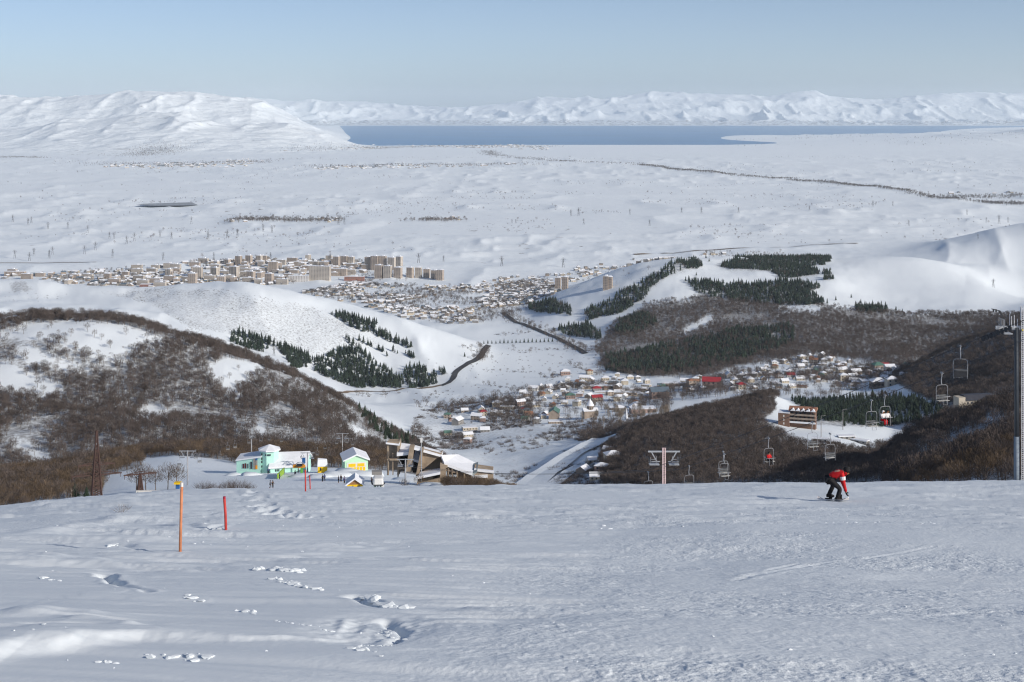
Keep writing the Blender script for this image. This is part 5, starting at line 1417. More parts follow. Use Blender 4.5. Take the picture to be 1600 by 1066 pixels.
def figure(name, J, jacket, trousers, hat, detail=True, hands=True):
    """list of (part name, mesh) with the continuous body first"""
    out = []
    hd = (J['head'] - J['neck']).normalized()
    crown = J['head'] + hd * .11
    # body
    N = ['pelvis', 'chest', 'neck', 'head', 'shL', 'elL', 'wrL', 'shR', 'elR', 'wrR', 'hipL', 'knL', 'anL', 'toeL', 'hipR', 'knR', 'anR', 'toeR']
    V = [J[n_] for n_ in N] + [crown]
    E = [('pelvis', 'chest'), ('chest', 'neck'), ('neck', 'head'), ('chest', 'shL'), ('shL', 'elL'), ('elL', 'wrL'), ('chest', 'shR'), ('shR', 'elR'), ('elR', 'wrR'), ('pelvis', 'hipL'), ('hipL', 'knL'), ('knL', 'anL'), ('anL', 'toeL'), ('pelvis', 'hipR'), ('hipR', 'knR'), ('knR', 'anR'), ('anR', 'toeR')]
    E = [(N.index(a), N.index(b)) for a, b in E] + [(N.index('head'), len(N))]
    rad = {'pelvis': .12, 'chest': .13, 'neck': .058, 'head': .092, 'sh': .06, 'el': .042, 'wr': .03, 'hip': .085, 'kn': .055, 'an': .042, 'toe': .04}
    Rr = [rad.get(n_, rad.get(n_[:-1], .05)) for n_ in N] + [.07]
    if hands:
        for s_ in 'LR':
            w_, e_ = J['wr' + s_], J['el' + s_]
            d = (w_ - e_).normalized()
            side = d.cross(Vector((1, 0, .3))).normalized()
            up = side.cross(d)
            wi = N.index('wr' + s_)
            k = len(V); V.append(w_ + d * .07); Rr.append(.034); E.append((wi, k))
            for q, (o_, L) in enumerate([(-.030, .075), (-.010, .09), (.012, .085), (.032, .065)]):
                a_ = len(V); V.append(w_ + d * .11 + side * o_); Rr.append(.010); E.append((k, a_))
                V.append(w_ + d * (.11 + L * .6) + side * o_ + up * .03); Rr.append(.009); E.append((a_, a_ + 1))
            a_ = len(V); V.append(w_ + d * .06 - side * .05 + up * .01); Rr.append(.011); E.append((k, a_))
            V.append(w_ + d * .11 - side * .065 + up * .03); Rr.append(.010); E.append((a_, a_ + 1))
    body = skin_mesh('person', V, E, Rr, skin_m, 1)
    # jacket
    N2 = ['pelvis', 'chest', 'neck', 'shL', 'elL', 'wrL', 'shR', 'elR', 'wrR']
    V = [J[n_].copy() for n_ in N2]
    mid = (J['pelvis'] + J['chest']) / 2
    V[0] = J['pelvis'].lerp(J['chest'], .12); V[2] = J['neck'] - hd * .03
    V.append(mid)
    E = [(0, 9), (9, 1), (1, 2), (1, 3), (3, 4), (4, 5), (1, 6), (6, 7), (7, 8)]
    out.append(('jacket', skin_mesh('jacket', V, E, [.165, .172, .08, .092, .068, .055, .092, .068, .055, .158], CLOTH[jacket], 2)))
    # trousers
    N3 = ['pelvis', 'hipL', 'knL', 'anL', 'hipR', 'knR', 'anR']
    V = [J[n_].copy() for n_ in N3]; V[0] = J['pelvis'].lerp(J['chest'], .05)
    for i in (3, 6): V[i] = V[i] + Vector((0, 0, .02))
    out.append(('trousers', skin_mesh('trousers', V, [(0, 1), (1, 2), (2, 3), (0, 4), (4, 5), (5, 6)], [.15, .115, .088, .078, .115, .088, .078], CLOTH[trousers], 2)))
    if detail:
        for s_ in 'LR':
            a_, t_ = J['an' + s_], J['toe' + s_]
            out.append(('boot', skin_mesh('boot', [a_ + Vector((0, 0, .10)), a_ + Vector((0, 0, -.01)), t_, a_ - (t_ - a_) * .3], [(0, 1), (1, 2), (1, 3)], [.068, .068, .052, .05], CLOTH['black'], 1)))
            w_, e_ = J['wr' + s_], J['el' + s_]
            d = (w_ - e_).normalized(); side = d.cross(Vector((1, 0, .3))).normalized(); up = side.cross(d)
            V = [w_ - d * .02, w_ + d * .07]; E = [(0, 1)]; Rr = [.048, .046]
            for o_, L in [(-.036, .07), (-.012, .085), (.014, .08), (.038, .06)]:
                k = len(V); V += [w_ + d * .115 + side * o_, w_ + d * (.115 + L * .5) + side * o_ + up * .02, w_ + d * (.115 + L * .7) + side * o_ + up * .055]; Rr += [.017, .016, .014]
                E += [(1, k), (k, k + 1), (k + 1, k + 2)]
            k = len(V); V += [w_ + d * .05 - side * .06 + up * .01, w_ + d * .10 - side * .075 + up * .03]; Rr += [.019, .016]; E += [(1, k), (k, k + 1)]
            out.append(('glove', skin_mesh('glove', V, E, Rr, CLOTH['black'], 1)))
    # headwear, goggles, nose
    fw = Vector((1, 0, 0)) - hd * hd.x
    fw = fw.normalized() if fw.length > .3 else Vector((0, 0, -1)) - hd * (-hd.z)
    if hd.x > .6: fw = (Vector((.45, 0, -1))).normalized()
    mb = MB(); bm = bmesh.new(); bmesh.ops.create_icosphere(bm, subdivisions=2, radius=.135)
    c_ = J['head'] + hd * .05 - fw * .02
    up_ok = [v.co.copy() for v in bm.verts]
    mb.add([c_ + v - fw * max(0, v.dot(fw) - .09) for v in up_ok], [tuple(v.index for v in f.verts) for f in bm.faces]); bm.free()
    out.append(('helmet', mb.mesh('helmet', CLOTH[hat], True)))
    if detail:
        mb = MB(); q_ = fw.to_track_quat('X', 'Z').to_matrix().to_4x4()
        mb.box((0, 0, 0), (.05, .17, .075), 0, Matrix.Translation(J['head'] + hd * .035 + fw * .095) @ q_); out.append(('goggles', mb.mesh('goggles', visor)))
        mb = MB(); mb.blob(J['head'] - hd * .035 + fw * .10, (.022, .018, .025), 1, 0, 1); out.append(('nose', mb.mesh('nose', skin_m, True)))
    return body, out

def person(fig, loc, rz, label, group=None):
    body, parts = fig
    o = link('person', body, None, loc, rz)
    tag(o, label, 'person', group)
    for nm, m_ in parts: link(nm, m_, o)
    return o

# the snowboarder
rj = joints(RIDE, dict(anL=(-.15, .20, .13), toeL=(.08, .30, .10), knL=(.02, .20, .50), anR=(.08, -.16, .10), toeR=(.30, -.04, .07), knR=(.19, -.15, .47), wrL=(.43, .12, .40), elL=(.33, .24, .68), wrR=(.40, -.14, .36), elR=(.30, -.24, .66)))
fig = figure('person', rj, 'red', 'black', 'black')
sp = at(1303, 783, 40, 62)
rider = person(fig, sp + Vector((0, 0, .0)), 0, 'snowboarder in a red jacket and black trousers crouching forward on the piste')
m_ = MB(); m_.tube([(.27, -.19, .92), (.285, -.215, .80)], [.098, .085], 10); m_.build('sleeve_stripe', CLOTH['white'], rider)
m_ = MB(); m_.prism([(-.20, .15), (-.04, .15)], 0, 0) if False else None
m_ = MB(); m_.tube([rj['neck'] + Vector((.09, 0, -.02)), rj['neck'] + Vector((.15, 0, -.03))], [.115, .125], 10); m_.build('hood', CLOTH['red'], rider)
bd = Vector((.52, -.80, .19)); bd.normalize()
nrm = Vector((0, DSL, 1)).normalized()
sid = nrm.cross(bd).normalized()
mb = MB(); nseg = 14; vs = []
for i in range(nseg + 1):
    t = i / nseg * 2 - 1
    wd_ = .145 * (1 - .12 * (1 - t * t)) * math.sqrt(max(0.02, 1 - max(0, abs(t) - .8) ** 2 / .04))
    lift = .03 + max(0, abs(t) - .75) ** 2 * 1.6
    for s2 in (-1, 1):
        for h2 in (0, .018):
            vs.append(bd * t * .76 + sid * wd_ * s2 + nrm * (lift + h2))
fs = []
for i in range(nseg):
    a = i * 4
    fs += [(a, a + 2, a + 6, a + 4), (a + 1, a + 5, a + 7, a + 3), (a, a + 4, a + 5, a + 1), (a + 2, a + 3, a + 7, a + 6)]
fs += [(0, 1, 3, 2), (nseg * 4, nseg * 4 + 2, nseg * 4 + 3, nseg * 4 + 1)]
mb.add(vs, fs)
bo = empty('snowboard', sp + Vector((-.02, .02, 0)), 0, 'white snowboard with a red nose under the snowboarder', 'snowboard')
mb.build('deck', CLOTH['white'], bo)
m_ = MB(); m_.add([bd * t + sid * s2 + nrm * (.068 + max(0, abs(t / .76) - .75) ** 2 * 1.6) for t, s2 in ((.52, -.11), (.52, .11), (.70, .085), (.70, -.085))], [(0, 1, 2, 3)]); m_.build('nose_print', CLOTH['red'], bo)
for k in (-.24, .24):
    m_ = MB(); c_ = bd * k + nrm * .07
    m_.bar(c_ - sid * .11, c_ + sid * .11, .14, .03); m_.bar(c_ + sid * .11, c_ + sid * .13 + nrm * .16, .12, .03); m_.build('binding', CLOTH['black'], bo)

# ------------------------------------------------------------------ poles on the piste
wood_or = mat('pole_orange', (0.56, 0.22, 0.11), .7, .25, 5)
red_p = mat('pole_red', (0.52, 0.055, 0.045), .6, .2, 5)
def marker(base, top, d0, d1, r_, m_, label, cap=None, group='marker poles'):
    p = at(base[0], base[1], d0, d1)
    h_ = (base[1] - top[1]) / F * p.y
    lean = (top[0] - base[0]) / F * p.y
    r = empty('marker_pole', p, 0, label, 'pole', group)
    m2 = MB(); m2.tube([(0, 0, -.25), (lean * .5, .01, h_ * .5), (lean, 0, h_ * .94 if cap else h_)], [r_ * 1.05, r_ * .97, r_], 9); m2.build('shaft', m_, r, True)
    if cap:
        m2 = MB(); m2.tube([(lean, 0, h_ * .94), (lean, 0, h_)], [r_ * 1.03, r_ * 1.0], 9); m2.build('tip', cap, r)
    return r
marker((281, 862), (284, 754), 15, 35, .025, wood_or, 'tall weathered orange marker pole nearest in the snow', mat('pole_tip', (.66, .62, .58), .7, .2, 8))
marker((353.5, 828), (350.5, 776), 20, 45, .029, red_p, 'short red marker pole behind the orange one', mat('pole_tip_red', (.36, .02, .05), .6, .1, 8))
marker((477.5, 768), (477, 734), 60, 90, .034, red_p, 'red marker pole at the lip of the piste before the lift station')
marker((485, 764.5), (483.5, 743), 60, 96, .028, red_p, 'thin short red pole just right of the lip marker')
for (c_, r_), s_, lb in (((190, 800), .32, 'small dry plant sticking out of the snow left of the orange pole'), ((200, 796), .2, 'tiny dry twig beside the small dry plant')):
    p = at(c_, r_, 30, 60)
    o = bush(7 + int(c_), 1.6, 1.1, 16, .012).build('dry_plant', bark, None, False, p); o.scale = (s_ * .8,) * 3
    tag(o, lb, 'plant', 'dry plants on the piste')

# lumps of broken snow on the piste
mb = MB()
def chunk(c_, r_, sx):
    d = 1.7 / ((r_ - HR) / F - DSL)
    if d > 70: return
    X = (c_ - CX) / F * d
    mb.blob((X, d, ground(X, d) + sx * .15), (sx * rng.uniform(.6, 1.3), sx * rng.uniform(.5, 1.0), sx * rng.uniform(.22, .42)), int(rng.integers(1e6)), .36, 1)
for (a, b), n_, (s0, s1), j in ((((403, 888), (470, 895)), 16, (.03, .11), 2.5), (((425, 908), (500, 926)), 26, (.02, .07), 3), (((562, 940), (640, 968)), 24, (.02, .11), 4), (((290, 938), (320, 950)), 9, (.02, .06), 3), (((370, 970), (400, 974)), 12, (.015, .05), 2), (((225, 1043), (330, 1048)), 14, (.015, .06), 4),
        (((550, 1035), (600, 1052)), 8, (.015, .05), 4), (((150, 1050), (180, 1060)), 5, (.02, .05), 3), (((60, 900), (95, 905)), 8, (.02, .07), 3), (((165, 855), (185, 850)), 8, (.03, .09), 1.5), (((318, 828), (345, 832)), 7, (.03, .09), 2), (((420, 990), (520, 1008)), 22, (.01, .03), 2), (((595, 1000), (630, 1022)), 30, (.008, .03), 5), (((560, 1028), (610, 1034)), 34, (.008, .022), 3), (((880, 830), (1500, 826)), 40, (.02, .06), 4)):
    for i in range(n_):
        t = rng.random()
        chunk(a[0] + (b[0] - a[0]) * t + rng.normal(0, j), a[1] + (b[1] - a[1]) * t + rng.normal(0, j * .5), s0 + (s1 - s0) * rng.random() ** 2)
for i in range(60): chunk(rng.uniform(-60, 1660), rng.uniform(800, 1066), rng.uniform(.006, .022))
for i in range(45): chunk(rng.uniform(-60, 700), rng.uniform(795, 870), rng.uniform(.012, .035))
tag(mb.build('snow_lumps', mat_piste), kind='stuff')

# ------------------------------------------------------------------ chair lift
galv = mat('galvanised', (0.46, 0.48, 0.50), .45, .12, 2.0, metal=.35)
galv_w = mat('galvanised_bright', (0.34, .35, .37), .5, .08, 2.0, metal=.2)
darkst = mat('dark_steel', (0.035, .037, .042), .6, .15, 2)
seatm = mat('chair_seat', (0.10, .105, .11), .7, .1, 3)
slatm = mat('chair_slat', (0.42, .41, .38), .7, .15, 3)
def chair_parts():
    H = MB(); H.tube([(0, 0, 0), (0, .02, -.35), (.0, .12, -.75), (.0, .08, -1.05), (.0, 0, -1.22)], .045, 6); H.box((0, 0, .02), (.12, .35, .16))
    Fm = MB()
    Fm.tube([(.60, .12, -3.05), (.66, .0, -2.6), (.66, 0, -1.55), (.60, 0, -1.32), (.45, 0, -1.22), (0, 0, -1.2), (-.45, 0, -1.22), (-.60, 0, -1.32), (-.66, 0, -1.55), (-.66, 0, -2.6), (-.60, .12, -3.05)], .026, 6)
    Fm.bar((-.62, .02, -2.78), (.62, .02, -2.78), .05)
    St = [MB() for _ in range(3)]
    for k in range(3): St[k].box((0, -.06 - .16 * k, -2.74), (1.22, .13, .04))
    Bk = [MB() for _ in range(2)]
    for k in range(2): Bk[k].box((0, .06 + .02 * k, -2.52 + .24 * k), (1.22, .04, .17))
    Sb = MB(); Sb.tube([(-.62, 0, -2.15), (-.60, -.55, -2.30), (.60, -.55, -2.30), (.62, 0, -2.15)], .026, 5)
    Sb.tube([(-.25, -.55, -2.3), (-.25, -.62, -3.1), (.25, -.62, -3.1), (.25, -.55, -2.3)], .022, 5)
    return [('hanger', H.mesh('hanger', galv_w, True)), ('frame', Fm.mesh('frame', galv_w, True)), ('safety_bar', Sb.mesh('safety_bar', galv_w, True))] + [('seat_slat', s_.mesh('seat_slat', slatm)) for s_ in St] + [('back_slat', s_.mesh('back_slat', seatm)) for s_ in Bk]
CH = chair_parts()
DK_CH = [(n_, m_ if not n_.endswith('slat') else None) for n_, m_ in CH]
def chair(p, rz, label, group, scale=0.92, tilt=0):
    r = empty('lift_chair', p, rz, label, 'lift chair', group)
    r.scale = (scale,) * 3
    for nm, m_ in CH: link(nm, m_, r)
    return r
def lerp3(a, b, y): return a.lerp(b, (y - a.y) / (b.y - a.y))
RA, RB = P(1631, 519, 120), P(1060, 734, 178)       # right rope
LA, LB = P(1557, 517, 120), P(1014, 734, 178)       # left rope
def sag(p, a, b, s=.35):
    t = (p.y - a.y) / (b.y - a.y)
    return p - Vector((0, 0, s * 4 * t * (1 - t)))
rope_m = mat('haul_rope', (0.05, .05, .055), .6, .1, 1)
ropes = []
def rope(a, b, s, label, r_=.032):
    pts = []
    for i in range(25):
        t = i / 24
        p = a.lerp(b, t); p.z -= s * 4 * t * (1 - t); pts.append(p)
    o = MB().tube(pts, r_, 5).build('haul_rope', rope_m)
    tag(o, label, 'cable', 'haul ropes of the lifts')
rope(RA, RB, .35, 'right hand haul rope of the chair lift below the ladder tower')
rope(LA, LB, .35, 'left hand haul rope of the chair lift below the ladder tower')
rope(RA + (RA - RB) * 1.0, RA, .3, 'right hand haul rope running uphill out of view from the ladder tower')
rope(LA + (LA - LB) * 1.0, LA, .3, 'left hand haul rope running uphill out of view from the ladder tower')
TA, TB = P(624, 727, 330), P(642, 727, 330)
rope(RB, TB, 1.2, 'right hand haul rope from the red and white tower to the lower station')
rope(LB, TA, 1.2, 'left hand haul rope from the red and white tower to the lower station')
G = 'chairs on the near lift'
spec = [(132.0, 'empty chair third from the ladder tower, in front of the cream village block'), (139.8, 'chair carrying two riders, one in white and red'), (141.8, 'empty chair just left of the two riders'), (151.2, 'empty chair above the hotel terrace'), (159.0, 'chair carrying one rider in a red jacket'), (167.8, 'empty chair second right of the red and white tower'), (175.5, 'empty chair just right of the red and white tower')]
chairs = {}
for y_, lb in spec: chairs[y_] = chair(sag(lerp3(RA, RB, y_), RA, RB), R(14 + rng.uniform(-4, 10)), lb, G)
chairs['dark'] = chair(sag(lerp3(LA, LB, 124.2), LA, LB), R(170), 'dark backed empty chair nearest the ladder tower', G)
for nm, m_ in [('backrest', None)]:
    m2 = MB(); m2.box((0, .09, -2.62), (1.2, .05, .55)); m2.build('backrest', darkst, chairs['dark'])
for y_, lb in ((152.5, 'empty dark chair right beside the one above the terrace'), (169.0, 'empty chair overlapping the second one right of the red and white tower'), (176.5, 'half hidden empty chair under the left arm of the red and white tower')):
    if y_ == 152.5: p = P(1297, 678, 150)
    elif y_ == 169.0: p = P(1130, 706, 170)
    else: p = P(1013, 738, 180)
    chairs[y_] = chair(p, R(200), lb, G)
# riders
seat_fig = figure('person', joints(SIT), 'red', 'black', 'black', True)
seat_w = figure('person', joints(SIT), 'white', 'red', 'white', True)
seat_b = figure('person', joints(SIT), 'white', 'black', 'black', True)
def seated(fig_, ch, dx, label):
    rz = ch.rotation_euler.z
    q = Vector((dx, -.05, -2.72)) * .92; q.rotate(Euler((0, 0, rz)))
    return person(fig_, Vector(ch.location) + q, rz - R(90), label)
seated(seat_fig, chairs[159.0], .02, 'person in a red jacket and black trousers sitting alone on a lift chair')
seated(seat_w, chairs[139.8], -.28, 'person in a white jacket and red trousers sitting on a lift chair')
seated(seat_b, chairs[139.8], .28, 'person in a white top and black trousers sitting beside the one in red trousers')

# the ladder tower on the right
ladder_m = mat('ladder_bright', (0.66, .67, .69), .5, .08, 2.0)
c0 = P(1588.5, 800, 120)
gx = lambda c_: (c_ - 1588.5) / F * 120
gz = lambda r_: -(r_ - 800) / F * 120
t = empty('ladder_tower', c0, 0, 'tall steel lift tower with a caged ladder at the right edge of the picture', 'lift tower')
m2 = MB(); m2.tube([(0, 0, -1), (0, 0, gz(682))], [.24, .23], 12); m2.build('pole_base', mat('tower_blue_grey', (.24, .29, .34), .5, .1, 1), t, True)
m2 = MB(); m2.tube([(0.0, 0, gz(682)), (.0, 0, gz(512))], [.2, .19], 12); m2.build('pole', mat('tower_dark', (.075, .085, .095), .5, .15, 1), t, True)
m2 = MB()
xl0, xl1 = gx(1594.5), gx(1606)
for xq in (xl0, xl0 + .18, (xl0 + xl1) / 2, xl1): m2.bar((xq, -.25, 0), (xq, -.25, gz(478)), .045)
for xq in (xl0, xl1): m2.bar((xq, -.75, 0), (xq, -.75, gz(478)), .04)
m2.build('ladder_rail', ladder_m, t)
rung = MB().bar((xl0, -.25, 0), (xl1, -.25, 0), .05).mesh('rung', ladder_m)
zz = .1
while zz < gz(480):
    link('rung', rung, t, (0, 0, zz)); zz += .16
hoop = MB().tube([(xl0, -.25, 0), (xl0, -.75, 0), (xl1, -.75, 0), (xl1, -.25, 0)], .022, 4).mesh('cage_hoop', ladder_m)
zz = 2.5
while zz < gz(480):
    link('cage_hoop', hoop, t, (0, 0, zz)); zz += .75
m2 = MB(); m2.bar((gx(1556), 0, gz(512)), (gx(1632), 0, gz(512)), .22, .28); m2.build('cross_arm', galv, t)
rd = (LB - LA).normalized()
for s_, cc in ((-1, 1557), (1, 1631)):
    c_ = Vector((gx(cc), 0, gz(517)))
    m2 = MB(); m2.bar(c_ - rd * 1.9 - Vector((0, 0, .22)), c_ + rd * 1.9 - Vector((0, 0, .22)), .10, .16); m2.build('sheave_beam', darkst, t)
    for k in range(8):
        q = c_ + rd * (-1.75 + .5 * k) - Vector((0, 0, .24))
        ax = Vector((rd.y, -rd.x, 0)).normalized()
        m2 = MB(); m2.tube([q - ax * .06, q + ax * .06], .21, 12); m2.build('sheave_wheel', darkst, t)
    m2 = MB()
    for k in range(5):
        q = c_ + Vector((.45, -.7 + .35 * k, -.1))
        m2.bar(q, q + Vector((0, 0, 1.15)), .04)
    for h_ in (.55, 1.1): m2.bar(c_ + Vector((.45, -.75, h_ - .1)), c_ + Vector((.45, .75, h_ - .1)), .04)
    m2.build('railing', galv_w, t)
    m2 = MB(); m2.box(c_ + Vector((.75, 0, -.15)), (.7, 1.6, .06)); m2.build('walkway', galv, t)
m2 = MB(); m2.bar((gx(1575), .1, gz(510)), (gx(1562), .1, gz(486)), .13); m2.bar((gx(1562), .1, gz(486)), (gx(1550), .1, gz(483)), .07); m2.box((gx(1553), .1, gz(486)), (.12, .1, .25)); m2.box((gx(1557), .1, gz(486)), (.12, .1, .25)); m2.build('lifting_frame', darkst, t)
m2 = MB()
for cc, rr_, rb_ in ((1577, 490, 512), (1580, 494, 512), (1584, 492, 512), (1589, 498, 512), (1594, 478, 500), (1599, 476, 500)): m2.bar((gx(cc), -.1, gz(rb_)), (gx(cc), -.1, gz(rr_)), .05)
m2.build('rail_post', ladder_m, t)
m2 = MB(); m2.box((gx(1596), -.3, gz(515)), (.14, .05, .14)); m2.build('number_plate', mat('plate_yellow', (.7, .55, .05), .6, .05, 4), t)

# generic T lift tower
def t_tower(c_, r_top, r_base, d, arm_px, label, group, striped=False, base=None):
    b_ = P(c_, r_base, d)
    s_ = d / F
    h_ = (r_base - r_top) * s_
    a_ = arm_px * s_
    t = empty('lift_tower', b_, 0, label, 'lift tower', group)
    m2 = MB()
    if striped:
        for k in range(2): m2.box((-.14 + .28 * k, 0, h_ / 2 - .5), (.15, .3, h_ + 1))
        m2.box((0, .08, h_ / 2 - .5), (.26, .12, h_ + 1)); m2.build('pole', mat('tower_pinkish', (.72, .55, .54), .6, .08, 2), t)
        rg = MB().box((0, -.02, 0), (.14, .1, .10)).mesh('rung', darkst)
        for k in range(int(h_ / .22)): link('rung', rg, t, (0, 0, .12 + .22 * k))
    else:
        m2.tube([(0, 0, -1), (0, 0, h_)], [.24, .17], 10); m2.build('pole', galv_w, t, True)
    zt = h_ - (.45 if striped else .15)
    m2 = MB(); m2.bar((-a_, 0, zt), (a_, 0, zt), .16, .18); m2.build('cross_arm', galv, t)
    for s2 in (-1, 1):
        m2 = MB(); m2.bar((s2 * a_ * .8, 0, zt), (s2 * a_ * .45, 0, zt - a_ * .62), .12); m2.build('brace', galv, t)
        m2 = MB(); m2.bar((s2 * a_ * .25, 0, zt - a_ * .62), (s2 * a_ * .95, 0, zt - a_ * .62), .08); m2.box((s2 * a_ * .62, 0, zt - a_ * .78), (a_ * .62, 1.0, .1)); m2.build('walkway', galv, t)
        for k in range(4):
            m2 = MB(); q = Vector((s2 * a_ * .92, -.9 + .6 * k, zt - a_ * .5)); m2.tube([q - Vector((.05, 0, 0)), q + Vector((.05, 0, 0))], .2, 10); m2.build('sheave_wheel', darkst, t)
        m2 = MB(); m2.bar((s2 * a_ * .5, -.4, zt - a_ * .78), (s2 * a_ * .5, -.4, zt - a_ * .25), .05); m2.bar((s2 * a_ * .85, -.4, zt - a_ * .78), (s2 * a_ * .85, -.4, zt - a_ * .3), .05); m2.bar((s2 * a_ * .5, -.4, zt - a_ * .45), (s2 * a_ * .85, -.4, zt - a_ * .45), .05); m2.build('railing', galv_w, t)
    return t
t_tower(1037.5, 700, 800, 178, 25, 'lift tower with a red and white ladder post and wide crossarm below the lip', 'lift towers', True)
t_tower(633.5, 717, 770, 330, 13, 'pale lift tower in front of the ruined concrete building', 'lift towers')
t_tower(480.5, 707, 745, 440, 11, 'lift tower with a V braced crossarm above the orange lift station', 'lift towers')
t_tower(293, 704, 775, 380, 13, 'grey lift tower standing left of the mint green building', 'lift towers')
t_tower(393, 681, 730, 520, 3.5, 'thin white lift tower rising behind the mint green building', 'lift towers')
t_tower(535, 677, 728, 570, 10, 'V braced lift tower rising behind the mint green hut', 'lift towers')
t_tower(462, 671, 712, 720, 4, 'farthest thin lift tower among the trees behind the huts', 'lift towers')
# small chairs of the lifts behind
g2 = 'small chairs hanging before the brown trees'
for i, (c_, r_, d) in enumerate([(356, 700, 500), (367, 697, 500), (389, 690, 505), (408, 687, 520), (421, 686, 540), (440, 689, 560), (344, 714, 470), (496, 709, 520), (508, 700, 560), (514, 708, 540), (551, 694, 560), (526, 692, 560), (542, 690, 565), (312, 718, 420), (280, 722, 400), (306, 712, 430)]):
    side = 'left of the mint tower' if c_ < 404 else 'between the mint tower and the mint hut' if c_ < 530 else 'above the mint hut'
    if c_ < 330: side = 'on the snow slope by the grey lift tower'
    chair(P(c_, r_ - 9, d), R(rng.uniform(-30, 60)), f'{"tiny" if i % 2 else "small"} lift chair {side}, {["higher", "lower", "middle"][i % 3]} one', g2)
rope(P(282, 708, 380), P(390, 683, 520), .5, 'haul rope left of the mint green building going to the thin tower', .018)
rope(P(304, 708, 380), P(396, 683, 520), .5, 'second haul rope from the grey lift tower to the thin tower', .018)
rope(P(472, 710, 440), P(528, 680, 570), .4, 'left haul rope from the orange station to the V braced tower', .018)
rope(P(489, 710, 440), P(542, 680, 570), .4, 'right haul rope from the orange station to the V braced tower', .018)

# ------------------------------------------------------------------ base area
mint = mat('mint_paint', (0.50, 0.83, 0.72), .7, .05, .6)
mint_g = mat('mint_green_paint', (0.56, 0.86, 0.60), .7, .05, .6)
yel = mat('yellow_paint', (0.88, 0.57, 0.015), .6, .06, .8)
orange = mat('orange_paint', (0.70, 0.28, 0.02), .6, .06, .8)
lime = mat('lime_paint', (0.30, 0.50, 0.04), .6, .06, .8)
whitep = mat('white_trim', (0.75, .75, .73), .6, .05, 1)
brownw = mat('gable_wood', (0.33, 0.17, 0.07), .7, .2, 2)
bluep = mat('blue_paint', (0.03, .12, .33), .6, .1, 1)

# mint hut with yellow doors
p = at(557, 739.5, 380, 540); s_ = p.y / F
r = empty('mint_hut', p, R(13), 'mint green hut with big yellow doors and a snowy gable roof', 'hut')
W2, L2, eh, ph = 36 * s_ / 2, 8.5, 20.5 * s_, 28 * s_
m2 = MB(); m2.add([(-W2, 0, -2), (W2, 0, -2), (W2, 0, eh), (0, 0, ph), (-W2, 0, eh), (-W2, L2, -2), (W2, L2, -2), (W2, L2, eh), (0, L2, ph), (-W2, L2, eh)], [(0, 1, 2, 3, 4), (5, 9, 8, 7, 6), (0, 4, 9, 5), (1, 6, 7, 2), (0, 5, 6, 1), (3, 8, 9, 4), (2, 7, 8, 3)]); m2.build('wall', mint_g, r)
m2 = MB()
for sg in (-1, 1):
    e = .55; k = (ph - eh) / W2
    m2.add([(sg * (W2 + e), -e, eh - k * e), (0, -e, ph), (0, L2 + e, ph), (sg * (W2 + e), L2 + e, eh - k * e), (sg * (W2 + e), -e, eh - k * e + .4), (0, -e, ph + .45), (0, L2 + e, ph + .45), (sg * (W2 + e), L2 + e, eh - k * e + .4)], [(0, 1, 2, 3), (4, 7, 6, 5), (0, 4, 5, 1), (3, 2, 6, 7), (0, 3, 7, 4), (1, 5, 6, 2)])
m2.build('roof', snow_roof, r)
for xx in (-.62, .62):
    m2 = MB(); m2.box((xx * W2 * .62, -.06, eh * .62), (W2 * .62, .1, eh * .24)); m2.build('upper_panel', yel, r)
for k in range(6):
    m2 = MB(); m2.box((-W2 * .70 + k * W2 * .265 + .1, -.06, eh * .28), (W2 * .21, .1, eh * .36)); m2.build('door_panel', yel, r)
m2 = MB(); m2.box((0, -.03, eh * .42), (W2 * 1.66, .08, eh * .82)); m2.build('door_frame', whitep, r)

# mint building: wing, tower, hall
p = at(418, 739, 400, 560); s_ = p.y / F
r = empty('mint_building', p, 0, 'mint green lift building with a snow capped tower and a broad white roof', 'building')
X = lambda c_: (c_ - 418) * s_
Zp = lambda r_: -(r_ - 739) * s_
m2 = MB(); m2.add([(X(368), 1.5, -2), (X(408), -.5, -2), (X(408), -.5, Zp(714)), (X(368), 1.5, Zp(722)), (X(368), 9, -2), (X(408), 7, -2), (X(408), 7, Zp(714)), (X(368), 9, Zp(722))], [(0, 1, 2, 3), (4, 7, 6, 5), (0, 3, 7, 4), (1, 5, 6, 2), (3, 2, 6, 7)]); m2.build('wing_wall', mint, r)
m2 = MB(); m2.add([(X(367), 1.1, Zp(722)), (X(409), -.9, Zp(714)), (X(409), 7.4, Zp(714)), (X(367), 9.4, Zp(722)), (X(367), 1.1, Zp(720)), (X(409), -.9, Zp(712)), (X(409), 7.4, Zp(712)), (X(367), 9.4, Zp(720))], [(0, 3, 2, 1), (4, 5, 6, 7), (0, 1, 5, 4), (2, 3, 7, 6), (0, 4, 7, 3), (1, 2, 6, 5)]); m2.build('wing_roof', snow_roof, r)
red_w = mat('window_red', (.10, .02, .025), .4, .1)
for c_, w2, t2, b2, mm in ((379.5, 2.2, 726, 733, red_w), (383, 2.2, 725, 733, red_w), (387, 1.6, 725.5, 732.5, glass), (392.5, 2.8, 722, 733, glass)):
    yy = 1.5 - 2 * (c_ - 368) / 40 - .06
    m2 = MB(); m2.box((X(c_), yy, (Zp(t2) + Zp(b2)) / 2), (w2 * s_, .14, Zp(t2) - Zp(b2))); m2.build('window', mm, r)
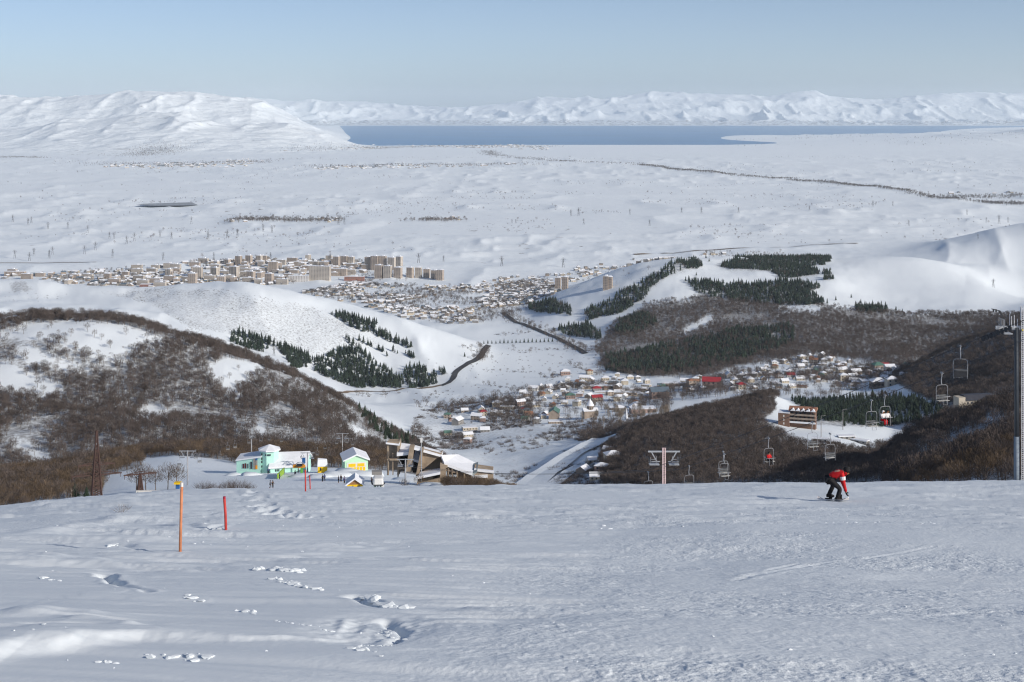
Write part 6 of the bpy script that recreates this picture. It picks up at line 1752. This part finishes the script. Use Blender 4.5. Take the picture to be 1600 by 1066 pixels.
for c_, mm, t2, b2 in ((397.5, WALL['grey'], 715, 733), (401, bluep, 715, 719), (401, WALL['grey'], 719, 727), (401, orange, 727, 733)):
    yy = 1.5 - 2 * (c_ - 368) / 40 - .07
    m2 = MB(); m2.box((X(c_), yy, (Zp(t2) + Zp(b2)) / 2), (3.1 * s_, .14, Zp(t2) - Zp(b2) - .02)); m2.build('entrance_panel', mm, r)
tr = 15.0 * s_; tx = X(419)
m2 = MB(); m2.tube([(tx, 2.2, -2), (tx, 2.2, Zp(705))], tr, 8); m2.build('tower_wall', mint, r)
m2 = MB(); m2.tube([(tx, 2.2, Zp(705.5)), (tx, 2.2, Zp(703.5)), (tx, 2.2, Zp(697))], [tr * 1.2, tr * 1.2, .2], 8); m2.build('tower_roof', snow_roof, r)
def on_tower(c_, r_, w2, h2):
    dx = X(c_) - tx; yy = 2.2 - math.sqrt(max(.01, tr * tr - dx * dx)) * .985
    m2 = MB(); m2.box((X(c_), yy, Zp(r_)), (w2 * s_, .3, h2 * s_)); m2.build('window', glass, r)
for c_, r_ in ((409, 710), (409, 717), (409, 722), (409, 729), (416, 710.3), (419.5, 710.3), (422.5, 710.3)): on_tower(c_, r_, 2.0, 3.0 if r_ > 711 else 2.6)
hx0, hx1 = X(424), X(477)
hz_, hr_ = Zp(729.5), Zp(716)
m2 = MB(); m2.add([(hx0, -1.8, -2), (hx1, 1, -2), (hx1, 1, hz_), (hx0, -1.8, hz_), (hx0, 11, -2), (hx1, 12, -2), (hx1, 12, hz_), (hx0, 11, hz_), (hx0, 5, hr_), (hx1, 6.5, hr_)], [(0, 1, 2, 3), (4, 7, 6, 5), (0, 3, 8, 7, 4), (1, 5, 6, 9, 2), (3, 2, 9, 8), (7, 8, 9, 6)]); m2.build('hall_wall', mint, r)
m2 = MB(); e = .5
m2.add([(hx0 - e, -2.4, hz_ - .1), (hx1 + e, .4, hz_ - .1), (hx1 + e, 6.5, hr_ + .05), (hx0 - e, 5, hr_ + .05), (hx0 - e, -2.4, hz_ + .5), (hx1 + e, .4, hz_ + .5), (hx1 + e, 6.5, hr_ + .7), (hx0 - e, 5, hr_ + .7), (hx1 + e, 12.4, hz_ - .1), (hx0 - e, 11.4, hz_ - .1), (hx1 + e, 12.4, hz_ + .5), (hx0 - e, 11.4, hz_ + .5)],
       [(0, 3, 2, 1), (4, 5, 6, 7), (0, 1, 5, 4), (1, 2, 6, 5), (3, 0, 4, 7), (3, 9, 8, 2), (7, 6, 10, 11), (2, 8, 10, 6), (9, 3, 7, 11), (8, 9, 11, 10)]); m2.build('hall_roof', snow_roof, r)
for c_ in (432, 434.4, 436.8):
    yy = -1.8 + 2.8 * (c_ - 424) / 53 - .08
    m2 = MB(); m2.box((X(c_), yy, Zp(733.5)), (1.5 * s_, .14, 3.4 * s_)); m2.build('window', glass, r)

# yellow kiosk under a thick snow cap
p = at(504, 739, 400, 560); s_ = p.y / F
r = empty('yellow_kiosk', p, R(8), 'small yellow kiosk under a thick cap of snow', 'kiosk')
m2 = MB(); m2.box((0, 1.4, 10 * s_ / 2 - .5), (15 * s_, 2.8, 10 * s_ + 1)); m2.build('wall', yel, r)
m2 = MB(); m2.add([(-8 * s_, -.2, 10 * s_), (8 * s_, -.2, 10 * s_), (8 * s_, 3, 10 * s_), (-8 * s_, 3, 10 * s_), (-7.4 * s_, .9, 20 * s_), (5.5 * s_, .9, 20 * s_), (7 * s_, 3, 18 * s_), (-7.4 * s_, 3, 20 * s_)], [(0, 3, 2, 1), (4, 5, 6, 7), (0, 1, 5, 4), (1, 2, 6, 5), (2, 3, 7, 6), (3, 0, 4, 7)]); m2.build('snow_cap', snow_roof, r)
m2 = MB(); m2.box((-3 * s_, -.03, 6 * s_), (1.8 * s_, .1, 4.6 * s_)); m2.build('window', glass, r)

# yellow ticket hut with a timber gable
p = at(554.5, 766, 250, 400); s_ = p.y / F
r = empty('ticket_hut', p, R(5), 'yellow hut with a brown timber gable and snowy roof at the piste edge', 'hut')
w2, eh, ph = 12 * s_, 8.5 * s_, 17 * s_
m2 = MB(); m2.add([(-w2, 0, -1), (w2, 0, -1), (w2, 0, eh), (-w2, 0, eh), (-w2, 4, -1), (w2, 4, -1), (w2, 4, eh), (-w2, 4, eh)], [(0, 1, 2, 3), (4, 7, 6, 5), (0, 3, 7, 4), (1, 5, 6, 2), (3, 2, 6, 7)]); m2.build('wall', yel, r)
m2 = MB(); m2.prism([(-w2, eh + .01), (w2, eh + .01), (0, ph)], -.02, 3.98); m2.build('gable', brownw, r)
m2 = MB()
for sg in (-1, 1): m2.add([(sg * (w2 + .3), -.45, eh - .2), (0, -.45, ph + .02), (0, 4.4, ph + .02), (sg * (w2 + .3), 4.4, eh - .2), (sg * (w2 + .35), -.45, eh + .12), (0, -.45, ph + .34), (0, 4.4, ph + .34), (sg * (w2 + .35), 4.4, eh + .12)], [(0, 1, 2, 3), (4, 7, 6, 5), (0, 4, 5, 1), (3, 2, 6, 7), (0, 3, 7, 4), (1, 5, 6, 2)])
m2.build('roof', snow_roof, r)
for c_ in (-3, 5, 7.5):
    m2 = MB(); m2.box((c_ * s_, -.04, 5.5 * s_), (1.6 * s_, .1, 3 * s_)); m2.build('window', glass, r)

# white lift drive station on green legs
p = at(591, 766, 250, 420); s_ = p.y / F
r = empty('drive_station', p, R(6), 'white lift drive housing on green legs beside the yellow timber hut', 'lift station')
m2 = MB(); bm = bmesh.new(); bmesh.ops.create_cube(bm, size=1); bmesh.ops.bevel(bm, geom=bm.edges[:], offset=.16, segments=2, affect='EDGES', profile=.6)
m2.add([(v.co.x * 17 * s_ * (1.0 - .15 * (v.co.z + .5)), v.co.y * 3.4, 16 * s_ + v.co.z * 10.5 * s_) for v in bm.verts], [tuple(v.index for v in f.verts) for f in bm.faces]); bm.free(); m2.build('housing', whitep, r)
m2 = MB(); m2.box((-2 * s_, 2.6, 23 * s_), (16 * s_, 1.6, 5 * s_)); m2.build('rear_cabin', WALL['grey'], r)
m2 = MB(); m2.box((0, -1.55, 10.6 * s_), (15 * s_, .3, 1.2 * s_)); m2.build('skirt', darkst, r)
grn = mat('machine_green', (.06, .22, .09), .6, .1, 1)
for xx, mm in ((-6, grn), (-2, galv), (3, grn)):
    m2 = MB(); m2.bar((xx * s_, -.8, -.5), (xx * s_ + .2, -.6, 11 * s_), .22); m2.build('leg', mm, r)
m2 = MB(); m2.box((7 * s_, -.9, 4.5 * s_), (4 * s_, .5, 11 * s_)); m2.build('column', whitep, r)
m2 = MB(); m2.bar((-7 * s_, -.8, 3 * s_), (7 * s_, -.8, 4 * s_), .16); m2.bar((-7 * s_, -.8, 7 * s_), (3 * s_, -.8, 2 * s_), .12); m2.build('brace', grn, r)
m2 = MB(); m2.tube([(0, 0, 10.0 * s_), (0, 0, 10.9 * s_)], 1.45, 20); m2.build('bull_wheel', darkst, r)

# orange and green return station
p = at(471.5, 741, 400, 560); s_ = p.y / F
r = empty('return_station', p, 0, 'lift return station with orange arms on a lime green column', 'lift station')
m2 = MB(); m2.box((0, 0, 4.5 * s_), (3.4 * s_, .7, 11 * s_)); m2.build('column', mat('column_green', (.13, .42, .08), .6, .08, 1), r)
m2 = MB(); m2.box((-4 * s_, 0, 12 * s_), (19 * s_, 1.2, 2.4 * s_)); m2.box((-11 * s_, -.2, 14 * s_), (4.5 * s_, .8, 1.8 * s_)); m2.box((3 * s_, -.2, 14 * s_), (4.5 * s_, .8, 1.8 * s_)); m2.build('arm', orange, r)
m2 = MB(); m2.tube([(-4 * s_, .2, 13.4 * s_), (-4 * s_, .2, 14.2 * s_)], 1.5, 18); m2.build('bull_wheel', darkst, r)
m2 = MB(); m2.tube([(-9 * s_, 0, 13 * s_), (-7 * s_, 0, 18 * s_), (-2 * s_, 0, 19 * s_), (3 * s_, 0, 17 * s_)], .1, 5); m2.build('guard_rail', galv, r)
m2 = MB(); m2.box((2.5 * s_, .8, 20 * s_), (4.6 * s_, 1, 8 * s_)); m2.bar((2.5 * s_, .8, 8 * s_), (2.5 * s_, .8, 17 * s_), .15); m2.build('control_box', bluep, r)
# lime green barrier panel
a_, b_ = at(433, 748.5, 380, 520), at(446, 739, 380, 560)
b_ = a_ + (b_ - a_) * .75
r = empty('lime_panel', a_, 0, 'lime green barrier panel standing on the snow, its shadow beside it', 'barrier')
d_ = b_ - a_
m2 = MB(); m2.add([(0, 0, .1), (d_.x, d_.y, d_.z + .3), (d_.x, d_.y, d_.z + 2.0), (0, 0, 1.4), (.35, 0, .1), (d_.x + .35, d_.y, d_.z + .3), (d_.x + .35, d_.y, d_.z + 2.0), (.35, 0, 1.4)], [(0, 1, 2, 3), (4, 7, 6, 5), (0, 4, 5, 1), (3, 2, 6, 7), (0, 3, 7, 4), (1, 5, 6, 2)]); m2.build('sheet', lime, r)
m2 = MB()
for t_ in (.05, .5, .95): m2.bar((d_.x * t_ + .17, d_.y * t_, d_.z * t_ - .3), (d_.x * t_ + .17, d_.y * t_, d_.z * t_ + .4), .1)
m2.build('post', galv, r)

# yellow and blue kiosk, white shed, by the left pylons
p = at(278, 764, 250, 420); s_ = p.y / F
r = empty('blue_kiosk', p, 0, 'tiny blue kiosk with a yellow canopy behind the orange pole', 'kiosk')
m2 = MB(); m2.box((0, 0, 4 * s_ - .5), (5 * s_, .9, 8 * s_ + 1)); m2.build('wall', bluep, r)
m2 = MB(); m2.box((0, -.15, 9.5 * s_), (10 * s_, 1.5, 2.6 * s_)); m2.build('canopy', yel, r)
p = at(240, 780, 160, 360); s_ = p.y / F
r = empty('white_shed', p, R(4), 'long low cream wall half buried at the snow edge under the dark pylon', 'shed')
m2 = MB(); m2.prism([(-27 * s_, -1), (28 * s_, -1), (27 * s_, 5 * s_), (20 * s_, 12.5 * s_), (-27 * s_, 13.5 * s_)], 0, .5); m2.build('wall', WALL['white'], r)
m2 = MB(); m2.box((-24 * s_, -.06, 6 * s_), (1 * s_, .1, 12 * s_)); m2.build('downpipe', WALL['grey'], r)

rust = mat('rusty_steel', (0.085, 0.05, 0.042), .8, .2, 1)
def lattice_mast(c_, rt, rb, d0, d1, w_px, arms, label, name='lattice_pylon'):
    p = at(c_, rb, d0, d1); s_ = p.y / F
    r = empty(name, p, R(20), label, 'pylon', 'dark pylons left of the piste')
    h_, hw = (rb - rt) * s_, w_px * s_ / 2
    f = lambda z: hw * (1 - z / h_) ** 1.15 + .12
    for sx in (-1, 1):
        for sy in (-1, 1):
            m2 = MB()
            for k in range(8):
                z0, z1 = h_ * k / 8, h_ * (k + 1) / 8
                m2.bar((sx * f(z0), sy * f(z0), z0 - (1.5 if k == 0 else 0)), (sx * f(z1), sy * f(z1), z1), .26)
            m2.build('leg', rust, r)
    m2 = MB()
    n_ = 16
    for k in range(n_):
        z0, z1 = h_ * k / n_, h_ * (k + 1) / n_
        a, b = f(z0), f(z1)
        for q in ((((-a, -a, z0), (b, -b, z1))), (((a, -a, z0), (-b, -b, z1))), (((-a, a, z0), (b, b, z1))), (((a, a, z0), (-b, b, z1))), (((-a, -a, z0), (-b, b, z1))), (((a, -a, z0), (b, b, z1)))): m2.bar(q[0], q[1], .15)
    m2.build('lattice', rust, r)
    for rr, hl in arms:
        z = (rb - rr) * s_; L = hl * s_
        m2 = MB(); m2.bar((-L, 0, z), (L, 0, z), .24); m2.bar((-L, 0, z), (0, 0, z + L * .16), .15); m2.bar((L, 0, z), (0, 0, z + L * .16), .15)
        for k in (-.95, -.5, .5, .95): m2.bar((L * k, 0, z), (L * k, 0, z - .9), .1)
        m2.build('crossarm', rust, r)
lattice_mast(151, 673, 786, 250, 520, 15, [(726, 28), (742, 38)], 'tall rust brown lattice pylon rising from the thicket')
lattice_mast(219, 740, 780, 180, 400, 10, [(741, 25)], 'short dark lattice pylon with one wide crossarm over the cream wall', 'crossarm_pylon')
# far pair of masts on the wooded hill
for c_, rt, rb, d0, d1, lb in ((197, 487, 505, 900, 1200, 'thin grey lattice mast on the ridge of the wooded hill'), (428, 540, 556, 1700, 2300, 'thin lattice mast among the pines of the snowy hill')):
    p = at(c_, rb, d0, d1); r = empty('power_pylon', p, .4, lb, 'pylon'); k = (rb - rt) / F * p.y / 36
    r.scale = (k, k, k); link('lattice_mast', pym, r); link('crossarm', arm_, r)

# bushes and single trees of the base area
for i, (c_, r_, sz, lb) in enumerate([(318, 766, 1.0, 'round leafless bush right of the grey lift tower'), (334, 767, .8, 'smaller leafless bush beside the round one'), (372, 767, 1.25, 'big leafless bush before the left wing of the mint building'), (356, 765, 1.0, 'thin leafless bush left of the biggest one'), (388, 767, .8, 'low leafless bush right of the biggest one'),
        (213, 768, 1.5, 'leafless tree behind the short dark pylon'), (228, 766, 1.5, 'leafless tree right behind the short dark pylon'), (243, 766, 1.2, 'leafless tree between the dark pylon and the pair of trees'), (262, 765, 1.5, 'left one of a pair of upright leafless trees by the grey lift tower'), (275, 764, 1.35, 'right one of a pair of upright leafless trees by the grey lift tower'),
        (655, 764, .7, 'bare sapling at the left corner of the ruin'), (632, 768, .55, 'bare sapling under the pale lift tower'), (560, 726, 1.1, 'tree behind the mint hut'), (588, 730, 1.4, 'pale stemmed tree between the mint hut and the ruin'), (596, 732, 1.3, 'tree close to the left wall of the ruin')]):
    p = at(c_, r_, 200, 620)
    q = empty('leafless_bush' if i < 5 else 'bare_tree', p, i * 1.1, lb, 'tree', 'single trees of the base area')
    k_ = sz * (1.15 if i < 5 else .95)
    q.scale = (k_, k_, k_)
    for nm, m_ in (bush_sets[i % 4] if i < 5 else near_sets[i % 8]): link(nm, m_, q)
for c_, r_, s2, lb in ((117, 778, .62, 'dark green pine bush left of the rust brown pylon'), (135, 780, .5, 'second dark green pine bush close to the rust brown pylon')):
    p = at(c_, r_, 250, 500); q = empty('pine_tree', p, 1, lb, 'tree', 'pine bushes by the pylon'); q.scale = (s2 * 1.2, s2 * 1.2, s2 * .8)
    for nm, m_ in pine_sets[2]: link(nm, m_, q)
dead = [('trunk', both(bare_tree(901, 4.2, .5, 9, 0), bark_pale, bark_pale, 'trunk'))]
for i, (c_, r_) in enumerate([(68, 782), (78, 783), (92, 779), (103, 783), (112, 782)]):
    p = at(c_, r_, 250, 480); q = empty('dead_tree', p, i * 1.3, ['pale dead tree, leftmost of the bleached ones', 'pale dead tree second of the bleached ones', 'crooked pale dead tree in the middle of the bleached ones', 'pale dead tree next to the pine bushes', 'short pale dead stem beside the pine bushes'][i], 'tree', 'bleached dead trees'); q.scale = (.9,) * 3
    for nm, m_ in dead: link(nm, m_, q)

# ------------------------------------------------------------------ the ruined concrete building
p0 = at(680, 760, 350, 480); D0 = p0.y
s_ = D0 / F
ruin = empty('ruined_building', Vector(((690 - CX) * s_, D0, -(760 - HR) * s_)), 0, 'ruined concrete building with slanting walls and a broad snowy roof', 'building')
X = lambda c_: (c_ - 690) * s_
Zp = lambda r_: -(r_ - 760) * s_
conc = mat('ruin_concrete', (0.34, 0.27, 0.20), .9, .25, .6, .3)
dark = mat('ruin_shade', (0.045, .042, .04), .9, .2, .6)  # interior shade of the ruin, painted near-black onto some inner and back walls
def rp(name, poly, y0, y1, m_): 
    m2 = MB(); m2.prism([(X(a), Zp(b)) for a, b in poly], y0, y1); return m2.build(name, m_, ruin)
def rslab(name, pts, th, m_):
    """sloping slab through (col, row, local depth) corners at this building's distance"""
    q = []
    for a, b, y in pts:
        k = (D0 + y) / F
        q.append(Vector(((a - CX) * k - (690 - CX) * s_, y, -(b - HR) * k + (760 - HR) * s_)))
    m2 = MB(); n_ = len(q)
    m2.add([v for v in q] + [v - Vector((0, 0, th)) for v in q], [tuple(range(n_)), tuple(range(2 * n_ - 1, n_ - 1, -1))] + [(i, i + n_, (i + 1) % n_ + n_, (i + 1) % n_) for i in range(n_)])
    return m2.build(name, m_, ruin)
# left frame
for c_ in (605, 621): rp('pillar', [(c_ - 1.3, 694), (c_ + 1.3, 694), (c_ + 1.3, 746), (c_ - 1.3, 746)], 2, 3.2, conc)
rp('pillar', [(612, 712), (613.3, 712), (613.3, 746), (612, 746)], 2.2, 3, conc)
for r_ in (694, 721): rp('beam', [(604, r_ - 1.3), (623, r_ - 1.3), (623, r_ + 1.3), (604, r_ + 1.3)], 1.7, 3.0, conc)
rp('back_wall', [(604, 698), (622, 698), (622, 746), (604, 746)], 7.5, 8.2, conc)
rp('side_wall', [(621, 697), (623, 697), (623, 746), (621, 746)], 3.3, 8.2, conc)
rslab('roof', [(603, 691.5, 1.5), (624, 694, 1.5), (625, 690.5, 4), (604, 688.5, 4)], .4, snow_roof)
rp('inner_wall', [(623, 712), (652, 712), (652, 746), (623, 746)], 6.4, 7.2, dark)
rp('floor_slab', [(623, 733), (640, 733), (640, 736), (623, 736)], 1.5, 6.3, conc)
rslab('roof', [(620, 708, 1), (639, 706, 1), (642, 694, 9), (624, 692, 9)], .8, snow_roof)
rp('fin_wall', [(640, 697.5), (647.5, 698), (643, 737), (634, 737)], 0, 2.2, conc)
rp('fin_wall', [(658, 702), (662, 703), (655, 741), (650, 742.5)], -1.2, 2.6, conc)
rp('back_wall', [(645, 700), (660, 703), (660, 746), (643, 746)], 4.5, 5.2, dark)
rslab('roof', [(645, 717, 1), (655, 720, 1), (656, 706, 4.3), (649, 704, 4.3)], .6, snow_roof)
rp('gable_wall', [(661, 704), (690, 711.5), (689, 713), (663, 734), (656, 737)], 1.4, 2.2, conc)
rp('recess_wall', [(663, 730), (690, 710), (690, 738), (656, 741)], 4.0, 4.6, conc)
rslab('ridge_roof', [(646, 699.5, 0), (690, 711.5, .8), (692, 705.5, 6), (650, 694.5, 6)], .5, snow_roof)
rslab('main_roof', [(689, 711, 1), (694, 723, -2), (738, 739, -2), (744, 723.5, 10), (716, 710, 10)], .7, snow_roof)
rp('roof_end', [(738, 740.5), (745, 737), (746, 734), (738, 737)], -1.6, 8, mat('ruin_grey', (.33, .38, .38), .8, .1, .5))
rslab('low_roof', [(652.5, 745, -6), (688, 737.5, -6), (688, 731, 1), (657, 737, 1)], .6, snow_roof)
rp('front_wall', [(653.5, 746), (666, 744), (666, 762), (653.5, 762)], -5.5, -4.8, conc)
rp('front_wall', [(671, 742.5), (674, 742), (674, 762), (671, 762)], -5.5, -4.8, conc)
rp('front_wall', [(666, 744), (671, 742.7), (671, 747), (666, 747.5)], -5.5, -4.8, conc)
rp('front_wall', [(674, 742), (684, 739.5), (684, 745), (674, 745.6)], -5.5, -4.8, conc)
rp('front_wall', [(684, 739.5), (689, 738.5), (689, 762), (684, 762)], -5.5, -4.8, conc)
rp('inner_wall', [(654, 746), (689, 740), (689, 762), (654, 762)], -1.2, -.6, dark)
rp('side_wall', [(653.5, 746), (655, 746), (655, 762), (653.5, 762)], -4.7, -1.3, conc)
rp('corner_tower', [(688.5, 721), (700, 724), (700, 727), (697, 728), (697, 762), (688.5, 762)], -2.4, -.6, conc)
for c_ in (701, 707, 714.5, 726, 737): rp('column', [(c_ - .9, 727 + (c_ - 697) * .28), (c_ + .9, 727.6 + (c_ - 697) * .28), (c_ + .9, 762), (c_ - .9, 762)], -1.8, -1.0, conc)
rp('beam', [(697, 730), (716, 735.5), (716, 738), (697, 733)], -1.6, -.9, conc)
rp('facade_wall', [(714, 735), (738, 741.5), (738, 762), (714, 762)], -.8, 0, conc)
rp('facade_wall', [(697, 746), (714, 746), (714, 762), (697, 762)], -.8, 0, conc)
rp('inner_wall', [(697, 730), (714, 735), (714, 746), (697, 746)], 2.5, 3, conc)
rp('end_wall', [(741, 734.5), (770.5, 738.5), (770.5, 762), (741, 762)], 1, 6, conc)
rslab('end_roof', [(741, 733, .6), (772, 737, .6), (771, 730, 6.6), (742, 726, 6.6)], .5, snow_roof)
rslab('ledge', [(742, 745, .2), (762, 744, .2), (762, 741.5, 1), (742, 742.5, 1)], .4, snow_roof)
# lamp mast beside the ruin
b_ = P(658.5, 745, D0 - 4)
q = empty('lamp_mast', b_, 0, 'slim pole with a white head standing against the ruin', 'lamp post')
h_ = 59 / F * D0
m2 = MB(); m2.tube([(0, 0, -3), (0, 0, h_)], [.16, .1], 6); m2.build('pole', galv, q)
m2 = MB(); m2.box((0, 0, h_ - .4), (.5, .4, 1.1)); m2.build('head', whitep, q)

# ------------------------------------------------------------------ people of the base area
sf = [figure('person', joints(STAND, dict(wrL=(.2, .3, 1.05))), 'black', 'black', 'black', False, True), figure('person', joints(STAND), 'blue', 'black', 'grey', False, True), figure('person', joints(STAND, dict(anR=(-.15, -.12, .1), toeR=(.04, -.14, .05))), 'grey', 'black', 'black', False, True)]
for i, (c_, r_, lb) in enumerate([(504, 753, 'dark clad skier standing on the snow below the yellow kiosk'), (507, 752, 'second dark clad skier close to the first below the yellow kiosk'), (529, 755, 'dark clad person left of the timber gable hut'), (533, 753, 'person in blue next to the timber gable hut'), (538, 756, 'dark clad person at the corner of the timber gable hut'), (422, 763, 'person in dark clothes at the snow edge below the lime panel'), (426, 763, 'another dark clad person beside the one below the lime panel'), (437, 749.5, 'person standing at the foot of the lime panel'), (466, 739, 'person in dark clothes waiting beside the lime green column'), (461, 745, 'person on the snow left of the lime green column'), (419, 741, 'person at the corner of the mint tower'), (581, 757, 'person in blue beside the white drive housing'), (622, 747, 'dark clad person in front of the ruin')]):
    p = at(c_, r_, 250, 560)
    person(sf[i % 3], p, rng.uniform(0, 6.28), lb, 'people at the base station')
# snow heaps piled at the base
mb_list = [(556, 743, 6, 1.2), (540, 741, 5, 1.6), (575, 742, 5, 1.0), (523, 745, 5, 1.6), (500, 746, 4, 1.0), (392, 743, 3.5, 1.1), (365, 743, 3, .8), (475, 745, 5, .9), (640, 752, 6, 1.0), (672, 760, 4, .8), (686, 761, 3, .8)]
mb = MB()
for i, (c_, r_, w_, h_) in enumerate(mb_list):
    p = at(c_, r_, 250, 560)
    mb.blob(p - Vector((0, 0, h_ * .35)), (w_, w_ * .9, h_ * 1.2), i, .16, 2)
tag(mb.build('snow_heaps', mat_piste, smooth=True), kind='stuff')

# where a few look-alikes still share their words, tell them apart by their order from the left
same = {}
for o in S.objects:
    if o.parent is None and o.get('label'): same.setdefault(o['label'], []).append(o)
WORD = ['leftmost'] + [w_ + ' from left' for w_ in 'second third fourth fifth sixth seventh eighth ninth tenth eleventh twelfth thirteenth fourteenth fifteenth sixteenth seventeenth eighteenth nineteenth twentieth'.split()]
for lb, os_ in same.items():
    if 2 <= len(os_) <= 20:
        os_.sort(key=lambda o: o.location.x / o.location.y)
        for k, o in enumerate(os_):
            w_ = 'rightmost' if k == len(os_) - 1 else WORD[k]
            if len((w_ + ' ' + lb).split()) <= 16: o['label'] = w_ + ' ' + lb
